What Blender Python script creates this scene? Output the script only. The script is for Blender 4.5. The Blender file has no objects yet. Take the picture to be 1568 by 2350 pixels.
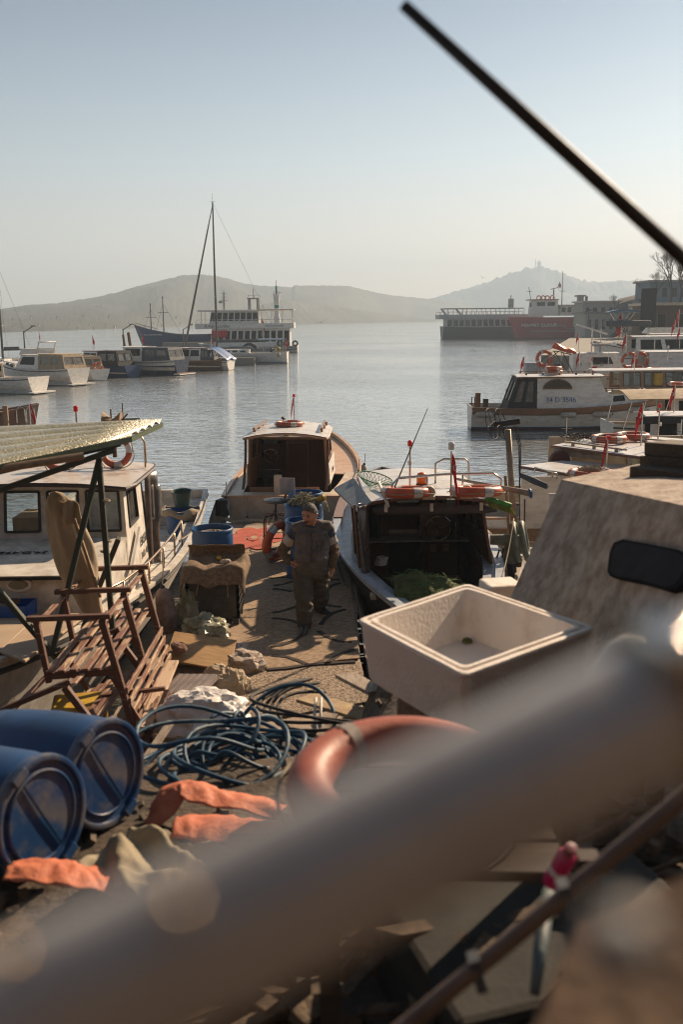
import bpy, math, random
from mathutils import Vector, Matrix, noise
random.seed(7)
C = bpy.context.scene.collection
PI = math.pi
rad = math.radians
V3 = Vector
# ---------------------------------------------------------------- camera
CH = 3.86; WZ = -0.9
FP = 2349*35/36.0
sc = bpy.context.scene
cd = bpy.data.cameras.new('camera'); cam = bpy.data.objects.new('camera', cd); C.objects.link(cam)
cd.sensor_fit = 'VERTICAL'; cd.sensor_height = 36; cd.sensor_width = 24; cd.lens = 35
sc.cycles.filter_width = 1.05; cd.clip_start = 0.02; cd.clip_end = 9000
RC = Matrix.Rotation(rad(90-11.0), 3, 'X') @ Matrix.Rotation(rad(-0.5), 3, 'Z')
cam.location = (0, 0, CH); cam.rotation_euler = RC.to_euler()
cd.dof.use_dof = True; cd.dof.focus_distance = 27.0; cd.dof.aperture_fstop = 1.9; cd.dof.aperture_blades = 9
sc.camera = cam
def ray(px, py): return RC @ V3(((px-784)/FP, -(py-1174.5)/FP, -1))
def G(px, py, z=0.0):
    r = ray(px, py); t = (z-CH)/r.z
    return V3((r.x*t, r.y*t, z))
def Y(px, py, y):
    r = ray(px, py); t = y/r.y
    return V3((r.x*t, y, CH+r.z*t))
# ---------------------------------------------------------------- mesh builder
class MB:
    def __init__(s): s.v = []; s.f = []; s.m = []; s.k = 0
    def face(s, idx): s.f.append(tuple(idx)); s.m.append(s.k)
    def add(s, vs, fs):
        o = len(s.v); s.v += [V3(v) for v in vs]
        for f in fs: s.face([i+o for i in f])
        return s
    def hexa(s, p):   # 8 pts: bottom 4, top 4
        return s.add(p, [(3,2,1,0),(4,5,6,7),(0,1,5,4),(1,2,6,5),(2,3,7,6),(3,0,4,7)])
    def box(s, c, d, r=None):
        c = V3(c); x, y, z = d[0]/2, d[1]/2, d[2]/2
        p = [V3(q) for q in ((-x,-y,-z),(x,-y,-z),(x,y,-z),(-x,y,-z),(-x,-y,z),(x,-y,z),(x,y,z),(-x,y,z))]
        if r is not None:
            if isinstance(r, (int, float)): r = Matrix.Rotation(r, 3, 'Z')
            p = [r @ q for q in p]
        return s.hexa([c+q for q in p])
    def bar(s, a, b, w, h, up=(0,0,1)):
        a, b = V3(a), V3(b); d = (b-a).normalized(); up = V3(up)
        x = d.cross(up)
        if x.length < 1e-4: x = d.cross(V3((1,0,0)))
        x.normalize(); u = x.cross(d).normalized()
        p = []
        for q in (a, b):
            p.append([q-x*w/2-u*h/2, q+x*w/2-u*h/2, q+x*w/2+u*h/2, q-x*w/2+u*h/2])
        A, B = p
        return s.hexa([A[0],A[1],B[1],B[0],A[3],A[2],B[2],B[3]])
    def tube(s, pts, r, n=8, closed=False, caps=True):
        pts = [V3(p) for p in pts]; m = len(pts)
        if m < 2: return s
        rr = r if isinstance(r, (list, tuple)) else [r]*m
        o = len(s.v); prev = None
        for i in range(m):
            if closed: d = pts[(i+1) % m]-pts[i-1]
            else: d = pts[min(i+1, m-1)]-pts[max(i-1, 0)]
            if d.length < 1e-9: d = V3((0,0,1))
            d.normalize()
            if prev is None:
                a = V3((0,0,1)) if abs(d.z) < .9 else V3((1,0,0))
                u = d.cross(a).normalized()
            else:
                u = prev-d*prev.dot(d)
                u = u.normalized() if u.length > 1e-6 else prev
            prev = u; w = d.cross(u)
            for j in range(n):
                t = 2*PI*j/n
                s.v.append(pts[i]+(u*math.cos(t)+w*math.sin(t))*rr[i])
        for i in range(m if closed else m-1):
            a = o+i*n; b = o+((i+1) % m)*n
            for j in range(n):
                k = (j+1) % n
                s.face((a+j, a+k, b+k, b+j))
        if caps and not closed:
            s.face([o+j for j in range(n)][::-1]); s.face([o+(m-1)*n+j for j in range(n)])
        return s
    def lathe(s, prof, c=(0,0,0), n=28, M=None, sc_=(1,1)):  # prof list of (r,z)
        o = len(s.v); c = V3(c)
        for (r, z) in prof:
            for j in range(n):
                t = 2*PI*j/n; q = V3((r*math.cos(t)*sc_[0], r*math.sin(t)*sc_[1], z))
                if M is not None: q = M @ q
                s.v.append(c+q)
        for i in range(len(prof)-1):
            for j in range(n):
                k = (j+1) % n
                s.face((o+i*n+j, o+i*n+k, o+(i+1)*n+k, o+(i+1)*n+j))
        if prof[0][0] > 1e-6: s.face([o+j for j in range(n)][::-1])
        if prof[-1][0] > 1e-6: s.face([o+(len(prof)-1)*n+j for j in range(n)])
        return s
    def torus(s, c, R, r, M=None, n=36, m=12, wob=0):
        c = V3(c); o = len(s.v)
        for i in range(n):
            a = 2*PI*i/n
            for j in range(m):
                b = 2*PI*j/m
                q = V3(((R+r*math.cos(b))*math.cos(a), (R+r*math.cos(b))*math.sin(a), r*math.sin(b)))
                if M is not None: q = M @ q
                s.v.append(c+q)
        for i in range(n):
            for j in range(m):
                s.face((o+i*m+j, o+((i+1)%n)*m+j, o+((i+1)%n)*m+(j+1)%m, o+i*m+(j+1)%m))
        return s
    def grid(s, fn, nu, nv, th=0, flip=False):   # fn(u,v)->point
        P = [[V3(fn(i/nu, j/nv)) for j in range(nv+1)] for i in range(nu+1)]
        o = len(s.v); w = nv+1
        for r in P: s.v += r
        def q(i, j, b=0): return b+o+i*w+j
        for i in range(nu):
            for j in range(nv):
                f = (q(i,j), q(i+1,j), q(i+1,j+1), q(i,j+1))
                s.face(f if not flip else f[::-1])
        if th:
            N = (nu+1)*w
            for i in range(nu+1):
                for j in range(w):
                    a = P[min(i+1,nu)][j]-P[max(i-1,0)][j]; b = P[i][min(j+1,nv)]-P[i][max(j-1,0)]
                    nn = a.cross(b); nn = nn.normalized() if nn.length > 1e-9 else V3((0,0,1))
                    s.v.append(P[i][j]-nn*th*(1 if not flip else -1))
            for i in range(nu):
                for j in range(nv):
                    f = (q(i,j,N), q(i,j+1,N), q(i+1,j+1,N), q(i+1,j,N))
                    s.face(f if not flip else f[::-1])
            bd = [(i,0) for i in range(nu+1)]+[(nu,j) for j in range(1,w)]+[(i,nv) for i in range(nu-1,-1,-1)]+[(0,j) for j in range(nv-1,0,-1)]
            for k in range(len(bd)):
                a, b = bd[k], bd[(k+1) % len(bd)]
                f = (q(*b), q(*a), q(*a,N), q(*b,N)); s.face(f if not flip else f[::-1])
        return s
    def prism(s, poly, d):  # poly: list of 3D pts, d: extrusion vector
        n = len(poly); d = V3(d); o = len(s.v)
        s.v += [V3(p) for p in poly]+[V3(p)+d for p in poly]
        s.face([o+i for i in range(n)][::-1]); s.face([o+n+i for i in range(n)])
        for i in range(n): s.face((o+i, o+(i+1)%n, o+n+(i+1)%n, o+n+i))
        return s
    def holed(s, a, b, c, d, holes=(), th=.04, nrm=None):
        """wall quad a(0,0) b(1,0) c(1,1) d(0,1), rectangular holes (u0,v0,u1,v1)"""
        a, b, c, d = map(V3, (a, b, c, d))
        def P(u, v): return a*(1-u)*(1-v)+b*u*(1-v)+c*u*v+d*(1-u)*v
        N = (b-a).cross(d-a).normalized()*th
        us = sorted({0., 1.}|{h[0] for h in holes}|{h[2] for h in holes}); vs = sorted({0., 1.}|{h[1] for h in holes}|{h[3] for h in holes})
        def solid(i, j):
            if i < 0 or j < 0 or i >= len(us)-1 or j >= len(vs)-1: return False
            u = (us[i]+us[i+1])/2; v = (vs[j]+vs[j+1])/2
            return not any(h[0] < u < h[2] and h[1] < v < h[3] for h in holes)
        for i in range(len(us)-1):
            for j in range(len(vs)-1):
                if not solid(i, j): continue
                q = [P(us[i],vs[j]), P(us[i+1],vs[j]), P(us[i+1],vs[j+1]), P(us[i],vs[j+1])]
                r = [k-N for k in q]; o = len(s.v); s.v += q+r
                s.face((o,o+1,o+2,o+3)); s.face((o+7,o+6,o+5,o+4))
                for (di, dj, e) in ((0,-1,(0,1)),(1,0,(1,2)),(0,1,(2,3)),(-1,0,(3,0))):
                    if not solid(i+di, j+dj): s.face((o+e[1], o+e[0], o+4+e[0], o+4+e[1]))
        return s
    def build(s, name, mats, parent=None, smooth=False, bevel=0, world=False, sub=0, auto=None):
        me = bpy.data.meshes.new(name)
        vs = s.v
        if world and parent is not None:
            iv = Matrix.Rotation(-parent.rotation_euler[2], 3, 'Z'); l = parent.location
            vs = [iv @ (v-l) for v in vs]
        me.from_pydata([tuple(v) for v in vs], [], s.f)
        if not isinstance(mats, (list, tuple)): mats = [mats]
        for m in mats: me.materials.append(m)
        if len(mats) > 1: me.polygons.foreach_set('material_index', s.m)
        if smooth: me.polygons.foreach_set('use_smooth', [True]*len(me.polygons))
        me.update()
        if smooth and auto:
            try: me.set_sharp_from_angle(angle=rad(auto))
            except Exception: pass
        o = bpy.data.objects.new(name, me); C.objects.link(o)
        if parent is not None: o.parent = parent
        if bevel:
            b = o.modifiers.new('b', 'BEVEL'); b.width = bevel; b.segments = 2; b.limit_method = 'ANGLE'
        if sub:
            b = o.modifiers.new('s', 'SUBSURF'); b.levels = sub; b.render_levels = sub
        return o
def thing(name, label, cat, loc=(0,0,0), rz=0, group=None):
    o = bpy.data.objects.new(name, None); C.objects.link(o); o.empty_display_size = .2
    o.location = V3(loc); o.rotation_euler = (0, 0, rz)
    return tag(o, label, cat, group)
def tag(o, label, cat, group=None):
    o['label'] = label; o['category'] = cat
    if group: o['group'] = group
    return o
def kind(o, k='structure'): o['kind'] = k; return o
def copy_tree(o, parent=None):
    c = o.copy(); C.objects.link(c); c.parent = parent
    for ch in list(o.children): copy_tree(ch, c)
    return c
def root_at(name, label, cat, loc, group=None): return thing(name, label, cat, loc, 0, group)
# ---------------------------------------------------------------- materials
_mc = {}
def M(name, col=(), rough=.6, col2=None, scale=6, var=.35, bump=.15, bs=40, metal=0, spec=.5, stretch=(1,1,1), detail=6, coat=0, sheen=0, trans=0, lo=.35, hi=.7):
    if name in _mc: return _mc[name]
    m = bpy.data.materials.new(name); m.use_nodes = True; nt = m.node_tree; N = nt.nodes; L = nt.links
    b = N['Principled BSDF']; b.inputs['Roughness'].default_value = rough; b.inputs['Metallic'].default_value = metal
    b.inputs['Specular IOR Level'].default_value = spec
    if coat: b.inputs['Coat Weight'].default_value = coat; b.inputs['Coat Roughness'].default_value = .15
    if sheen: b.inputs['Sheen Weight'].default_value = sheen
    if trans: b.inputs['Transmission Weight'].default_value = trans
    tc = N.new('ShaderNodeTexCoord'); mp = N.new('ShaderNodeMapping'); mp.inputs['Scale'].default_value = stretch
    L.new(tc.outputs['Object'], mp.inputs['Vector'])
    no = N.new('ShaderNodeTexNoise'); no.inputs['Scale'].default_value = scale; no.inputs['Detail'].default_value = detail; no.inputs['Roughness'].default_value = .65
    L.new(mp.outputs[0], no.inputs['Vector'])
    cr = N.new('ShaderNodeValToRGB'); cr.color_ramp.elements[0].position = lo; cr.color_ramp.elements[1].position = hi
    if col2 is None: col2 = tuple(c*(1-var) for c in col)
    cr.color_ramp.elements[0].color = (*col2, 1); cr.color_ramp.elements[1].color = (*col, 1)
    L.new(no.outputs['Fac'], cr.inputs[0]); L.new(cr.outputs[0], b.inputs['Base Color'])
    mr = N.new('ShaderNodeMapRange'); mr.inputs[3].default_value = min(1, rough+.18); mr.inputs[4].default_value = max(.03, rough-.1)
    L.new(no.outputs['Fac'], mr.inputs[0]); L.new(mr.outputs[0], b.inputs['Roughness'])
    if bump:
        n2 = N.new('ShaderNodeTexNoise'); n2.inputs['Scale'].default_value = bs; n2.inputs['Detail'].default_value = 4
        L.new(mp.outputs[0], n2.inputs['Vector'])
        bp = N.new('ShaderNodeBump'); bp.inputs['Strength'].default_value = bump; bp.inputs['Distance'].default_value = .02
        L.new(n2.outputs['Fac'], bp.inputs['Height']); L.new(bp.outputs[0], b.inputs['Normal'])
    _mc[name] = m; return m
def glass(name, tint=(.8,.85,.85), dens=.25, rough=.03):
    if name in _mc: return _mc[name]
    m = bpy.data.materials.new(name); m.use_nodes = True; nt = m.node_tree; N = nt.nodes; L = nt.links; N.clear()
    o = N.new('ShaderNodeOutputMaterial'); t = N.new('ShaderNodeBsdfTransparent'); g = N.new('ShaderNodeBsdfGlossy'); d = N.new('ShaderNodeBsdfDiffuse')
    t.inputs[0].default_value = (*tint, 1); g.inputs['Roughness'].default_value = rough; d.inputs[0].default_value = (.5,.48,.44,1)
    lw = N.new('ShaderNodeLayerWeight'); lw.inputs[0].default_value = .25
    no = N.new('ShaderNodeTexNoise'); no.inputs['Scale'].default_value = 5; tc = N.new('ShaderNodeTexCoord'); L.new(tc.outputs['Object'], no.inputs['Vector'])
    mu = N.new('ShaderNodeMath'); mu.operation = 'MULTIPLY'; mu.inputs[1].default_value = dens; L.new(no.outputs['Fac'], mu.inputs[0])
    a = N.new('ShaderNodeMixShader'); L.new(mu.outputs[0], a.inputs[0]); L.new(t.outputs[0], a.inputs[1]); L.new(d.outputs[0], a.inputs[2])
    b = N.new('ShaderNodeMixShader'); L.new(lw.outputs['Fresnel'], b.inputs[0]); L.new(a.outputs[0], b.inputs[1]); L.new(g.outputs[0], b.inputs[2])
    L.new(b.outputs[0], o.inputs[0]); _mc[name] = m; return m
def wood(name, a, b, rough=.55, scale=3, stretch=(1,14,14), bump=.25, coat=0, var=None):
    return M(name, a, rough, b, scale, .3, bump, 12, stretch=stretch, coat=coat)
mWhite = M('white_boat_paint', (.72,.70,.66), .32, (.50,.47,.42), 3, bump=.04, stretch=(1,1,2.5), lo=.28, hi=.55)
mWhiteD = M('dirty_white_paint', (.68,.64,.58), .5, (.38,.33,.27), 4, bump=.1, lo=.3, hi=.6)
mRoofW = M('roof_white_paint', (.66,.64,.62), .3, (.45,.42,.38), 2.5, bump=.05, lo=.3, hi=.55)
mCream = M('cream_paint', (.62,.52,.40), .4, (.42,.33,.24), 3, bump=.05)
mPeach = M('peach_deck_paint', (.60,.40,.26), .35, (.45,.28,.17), 3, bump=.04)
mVarn = wood('varnished_wood', (.20,.085,.035), (.09,.035,.015), .25, coat=.4)
mVarnL = wood('varnished_light_wood', (.34,.17,.075), (.19,.09,.04), .3, coat=.3)
mTeak = wood('weathered_deck_wood', (.36,.24,.14), (.22,.14,.08), .7)
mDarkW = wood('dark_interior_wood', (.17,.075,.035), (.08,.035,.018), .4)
mOldW = wood('weathered_grey_wood', (.40,.33,.26), (.20,.15,.11), .8, stretch=(10,1.2,10))
mBlackRub = M('black_rubber', (.02,.02,.022), .7, (.035,.032,.03), bump=.1)
mBlack = M('black_canvas', (.018,.018,.02), .8, (.035,.033,.033), bump=.1)
mChrome = M('stainless_steel', (.62,.60,.57), .22, (.4,.36,.32), metal=1, bump=0)
mRust = M('rusty_steel', (.16,.08,.045), .75, (.07,.04,.03), 12, bump=.3, metal=.3)
mRed = M('red_flag_cloth', (.62,.015,.02), .75, (.42,.01,.014), bump=.05)
mRedL = M('red_lamp_glass', (.8,.02,.02), .2, (.6,.01,.01), bump=0, spec=.6)
mOrange = M('orange_ring_plastic', (.66,.13,.035), .42, (.44,.07,.025), 5, bump=.08)
mOrangeF = M('faded_ring_plastic', (.52,.13,.06), .5, (.34,.07,.035), 5, bump=.1)
mRefl = M('white_band_tape', (.68,.66,.62), .4, (.5,.46,.42), bump=.05)
mRope = M('pale_rope', (.42,.36,.27), .9, (.25,.2,.14), 30, bump=.5, bs=120)
mBlueD = M('blue_drum_plastic', (.012,.085,.25), .42, (.010,.055,.15), 5, bump=.05, lo=.3, hi=.6)
mBlueS = M('scuffed_blue_drum_plastic', (.010,.050,.15), .36, (.11,.11,.13), 3.4, bump=.05, lo=.42, hi=.56, stretch=(1,1,1))
mFend = M('white_fender_vinyl', (.50,.47,.43), .45, (.25,.22,.19), 6, bump=.05)
mFendP = M('dirty_pink_fender_vinyl', (.40,.27,.22), .5, (.14,.09,.08), 7, bump=.08)
mGrey = M('grey_paint', (.30,.30,.30), .5, (.2,.2,.2), bump=.05)
mDGrey = M('dark_grey_canvas', (.09,.10,.115), .7, (.06,.065,.075), bump=.1)
mBeigeC = M('beige_canvas', (.44,.35,.24), .85, (.30,.23,.15), 4, bump=.25, bs=25, stretch=(1,1,.5))
mNavy = M('navy_hull_paint', (.012,.03,.08), .25, (.01,.02,.05), bump=.03)
mBlueH = M('blue_hull_paint', (.02,.055,.15), .4, (.015,.035,.09), 2, bump=.1, stretch=(1,1,3))
mRedH = M('red_hull_paint', (.36,.020,.024), .45, (.25,.016,.02), 2, bump=.08, stretch=(1,1,3))
mBott = M('antifouling_paint', (.10,.02,.015), .6, (.05,.012,.01), bump=.1)
mBottK = M('dark_bottom_paint', (.02,.022,.025), .6, (.035,.03,.03), bump=.1)
mBlueSt = M('blue_stripe_paint', (.03,.12,.28), .4, bump=0)
mTarpB = M('blue_tarp', (.02,.12,.34), .45, (.015,.08,.22), bump=.2, bs=12)
mGlass = glass('boat_window_glass')
mGlassD = glass('dark_window_glass', (.16,.17,.18), .05)
mPVC = glass('clear_pvc_sheet', (.75,.72,.68), .5, .12)
mGreenP = M('dark_green_frame_paint', (.025,.055,.035), .5, (.05,.04,.03), 8, bump=.15)
mSeaGr = M('grey_green_machine_paint', (.17,.22,.17), .55, (.12,.1,.07), 8, bump=.15)
mAmber = M('amber_beacon_plastic', (.85,.20,.01), .2, (.7,.12,.01), bump=0)
mYellow = M('yellow_plastic', (.55,.36,.03), .5, (.4,.22,.02), bump=.05)
mInkB = M('dark_ink', (.03,.03,.04), .6, bump=0)
mInkBlue = M('blue_ink', (.02,.10,.28), .5, bump=0)
mInkW = M('white_ink', (.7,.7,.68), .5, bump=0)
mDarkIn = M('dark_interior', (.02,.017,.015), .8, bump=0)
# ---------------------------------------------------------------- text
def text(name, body, size, origin, ux, uy, mat, parent, depth=.004, center=True, shear=0, world=True):
    cu = bpy.data.curves.new('t', 'FONT'); cu.body = body; cu.size = size; cu.extrude = depth; cu.shear = shear
    if center: cu.align_x = 'CENTER'; cu.align_y = 'CENTER'
    ob = bpy.data.objects.new('t', cu); C.objects.link(ob)
    dg = bpy.context.evaluated_depsgraph_get(); me = bpy.data.meshes.new_from_object(ob.evaluated_get(dg))
    bpy.data.objects.remove(ob)
    ux = V3(ux).normalized(); uy = V3(uy).normalized(); un = ux.cross(uy).normalized(); O = V3(origin)
    mb = MB(); mb.v = [O+ux*v.co.x+uy*v.co.y+un*v.co.z for v in me.vertices]
    for p in me.polygons: mb.face(list(p.vertices))
    return mb.build(name, mat, parent, world=world)
# ---------------------------------------------------------------- world, sun
SUN_AZ = 38.0; SUN_EL = 29.0      # azimuth measured from +Y towards +X
w = bpy.data.worlds.new("World"); sc.world = w; w.use_nodes = True
nt = w.node_tree; N = nt.nodes; L = nt.links
sky = N.new('ShaderNodeTexSky'); sky.sky_type = 'NISHITA'; sky.sun_disc = False
sky.sun_elevation = rad(SUN_EL); sky.sun_rotation = rad(SUN_AZ)
sky.air_density = 1.0; sky.dust_density = 0.8; sky.ozone_density = 1.6; sky.altitude = 0
hs = N.new('ShaderNodeHueSaturation'); hs.inputs['Saturation'].default_value = .60; hs.inputs['Value'].default_value = 1.0
L.new(sky.outputs[0], hs.inputs['Color'])
# dusty band near the horizon, warm low down
tc = N.new('ShaderNodeTexCoord'); sx = N.new('ShaderNodeSeparateXYZ'); L.new(tc.outputs['Generated'], sx.inputs[0])
cr = N.new('ShaderNodeValToRGB'); e = cr.color_ramp.elements
e[0].position = 0.0; e[0].color = (1.36,1.06,.92,1); e[1].position = .6; e[1].color = (.32,.41,.50,1)
for p_, c_ in ((.07,(1.20,1.03,.95)),(.15,(.88,.92,.92)),(.28,(.50,.60,.68))):
    q = cr.color_ramp.elements.new(p_); q.color = (*c_,1)
L.new(sx.outputs['Z'], cr.inputs[0])
mx = N.new('ShaderNodeMix'); mx.data_type = 'RGBA'; mx.blend_type = 'MULTIPLY'; mx.inputs[0].default_value = 1
L.new(hs.outputs[0], mx.inputs[6]); L.new(cr.outputs[0], mx.inputs[7])
L.new(mx.outputs[2], N['Background'].inputs['Color']); N['Background'].inputs['Strength'].default_value = .058
sl = bpy.data.lights.new('sun', 'SUN'); so = bpy.data.objects.new('sun', sl); C.objects.link(so)
sl.energy = 5.0; sl.angle = rad(.6); sl.color = (1.0,.76,.52)
dv = V3((math.sin(rad(SUN_AZ))*math.cos(rad(SUN_EL)), math.cos(rad(SUN_AZ))*math.cos(rad(SUN_EL)), math.sin(rad(SUN_EL))))
so.rotation_euler = dv.to_track_quat('Z', 'Y').to_euler(); so.location = (0,0,40)
sc.view_settings.view_transform = 'Standard'; sc.view_settings.look = 'None'; sc.view_settings.exposure = 0.90; sc.view_settings.gamma = 1
sc.cycles.use_denoising = True
try: sc.cycles.denoiser = 'OPENIMAGEDENOISE'
except Exception: pass
sc.cycles.max_bounces = 8; sc.cycles.diffuse_bounces = 3; sc.cycles.glossy_bounces = 4; sc.cycles.transmission_bounces = 6
sc.cycles.transparent_max_bounces = 12; sc.cycles.volume_bounces = 0; sc.cycles.caustics_reflective = False; sc.cycles.caustics_refractive = False
sc.cycles.sample_clamp_indirect = 6
# ---------------------------------------------------------------- water
wm = bpy.data.materials.new('sea_water'); wm.use_nodes = True; nt = wm.node_tree; N = nt.nodes; L = nt.links
b = N['Principled BSDF']; b.inputs['Base Color'].default_value = (.64,.67,.67,1); b.inputs['Roughness'].default_value = .06; b.inputs['IOR'].default_value = 1.6; b.inputs['Metallic'].default_value = .72
b.inputs['Specular IOR Level'].default_value = .62
tc = N.new('ShaderNodeTexCoord')
def wn(scale, stretch, rot, detail, dist=0):
    mp = N.new('ShaderNodeMapping'); mp.inputs['Scale'].default_value = stretch; mp.inputs['Rotation'].default_value = (0,0,rad(rot)); L.new(tc.outputs['Object'], mp.inputs['Vector'])
    n = N.new('ShaderNodeTexNoise'); n.inputs['Scale'].default_value = scale; n.inputs['Detail'].default_value = detail; n.inputs['Distortion'].default_value = dist
    L.new(mp.outputs[0], n.inputs['Vector']); return n.outputs['Fac']
def mul(a, k):
    m = N.new('ShaderNodeMath'); m.operation = 'MULTIPLY'; L.new(a, m.inputs[0])
    if isinstance(k, float): m.inputs[1].default_value = k
    else: L.new(k, m.inputs[1])
    return m.outputs[0]
def addn(a, c):
    m = N.new('ShaderNodeMath'); m.operation = 'ADD'; L.new(a, m.inputs[0]); L.new(c, m.inputs[1]); return m.outputs[0]
big = wn(.35, (1,2.2,1), 12, 2); mid = wn(1.3, (1,2.4,1), -14, 3, .6); fine = wn(4.5, (1,2.0,1), 22, 3, .4)
patch = wn(.03, (1,1.6,1), 5, 2)
pr = N.new('ShaderNodeMapRange'); pr.inputs[1].default_value = .35; pr.inputs[2].default_value = .65; pr.inputs[3].default_value = .45; pr.inputs[4].default_value = 1.25
L.new(patch, pr.inputs[0])
h = addn(addn(mul(big, .040), mul(mul(mid, .075), pr.outputs[0])), mul(mul(fine, .010), pr.outputs[0]))
bp = N.new('ShaderNodeBump'); bp.inputs['Strength'].default_value = 1.0; bp.inputs['Distance'].default_value = 1.0
L.new(h, bp.inputs['Height']); L.new(bp.outputs[0], b.inputs['Normal'])
mb = MB()
ys = [-60,-20,0,20,40,60,90,140,220,400,800,1500,3200]
mb.grid(lambda u, v: (-2600+5200*u, -60+3260*v, WZ), 8, 12)
kind(mb.build('sea_water', wm))
# sea floor under the harbour
mb = MB(); mb.box((0, 1570, WZ-1.2), (5200, 3260, .3)); kind(mb.build('sea_bed', M('sea_bed_mud', (.03,.035,.03), .9)))
# ---------------------------------------------------------------- hills
def hill_mat(name, a, b2, s):
    return M(name, a, .9, b2, s, bump=.2, bs=.2, detail=8, lo=.4, hi=.62)
mHill = hill_mat('forest_hill', (.060,.060,.045), (.035,.040,.030), .012)
def interp(pts, x):
    if x <= pts[0][0]: return pts[0][1]
    for (a, b), (c, d) in zip(pts, pts[1:]):
        if x <= c:
            t = (x-a)/(c-a); return b+(d-b)*t
    return pts[-1][1]
def hill(name, ridge, shore, dr, x0, x1, bumps=2.5, step=5, rows=26, mat=None):
    mb = MB(); n = int((x1-x0)/step)
    def fn(u, v):
        px = x0+(x1-x0)*u
        a = G(px, interp(shore, px), WZ); rr = Y(px, interp(ridge, px), 100)
        D = interp(dr, px); a.z = WZ-1
        if a.y > D*.93 or a.y < 0: a = V3((rr.x/100*D*.93, D*.93, WZ-1))
        top = V3((rr.x*D/100, D, CH+(rr.z-CH)*D/100))
        if v <= .8:
            t = v/.8; p = a.lerp(top, t)
            prof = t**.85*(1+.25*math.sin(PI*t)*noise.noise(V3((px*.012, t*3, 2))))
            # keep the silhouette at the ridge: slope stays under the sight line
            p.z = a.z+(top.z-a.z)*min(1, prof*(.9+.1*t))
            if t > .02: p.z += bumps*(.55+.45*t)*(noise.noise(V3((p.x*.09, p.y*.09, 0)))*.8+abs(noise.noise(V3((p.x*.35, p.y*.3, 5))))*.9)
            return p
        t = (v-.8)/.2
        return V3((top.x*(1+.25*t), top.y*(1+.3*t), top.z*(1-t)-2*t))
    mb.grid(fn, n, rows, flip=False)
    return kind(mb.build(name, mat or mHill, smooth=True))
ridgeL = [(-500,742),(-250,722),(0,708),(60,700),(140,693),(200,683),(260,672),(320,655),(380,637),(420,628),(470,628),(520,635),(560,647),(600,654),(640,656),(670,657),(676,652),(700,651),(740,652),(800,655),(860,668),(920,678),(990,684),(1060,697),(1150,716),(1230,730)]
shoreL = [(-500,792),(0,764),(200,757),(450,748),(700,742),(1000,735.5),(1230,733)]
hill('hills', ridgeL, shoreL, [(-500,700),(0,900),(400,1150),(700,1350),(1230,1900)], -500, 1230, bumps=1.1, step=3.2)
hill('hills', [(560,733),(600,700),(650,686),(700,692),(784,705),(860,716),(930,726),(1000,733)], [(560,745),(700,742),(1000,735.3)], [(560,900),(1000,1300)], 560, 1000, bumps=1.8, step=3)
ridgeR = [(880,722),(940,700),(990,684),(1050,668),(1100,651),(1150,633),(1180,622),(1215,611),(1245,609),(1268,615),(1295,625),(1330,640),(1380,645),(1440,640),(1500,645),(1568,652),(1700,668),(1900,690)]
hill('hills', ridgeR, [(880,732.5),(1900,724)], [(880,2300),(1900,2500)], 880, 1900, bumps=6, step=3)
# summit tower on the right hill
tp = Y(1238, 613, 2290)
t = thing('summit_tower', 'pale tower and mast on the top of the far right hill', 'tower', tp)
u = 2290/FP
mb = MB(); mb.lathe([(4.5*u,-10),(4.2*u,9*u),(5*u,9.3*u),(5*u,11*u),(3*u,11.2*u),(2.6*u,14*u),(.6*u,15*u)], n=12); mb.build('tower_body', M('tower_concrete', (.35,.33,.3), .8), t)
mb = MB(); mb.tube([(-8*u,0,-8),(-8*u,0,17*u)], 1.0*u, 5); mb.build('mast', mGrey, t)
# houses on the far hillside
mW = M('house_wall_plaster', (.62,.56,.48), .8); mR = M('house_roof_tile', (.30,.13,.08), .8)
hp = [(30,742),(58,750),(88,738),(118,747),(150,752),(158,735),(176,744),(205,737),(214,748),(243,741),(250,722),(262,749),(295,734),(330,744),(352,737),(371,742),(404,724),(413,736),(441,741),(540,738),(552,742),(578,737),(600,740),(28,726),(70,722),(130,724),(190,720),(228,727)]
shn = {}
for i, (px, py) in enumerate(hp):
    a = G(px, interp(shoreL, px), WZ); rr = ray(px, py)
    # march along the sight line to the slope
    D = interp([(-500,700),(0,900),(400,1150),(700,1350),(1230,1900)], px)
    top = Y(px, interp(ridgeL, px), D); hit = None
    for k in range(1, 80):
        tt = k/80; p = a.lerp(top, tt); z = a.z+(top.z-a.z)*(tt**.85)*(.9+.1*tt); q2 = Y(px, py, p.y)
        if z+2 > q2.z: hit = V3((q2.x, p.y, z)); break
    if hit is None: continue
    s = hit.y/FP*random.uniform(1.8, 3.2)
    t = thing('house', 'small pale house on the wooded slope across the bay', 'house', hit, random.uniform(-.5,.5), 'houses on the far left hillside')
    mb = MB(); mb.box((0,0,s*.2), (s*1.3,s,s*1.6)); mb.build('wall', mW, t)
    mb = MB(); z = s*1.0; mb.prism([(-s*.72,-s*.6,z),(s*.72,-s*.6,z),(s*.72,0,z+s*.4),(-s*.72,0,z+s*.4)], (0,0,.05*s)); mb.prism([(-s*.72,0,z+s*.4),(s*.72,0,z+s*.4),(s*.72,s*.6,z),(-s*.72,s*.6,z)], (0,0,.05*s)); mb.build('roof', mR, t)
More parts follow.
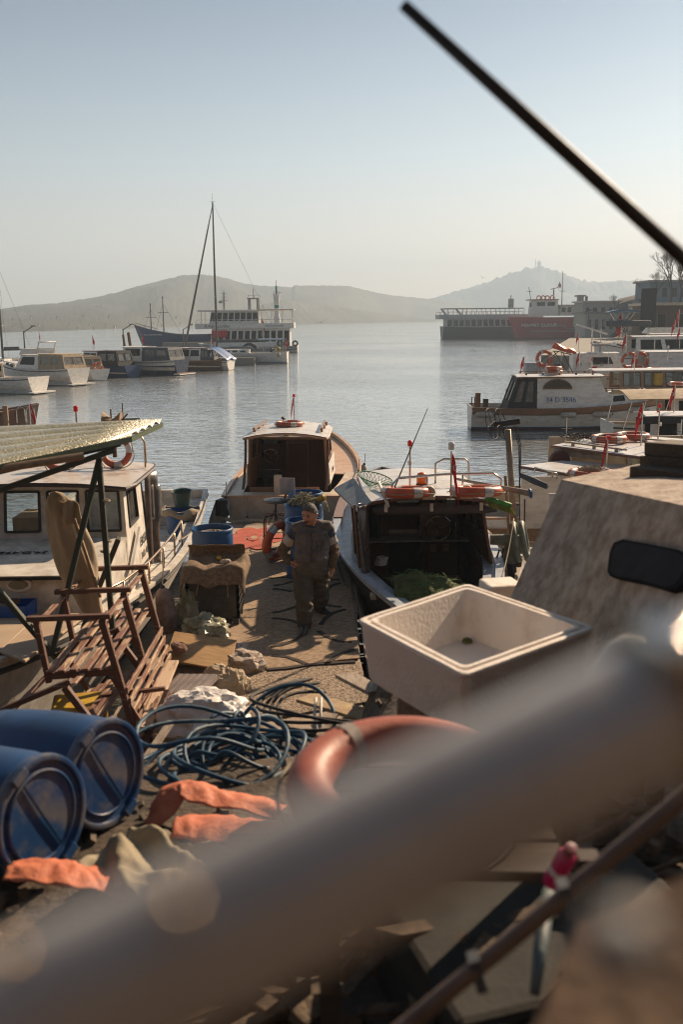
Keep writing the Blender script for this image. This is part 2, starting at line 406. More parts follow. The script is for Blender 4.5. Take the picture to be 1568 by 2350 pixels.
# ---------------------------------------------------------------- haze
mb = MB(); mb.box((0, 1500, 85-WZ*0-3), (5800, 3700, 185)); mb.v = [V3((v.x, v.y, -3.2 if v.z < 0 else 175)) for v in mb.v]
hz = mb.build('haze', None); hz.data.materials.clear()
hm = bpy.data.materials.new('haze_air'); hm.use_nodes = True; nt = hm.node_tree; nt.nodes.clear()
o = nt.nodes.new('ShaderNodeOutputMaterial'); pv = nt.nodes.new('ShaderNodeVolumePrincipled')
pv.inputs['Color'].default_value = (.62,.80,1.0,1); pv.inputs['Density'].default_value = .00064; pv.inputs['Anisotropy'].default_value = .2
nt.links.new(pv.outputs[0], o.inputs['Volume']); hz.data.materials.append(hm); hz['kind'] = 'stuff'
# ---------------------------------------------------------------- boat kit (x = bow, y = port, z = 0 waterline)
class Shape:
    def __init__(s, L, B, F, k=-.4, tm=.45, st=.8, p=.62, shb=.45, shs=.08, rake=.5, full=.42):
        s.L, s.B, s.F, s.k, s.tm, s.st, s.p, s.shb, s.shs, s.rake, s.full = L, B, F, k, tm, st, p, shb, shs, rake, full
    def b(s, t):
        if t <= s.tm: return s.B/2*(s.st+(1-s.st)*math.sin(PI/2*t/s.tm))
        return s.B/2*max(0, math.cos(PI/2*(t-s.tm)/(1-s.tm)))**s.p
    def s(s, t): return s.F*(1+s.shb*max(0, (t-.35)/.65)**2+s.shs*max(0, (.35-t)/.35)**2)
    def x(s, t): return -s.L/2+s.L*t
    def pt(s, t, z, sg, out=0):
        S = s.s(t); a = max(0, min(1, (z-s.k)/(S-s.k)))
        f = s.full+(.25*t*t); bb = s.b(t)*(a**f if a > 0 else 0)
        xx = s.x(t)+s.rake*(a-1)*t**4
        return V3((xx, sg*(bb+out), z))
def make_hull(root, sh, top, bot=None, bands=(), bul=.12, n=22, cap=None, capw=.07, rub=None, name='hull', sub=1):
    """bands: list of (z0,z1,material) measured from waterline, sheer-relative when negative"""
    mats = [top, bot or mBottK]+[b[2] for b in bands]
    mb = MB()
    for sg in (1, -1):
        for i in range(n):
            t0, t1 = i/n, (i+1)/n
            def zl(t):
                S = sh.s(t); base = [sh.k, sh.k*.5, 0.03]
                z = [(q, 1) for q in base]
                cuts = [(.3*S, 0), (.6*S, 0), (S, 0)]
                for bi, b in enumerate(bands):
                    a0 = b[0] if b[0] >= 0 else S+b[0]; a1 = b[1] if b[1] > 0 else S+b[1]
                    cuts += [(a0, ('b', bi, 0)), (a1, ('b', bi, 1))]
                cuts.sort(key=lambda q: q[0]); return [q[0] for q in z]+[q[0] for q in cuts]
            A, B = zl(t0), zl(t1); m = min(len(A), len(B))
            for j in range(m-1):
                zm = (A[j]+A[j+1])/2; S = sh.s(t0); k = 1 if zm < .03 else 0
                for bi, b in enumerate(bands):
                    a0 = b[0] if b[0] >= 0 else S+b[0]; a1 = b[1] if b[1] > 0 else S+b[1]
                    if a0 <= zm <= a1: k = 2+bi
                q = [sh.pt(t0, A[j], sg), sh.pt(t1, B[j], sg), sh.pt(t1, B[j+1], sg), sh.pt(t0, A[j+1], sg)]
                mb.k = k; mb.add(q, [(0,1,2,3) if sg < 0 else (3,2,1,0)])
    # transom
    A = zl(0) if False else None
    S = sh.s(0); lv = [sh.k, sh.k*.5, .03, .3*S, .6*S, S]
    for j in range(len(lv)-1):
        mb.k = 1 if lv[j+1] <= .03 else 0
        mb.add([sh.pt(0, lv[j], 1), sh.pt(0, lv[j], -1), sh.pt(0, lv[j+1], -1), sh.pt(0, lv[j+1], 1)], [(0,1,2,3)])
    # inner bulwark
    mb.k = 0
    th = .035
    for sg in (1, -1):
        for i in range(n):
            t0, t1 = i/n, (i+1)/n
            def ip(t, z): p = sh.pt(t, z, sg); return V3((p.x, sg*max(0, abs(p.y)-th), z))
            a, b, c, d = ip(t0, sh.s(t0)), ip(t1, sh.s(t1)), ip(t1, sh.s(t1)-bul), ip(t0, sh.s(t0)-bul)
            mb.add([a,b,c,d], [(0,1,2,3) if sg < 0 else (3,2,1,0)])
    a = sh.pt(0, S, 1); c = sh.pt(0, S-bul, 1)
    mb.box(((-sh.L/2+.02), 0, S-bul/2), (.035, 2*(sh.b(0)-th), bul))
    o = mb.build(name, mats, root, smooth=True, auto=40)
    if cap is not None:
        mb = MB()
        for sg in (1, -1):
            mb.grid(lambda u, v: sh.pt(u*.995, sh.s(u*.995), sg, out=.025-capw*v*min(1, sh.b(u*.995)/.1))+V3((0,0,.022)), n, 1, th=.04, flip=(sg > 0))
        mb.box((-sh.L/2+capw/2-.02, 0, S+.001), (capw, 2*sh.b(0), .042))
        mb.build('gunwale', cap, o)
    if rub is not None:
        mb = MB()
        for sg in (1, -1):
            mb.tube([sh.pt(i/n, sh.s(i/n)-rub[1], sg, out=.015) for i in range(n+1)], rub[2], 6)
        mb.build('rub_rail', rub[0], o)
    return o
def make_deck(root, sh, t0, t1, bul, mat, n=14, z=None, name='deck', inset=.03, thick=.03):
    mb = MB()
    def fn(u, v):
        t = t0+(t1-t0)*u; zz = sh.s(t)-bul if z is None else z
        p = sh.pt(t, zz, 1); b = max(0, p.y-inset)
        return V3((p.x, b*(2*v-1), zz+.02*(1-(2*v-1)**2)))
    mb.grid(fn, n, 6, th=thick, flip=False)
    return mb.build(name, mat, root)
def side_decks(root, sh, t0, t1, bul, w, sole, mat, matin, n=12, name='side_deck'):
    for sg in (1, -1):
        mb = MB()
        def fn(u, v):
            t = t0+(t1-t0)*u; z = sh.s(t)-bul; p = sh.pt(t, z, sg); b = max(.0, abs(p.y)-.03-w*v)
            return V3((p.x, sg*b, z))
        mb.grid(fn, n, 1, th=.02, flip=(sg > 0))
        o = mb.build(name, mat, root)
    for sg in (1, -1):
        mb = MB()
        def fn(u, v):
            t = t0+(t1-t0)*u; z = sh.s(t)-bul; p = sh.pt(t, z, sg); b = max(0, abs(p.y)-.03-w)
            return V3((p.x, sg*b, z+(sole-z)*v))
        mb.grid(fn, n, 1, th=.02, flip=(sg > 0))
        mb.build('cockpit_side', matin, root)
    make_deck(root, sh, t0, t1, 0, matin, z=sole, name='cockpit_floor')
    return o
def win_frames(root, q, h, fm, gm, fw=.03, name='window', pane='pane', out=.012):
    """frame + glass in hole h of wall quad q; separate object per window"""
    a, b, c, d = map(V3, q)
    def P(u, v): return a*(1-u)*(1-v)+b*u*(1-v)+c*u*v+d*(1-u)*v
    N = (b-a).cross(d-a).normalized()
    k = [P(h[0],h[1]), P(h[2],h[1]), P(h[2],h[3]), P(h[0],h[3])]; cc = sum(k, V3())/4
    mb = MB()
    for i in range(4):
        p, r = k[i], k[(i+1) % 4]
        mb.bar(p+N*out*.4, r+N*out*.4, fw, .03, up=N)
    fr = mb.build(name, fm, root)
    if gm is not None:
        mb = MB(); mb.add([p-N*.015 for p in k]+[p-N*.021 for p in k], [(0,1,2,3),(7,6,5,4),(0,4,5,1),(1,5,6,2),(2,6,7,3),(3,7,4,0)]); mb.build(pane, gm, fr)
    return fr
def cabin(root, x0, x1, w0, w1, z0, z1, rf=.25, rb=.0, tum=.08, front=(), sides=(), back=(), mat=None, gm=None, fm=None, th=.04, frames=True, name='cabin', back_open=False, zb=None):
    """x0 aft, x1 fore; returns cabin object; z0 may be tuple (aft, fore)"""
    za, zf = z0 if isinstance(z0, tuple) else (z0, z0); ta, tf = z1 if isinstance(z1, tuple) else (z1, z1)
    mat = mat or mWhite; gm = gm or mGlassD; fm = fm or mBlackRub
    A = lambda s: V3((x0, s*w0/2, za)); Bp = lambda s: V3((x1, s*w1/2, zf)); Cp = lambda s: V3((x1-rf, s*(w1/2-tum), tf)); D = lambda s: V3((x0+rb, s*(w0/2-tum), ta))
    quads = {'S': (A(-1), Bp(-1), Cp(-1), D(-1)), 'P': (Bp(1), A(1), D(1), Cp(1)), 'F': (Bp(-1), Bp(1), Cp(1), Cp(-1)), 'B': (A(1), A(-1), D(-1), D(1))}
    mb = MB()
    hs = {'S': sides, 'P': [(1-h[2], h[1], 1-h[0], h[3]) for h in sides], 'F': front, 'B': back}
    for k in 'SPFB':
        if k == 'B' and back_open: continue
        mb.holed(*quads[k], holes=hs[k], th=th)
    o = mb.build(name, mat, root)
    if frames:
        for k in 'SPFB':
            if k == 'B' and back_open: continue
            for h in hs[k]: win_frames(o, quads[k], h, fm, gm)
    return o, quads
def roof(root, x0, x1, w0, w1, z, th=.05, camber=.06, mat=None, name='roof', trim=None, zf=None, parent=None):
    mb = MB(); zf = z if zf is None else zf
    def fn(u, v):
        x = x0+(x1-x0)*u; ww = w0+(w1-w0)*u; s = 2*v-1
        e = 1-.04*(abs(2*u-1)**8)
        return V3((x, s*ww/2*e, z+(zf-z)*u+camber*(1-s*s)))
    mb.grid(fn, 10, 8, th=-th, flip=True)
    o = mb.build(name, mat or mRoofW, parent or root)
    if trim is not None:
        mb = MB(); e = []
        for (u, v) in [(0,0),(0,.25),(0,.5),(0,.75),(0,1)]+[(i/6,1) for i in range(1,7)]+[(1,.75),(1,.5),(1,.25),(1,0)]+[(1-i/6,0) for i in range(1,6)]: e.append(fn(u, v)-V3((0,0,th*.5)))
        mb.tube(e, .03, 6, closed=True); mb.build('trim', trim, o)
    return o
def rail_pipe(root, pts, h, mat=None, r=.012, name='hand_rail', top=True):
    mb = MB(); T = [V3(p)+V3((0,0,h)) for p in pts]
    mb.tube(T, r, 6)
    for p, q in zip(pts, T): mb.tube([p, q], r*.9, 6)
    return mb.build(name, mat or mChrome, root, smooth=True)
def sh_rail(root, sh, t0, t1, sg, h, n=5, bul=0, inset=.08, **k):
    pts = []
    for i in range(n):
        t = t0+(t1-t0)*i/(n-1); p = sh.pt(t, sh.s(t)-bul, sg); p.y = sg*max(0, abs(p.y)-inset); pts.append(p)
    return rail_pipe(root, pts, h, **k)
def flag(root, p, h, w=.35, fl=.55, sway=.3, ang=0, mat=None, pole=None, droop=.8, name='flag', r=.012, cres=True):
    p = V3(p); mb = MB(); mb.tube([p, p+V3((0,0,h))], r, 6); po = mb.build('flag_pole', pole or mChrome, root)
    mb = MB(); dx = V3((math.cos(ang), math.sin(ang), 0)); dy = V3((-dx.y, dx.x, 0))
    def fn(u, v):   # u along fly, v down the hoist; hanging limp
        top = p+V3((0,0,h*.98-v*w*1.25))
        q = top+dx*(u*w*(1-droop*.62))+V3((0,0,-u*u*fl*droop*1.1))+dy*(.05*math.sin(u*9+v*3)*u*w*2)
        return q
    mb.grid(fn, 10, 8, th=.004); f = mb.build(name, mat or mRed, po, smooth=True)
    if cres:
        c = fn(.42, .45); k = w*.2; mb = MB(); o = c+dy*.012
        for sgn in (1, -1):
            mb.add([o+dx*(math.cos(a)*k)*.6+V3((0,0,math.sin(a)*k))+dy*.012*sgn*1.4 for a in [rad(x) for x in range(50, 311, 20)]]+
                   [o+dx*(math.cos(a)*k*.78*.6+k*.16)+V3((0,0,math.sin(a)*k*.78))+dy*.012*sgn*1.4 for a in [rad(x) for x in range(50, 311, 20)]],
                   [(i, i+1, i+15, i+14) for i in range(13)])
        mb.build('crescent', mInkW, f)
    return po
def navlight(root, p, h, r=.014, red=True, name='light_pole'):
    p = V3(p); mb = MB(); mb.tube([p, p+V3((0,0,h))], r, 6); o = mb.build(name, mChrome, root)
    mb = MB(); mb.lathe([(.001,0),(.035,.0),(.035,.07),(.02,.085),(.001,.09)], p+V3((0,0,h)), 12); mb.build('lamp', mRedL if red else mWhite, o)
    mb = MB(); mb.lathe([(.001,0),(.03,.0),(.03,.06),(.001,.07)], p+V3((0,0,h*.55))+V3((.03,0,0)), 12); mb.build('lamp', mWhite, o)
    return o
def fender(label, p, r=.11, h=.5, group=None, mat=None, tilt=(0,0), rope=.3):
    t = thing('fender', label, 'fender', p, 0, group)
    Mx = Matrix.Rotation(tilt[0], 3, 'X') @ Matrix.Rotation(tilt[1], 3, 'Y')
    mb = MB(); pr = [(.012,-h/2-.05),(.03,-h/2-.03),(r*.6,-h/2+.0),(r*.93,-h/2+.07),(r,-h/2+.14),(r,h/2-.14),(r*.93,h/2-.07),(r*.6,h/2),(.03,h/2+.03),(.012,h/2+.06)]
    mb.lathe(pr, (0,0,0), 18, Mx); b = mb.build('body', mat or mFend, t, smooth=True)
    mb = MB(); mb.lathe([(.03,h/2+.01),(.034,h/2+.05),(.014,h/2+.08)], (0,0,0), 10, Mx); mb.build('collar', mBlackRub, t)
    if rope:
        mb = MB(); a = Mx @ V3((0,0,h/2+.06)); mb.tube([a, a+V3((.02,.01,rope*.5)), a+V3((.01,.03,rope))], .008, 5); mb.build('line', mRope, t)
    return t
def life_ring(label, p, R=.27, r=.065, Mx=None, mat=None, group=None, bands=4, rope=True, ph=.4, bmat=None, bw=1.0):
    t = thing('life_ring', label, 'life ring', p, 0, group)
    mb = MB(); mb.torus((0,0,0), R, r, Mx, 40, 12); o = mb.build('ring', mat or mOrange, t, smooth=True)
    I = Mx if Mx is not None else Matrix.Identity(3)
    for k in range(bands):
        a0 = ph+2*PI*k/bands; mb = MB(); da = .055*bw/R
        def fn(u, v):
            a = a0+(u-.5)*2*da; b = 2*PI*v; rr = r+.004
            return I @ V3(((R+rr*math.cos(b))*math.cos(a), (R+rr*math.cos(b))*math.sin(a), rr*math.sin(b)))
        mb.grid(fn, 4, 14, th=0); mb.build('reflective_band', bmat or mRefl, t, smooth=True)
    if rope:
        mb = MB(); pts = []
        for i in range(48):
            a = 2*PI*i/48; q = abs(math.sin((a-ph)*bands/2)); pts.append(I @ V3(((R+r*1.05+.03*q)*math.cos(a), (R+r*1.05+.03*q)*math.sin(a), .01-.03*q)))
        mb.tube(pts, .007, 5, closed=True); mb.build('grab_line', mRope, t)
    return t
def arcwin(mb, o, ux, uz, w, h, n, N, k=0):   # arched window plate (flat-based half ellipse)
    P = [o+ux*(w/2*math.cos(PI*i/n))+uz*(h*math.sin(PI*i/n)) for i in range(n+1)]
    mb.prism(P, N)
def simple_cruiser(name, label, cat, loc, rz, L, B, F, top=None, bot=None, bands=(), cab=(.2,.62), ch=1.15, coach=(.55,.88), cch=.45, canopy=None, canw=(0,.22), fly=False, cabmat=None, sidew=((.08,.45,.46,.85),(.54,.45,.92,.85)), frontw=((.06,.4,.47,.85),(.53,.4,.94,.85)), roofmat=None, capm=None, glassm=None, rails=True, canh=None, sh=None, rake=.45, backw=(), coachw=True, roofx=(.25,.2), openback=True):
    t = thing(name, label, cat, loc, rz)
    sh = sh or Shape(L, B, F, k=-.35)
    make_hull(t, sh, top or mWhite, bot, bands, bul=.1, cap=capm, rub=(mBlackRub, .14, .03))
    make_deck(t, sh, cab[0], 1-.02, .1, mWhite)
    side_decks(t, sh, .01, cab[0], .1, .2, F*.35, mWhite, mCream)
    x = sh.x; z = sh.s(.4)-.1
    c, q = cabin(t, x(cab[0]), x(cab[1]), B*.72, B*.62, (z-.02, z), z+ch, rf=rake, tum=.1, front=frontw, sides=sidew, back=backw, mat=cabmat or mWhite, gm=glassm, back_open=openback)
    roof(t, x(cab[0])-roofx[0], x(cab[1])-rake+roofx[1], B*.68, B*.58, z+ch, mat=roofmat or mRoofW)
    if coach:
        c2, q2 = cabin(t, x(cab[1])-.02, x(coach[1]), B*.62, B*.3, (z, sh.s(coach[1])-.1), (z+cch, sh.s(coach[1])+cch*.35), rf=.25, tum=.06, mat=cabmat or mWhite, sides=((.12,.35,.45,.75),(.55,.35,.8,.72)) if coachw else (), gm=glassm, name='coach_roof')
        mb = MB(); a = q2['S']; b = q2['P']
        mb.prism([a[3], a[2], b[3], b[2]], (0,0,.025)); mb.build('coach_top', roofmat or mRoofW, t)
    if canopy is not None:
        x0, x1 = x(canw[0]), x(cab[0]); H = canh or ch*.95
        cab_, qq = cabin(t, x0+.05, x1+.02, B*.78, B*.74, z-.02, z+H, rf=-.02, rb=.35, tum=.14, mat=canopy, sides=((.12,.4,.48,.85),(.54,.4,.92,.85)), back=((.08,.4,.47,.85),(.53,.4,.92,.85)), gm=mPVC, fm=canopy, th=.015, name='canopy')
        mb = MB(); p = [qq['S'][3], qq['S'][2], qq['P'][3], qq['P'][2]]; mb.prism([p[0],p[1],p[2],p[3]], (0,0,.03)); mb.build('canopy_top', canopy, cab_)
    if fly:
        zz = z+ch+.05
        cabin(t, x(cab[0])+.2, x(cab[1])-rake*.6, B*.6, B*.5, zz, zz+.42, rf=.35, tum=-.05, mat=mWhite, name='flybridge', back_open=True)
        mb = MB(); xx = x(cab[0])+.3
        mb.tube([(xx,-B*.3,zz),(xx-.3,-B*.28,zz+.9),(xx-.3,B*.28,zz+.9),(xx,B*.3,zz)], .05, 8); mb.build('radar_arch', mWhite, t, smooth=True)
    if rails:
        for sg in (1, -1): sh_rail(t, sh, .62, .985, sg, .32, 6, .02)
    return t, sh
# ---------------------------------------------------------------- far row on the left
def wl(px, py): return G(px, py, WZ)
# e: navy hulled cruiser with grey canopy
t, sh = simple_cruiser('motor_cruiser', 'navy and white cruiser with a grey enclosed stern canopy', 'boat', wl(318, 861)+V3((-.4,1.6,0)), rad(158), 9.2, 3.3, 1.25, top=mNavy, bands=((-.45,0,mWhite),), cab=(.36,.66), ch=1.3, canopy=mDGrey, canw=(.03,.36), coach=(.6,.9), cch=.5, roofx=(.1,.3), rake=.8, sidew=((.10,.42,.86,.88),))
mb = MB(); mb.box((-4.85,0,.12),(.6,2.7,.1)); mb.build('swim_platform', mWhite, t); mb = MB(); mb.box((-4.85,0,.19),(.62,2.75,.03)); mb.build('platform_trim', mVarnL, t)
flag(t, (-1.2,.9,2.5), 1.1, .5, .7, ang=3, r=.03)
# b: white flybridge cruiser, beige canopy
t, sh = simple_cruiser('motor_cruiser', 'white flybridge cruiser with a sagging beige canvas stern cover', 'boat', wl(92, 884)+V3((-.6,1.6,0)), rad(150), 8.6, 3.0, 1.2, cab=(.36,.68), ch=1.15, canopy=mBeigeC, canw=(.02,.36), fly=True, rake=.8, canh=1.2, sidew=((.2,.38,.85,.85),))
mb = MB(); mb.box((-4.5,0,.12),(.55,2.4,.08)); mb.build('swim_platform', mWhite, t)
mb = MB(); mb.lathe([(.001,0),(.16,.02),(.16,.05),(.001,.06)], (-2.6,-1.36,.75), 16, Matrix.Rotation(PI/2,3,'X'), (1.6,.6)); mb.build('porthole', mDarkIn, t)
flag(t, (-.4,0,3.1), .9, .4, .6, ang=2.6, r=.025)
# a: white cruiser cut by the frame
t, sh = simple_cruiser('motor_cruiser', 'white open-stern cruiser cut off by the left edge of the photo', 'boat', wl(10, 902)+V3((-1.2,.8,0)), rad(158), 8.2, 2.8, 1.05, cab=(.45,.75), ch=1.0, rake=.7)
mb = MB(); mb.box((-4.3,0,.12),(.5,2.2,.08)); mb.build('swim_platform', mWhite, t)
# yacht mast boat on far left
def yacht(label, loc, rz, L, B, F, mh, mast_x, fore=True, boom=True):
    t = thing('sailing_yacht', label, 'sailing yacht', loc, rz)
    sh = Shape(L, B, F, k=-.5, st=.62, shb=.2, rake=.9, p=.7)
    h = make_hull(t, sh, mWhite, mBottK, ((.12,.2,mBlueSt),), bul=.06, cap=mWhite)
    make_deck(t, sh, .02, .98, .05, mWhite)
    x = sh.x; z = F-.02
    c, q = cabin(t, x(.36), x(.72), B*.55, B*.36, z, z+.38, rf=.6, tum=.1, mat=mWhite, sides=((.08,.35,.22,.75),(.3,.35,.44,.75),(.52,.35,.66,.75)), gm=mGlassD, name='coach_roof')
    mb = MB(); mb.prism([q['S'][3], q['S'][2], q['P'][3], q['P'][2]], (0,0,.02)); mb.build('coach_top', mWhite, t)
    mx = x(mast_x); mb = MB(); mb.tube([(mx,0,z+.3),(mx-.02,0,z+mh)], [.11,.075], 10); m = mb.build('mast', M('mast_alloy', (.10,.09,.085), .4, metal=.3, bump=0), t)
    for f, wd in ((.38,.55),(.68,.42)):
        mb = MB(); mb.tube([(mx,-wd,z+mh*f),(mx,wd,z+mh*f)], .025, 6); mb.build('spreader', mGrey, m)
    mb = MB()
    for sg in (1, -1):
        mb.tube([(mx,sg*B*.42,z),(mx,sg*.55,z+mh*.38),(mx,sg*.42,z+mh*.68),(mx,0,z+mh*.98)], .012, 4)
    mb.tube([(x(.02),0,z),(mx,0,z+mh)], .012, 4); mb.build('rigging', mGrey, m)
    if fore:
        mb = MB(); A = V3((x(.97),0,z+.25)); B_ = V3((mx,0,z+mh*.98)); pts = [A.lerp(B_, i/14) for i in range(15)]
        mb.tube(pts, [.05,.09,.11,.12,.12,.115,.11,.105,.10,.09,.085,.08,.07,.05,.03], 8); mb.build('furled_sail', M('sail_cover', (.16,.13,.11), .8, bump=.2), m)
    if boom:
        mb = MB(); mb.tube([(mx,0,z+1.2),(x(.2),0,z+1.25)], .07, 8); mb.tube([(mx-.2,0,z+1.36),(x(.22),0,z+1.4)], .12, 8); mb.build('boom', mDGrey, m)
    mb = MB(); mb.tube([(mx,0,z+mh),(mx,0,z+mh+.9)], .012, 5); mb.tube([(mx-.3,0,z+mh+.05),(mx+.3,0,z+mh+.05)], .015, 5); mb.build('wind_vane', mBlackRub, m)
    for sg in (1, -1): sh_rail(t, sh, .03, .97, sg, .5, 10, .02, inset=.05, r=.01)
    return t, sh
t, sh = yacht('white sailing yacht with a tall dark mast and furled headsail', wl(578, 836)+V3((-2.1,2.3,0)), rad(176), 11.8, 3.3, 1.15, 15.9, .66)
# sprayhood and bimini
mb = MB(); mb.grid(lambda u, v: V3((-2.6+1.5*u, (v-.5)*2.0, 1.2+1.05*math.sin(PI*min(1,.25+.6*(1-u)))*(1-.25*(2*v-1)**4))), 6, 8, th=.02, flip=True); mb.build('sprayhood', mBlack, t)
mb = MB(); mb.grid(lambda u, v: V3((-5.4+2.6*u, (v-.5)*2.4, 2.55+.12*math.sin(PI*v))), 4, 6, th=.03, flip=True); bi = mb.build('bimini', mNavy, t)
mb = MB()
for sx_ in (-5.2, -3.0):
    for sg in (1,-1): mb.tube([(sx_, sg*1.15, 1.1),(sx_, sg*1.1, 2.56)], .018, 6)
mb.build('bimini_frame', mChrome, bi)
mb = MB(); mb.torus((-5.0,1.45,1.55), .24, .07, Matrix.Rotation(PI/2,3,'X'), 20, 8); mb.build('horseshoe_buoy', mYellow, t, smooth=True)
mb = MB(); mb.lathe([(.001,-.25),(.16,-.22),(.17,.2),(.001,.25)], (-4.3,1.5,1.5), 12); mb.build('outboard_bag', mNavy, t, smooth=True)
fender('white ball fender on the stern rail of the tall-masted yacht', t.location+V3((5.0,-1.9,.95)), .2, .42, rope=.2)
flag(t, (-5.6,-.6,1.1), 1.6, .6, .8, ang=2.6, r=.03)
t, sh = yacht('sailing yacht with a slim mast at the left edge of the photo', wl(6, 862)+V3((-1.5,3,0)), rad(168), 8.5, 2.7, 1.0, 9.0, .42, boom=True)
# c: small cabin boat with beige back panel
t, sh = simple_cruiser('cabin_boat', 'small white cabin boat with a beige roll-down stern screen', 'boat', wl(190, 872)+V3((-.6,1.5,0)), rad(135), 6.2, 2.4, .85, cab=(.4,.68), ch=1.2, canopy=mBeigeC, canw=(.12,.4), glassm=mGlassD)
life_ring('orange ring on the stern rail of the small beige-screened cabin boat', t.location+V3((1.9,-1.6,1.1)), .3, .08, Matrix.Rotation(PI/2,3,'X'))
# d: dark blue boat with black pvc canopy
t, sh = simple_cruiser('cabin_boat', 'dark blue cabin boat with a sloping black plastic canopy', 'boat', wl(232, 866)+V3((-.5,1.8,0)), rad(150), 7.6, 2.7, .95, top=mBlueH, cab=(.42,.7), ch=1.35, canopy=mBlack, canw=(.08,.42), canh=1.35, roofmat=mVarn)
flag(t, (.4,.3,2.3), 1.2, .5, .7, ang=3, r=.03)
mb = MB(); mb.lathe([(.001,-.2),(.18,-.1),(.2,0),(.18,.1),(.001,.2)], (-2.0,1.5,.7), 14); mb.build('buoy', mOrange, t, smooth=True)
# f: brown workboat
t, sh = simple_cruiser('fishing_boat', 'brown wooden fishing boat crowded with rails and nets, beside the blue-tarped boat', 'boat', wl(408, 852)+V3((0,2.5,0)), rad(168), 8.5, 2.8, .95, top=mDarkW, bands=((-.2,0,mVarnL),), cab=(.45,.68), ch=1.25, cabmat=mVarnL, roofmat=mVarn, capm=mVarnL, glassm=mGlassD)
for sg in (1,-1): sh_rail(t, sh, .02, .42, sg, .45, 6, .02, mat=mRust)
# g: blue tarp boat
t, sh = simple_cruiser('fishing_boat', 'white boat with a bright blue tarp stretched over its stern', 'boat', wl(446, 850)+V3((-.4,1.6,0)), rad(165), 8.0, 2.8, .85, cab=(.34,.66), ch=1.35, roofmat=mVarn, glassm=mGlassD, canopy=mDGrey, canw=(.2,.34))
mb = MB(); mb.grid(lambda u, v: V3((-2.2-1.9*u, (v-.5)*2.6, 2.15-1.15*u**1.3-.12*math.sin(PI*v*3)*u)), 8, 14, th=.015, flip=False); mb.build('tarp', mTarpB, t, smooth=True)
flag(t, (-2.4,.8,2.2), .9, .4, .5, ang=3, r=.03)
# jetty behind the left row
j = kind(MB().box((-31, 108, WZ+.35), (44, 5, .9)).build('jetty', M('jetty_concrete', (.25,.23,.2), .85)))
for (px, y0, y1, r) in ((290,806,750,.13),(303,808,747,.17)):
    b = Y(px, y0, 104); mb = MB(); h = (y0-y1)/FP*106; mb.lathe([(r,-.9),(r,0),(r*.95,h),(r*.4,h+.05)], (0,0,0), 10, Matrix.Rotation(rad(-6), 3, 'Y'))
    b.z = WZ+.7
    tag(mb.build('mooring_pile', mDarkW), 'slanting dark timber pile, %s of the pair by the blue ship' % ('thinner' if r < .15 else 'thicker'), 'pile').location = b
for (px, y0, y1, y, lb) in ((57,810,752,100,'slim lamp post behind the beige-canopied cruiser'),(284,800,746,110,'slim lamp post left of the blue ship bow'),(421,786,742,125,'slim lamp post left of the ferry')):
    b = Y(px, y0, y); h = (y0-y1)/FP*y; b.z = WZ+.75; h += .5
    t = thing('lamp_post', lb, 'lamp post', b)
    mb = MB(); mb.tube([(0,0,0),(0,0,h)], [.09,.06], 8); mb.tube([(0,0,h-.1),(.9,0,h+.45)], .05, 6); mb.build('post', mDGrey, t)
    mb = MB(); mb.box((1.0,0,h+.5), (.5,.22,.1)); mb.build('lamp_head', mDGrey, t)
# blue coaster
B0 = wl(392, 803); t = thing('cargo_ship', 'blue steel coaster with two thin masts moored behind the small boats', 'ship', B0+V3((0,9,0)), rad(186))
sh = Shape(15, 4.4, 2.3, k=-.5, st=.9, p=.5, shb=.75, rake=1.6)
make_hull(t, sh, mBlueH, mBottK, (), bul=.35, cap=mRust); make_deck(t, sh, .02, .97, .4, mRust)
sh_rail(t, sh, .72, .98, 1, .4, 6, 0, mat=mGrey, r=.03); sh_rail(t, sh, .72, .98, -1, .4, 6, 0, mat=mGrey, r=.03)
for px, y1 in ((345,700),(373,684)):
    p = Y(px, y1, B0.y+9)-t.location; q = Matrix.Rotation(-rad(186), 3, 'Z') @ p
    mb = MB(); mb.tube([(q.x,0,1.8),(q.x,0,q.z)], [.12,.07], 8); mb.tube([(q.x-.9,0,q.z*.72),(q.x+.9,0,q.z*.72)], .04, 6); mb.lathe([(.001,0),(.12,0),(.12,.25),(.001,.3)], (q.x,0,q.z), 8); m = mb.build('mast', mDGrey, t)
    mb = MB(); mb.tube([(q.x,0,q.z*.9),(q.x-3,0,2.2)], .02, 4); mb.tube([(q.x,0,q.z*.9),(q.x+1.5,0,2.4)], .02, 4); mb.build('stay', mDGrey, m)
text('ship_name', 'DERIN DENIZ-A.ŞTI', .34, t.location+Matrix.Rotation(rad(186),3,'Z')@V3((4.2,2.05,2.35)), V3((-1,-.25,0)), V3((0,0,1)), mInkW, t)
# ---------------------------------------------------------------- ferry B.Ada
FB = wl(565, 811); FB.y += 3
t = thing('passenger_ferry', 'white two-deck passenger ferry with the script name on its side', 'ferry', FB, rad(180))
Wf = 222/FP*FB.y; k = FB.y/FP     # metres per photo pixel at that distance
sh = Shape(Wf*1.02, 4.6, 15*k, k=-.5, st=.95, p=.45, shb=.5, rake=1.2, tm=.5)
make_hull(t, sh, mWhite, mBottK, ((-.28,-.16,mBlueSt),), bul=.1, cap=mWhite, rub=(mBlackRub, .5, .08)); make_deck(t, sh, .01, .98, .05, mGrey)
def bx(px0, px1, py0, py1, w, name, mat, holes=None, back=None, hl=()):
    # cabin block between photo columns, heights from photo rows
    x1 = (565-px0)*k; x0 = (565-px1)*k; z0 = (811-py1)*k+.0; z1 = (811-py0)*k
    c, q = cabin(t, x0, x1, w, w, z0, z1, rf=.35, tum=.05, mat=mat, sides=holes or (), front=((.1,.35,.47,.85),(.53,.35,.9,.85)), gm=mGlassD, name=name)
    return c
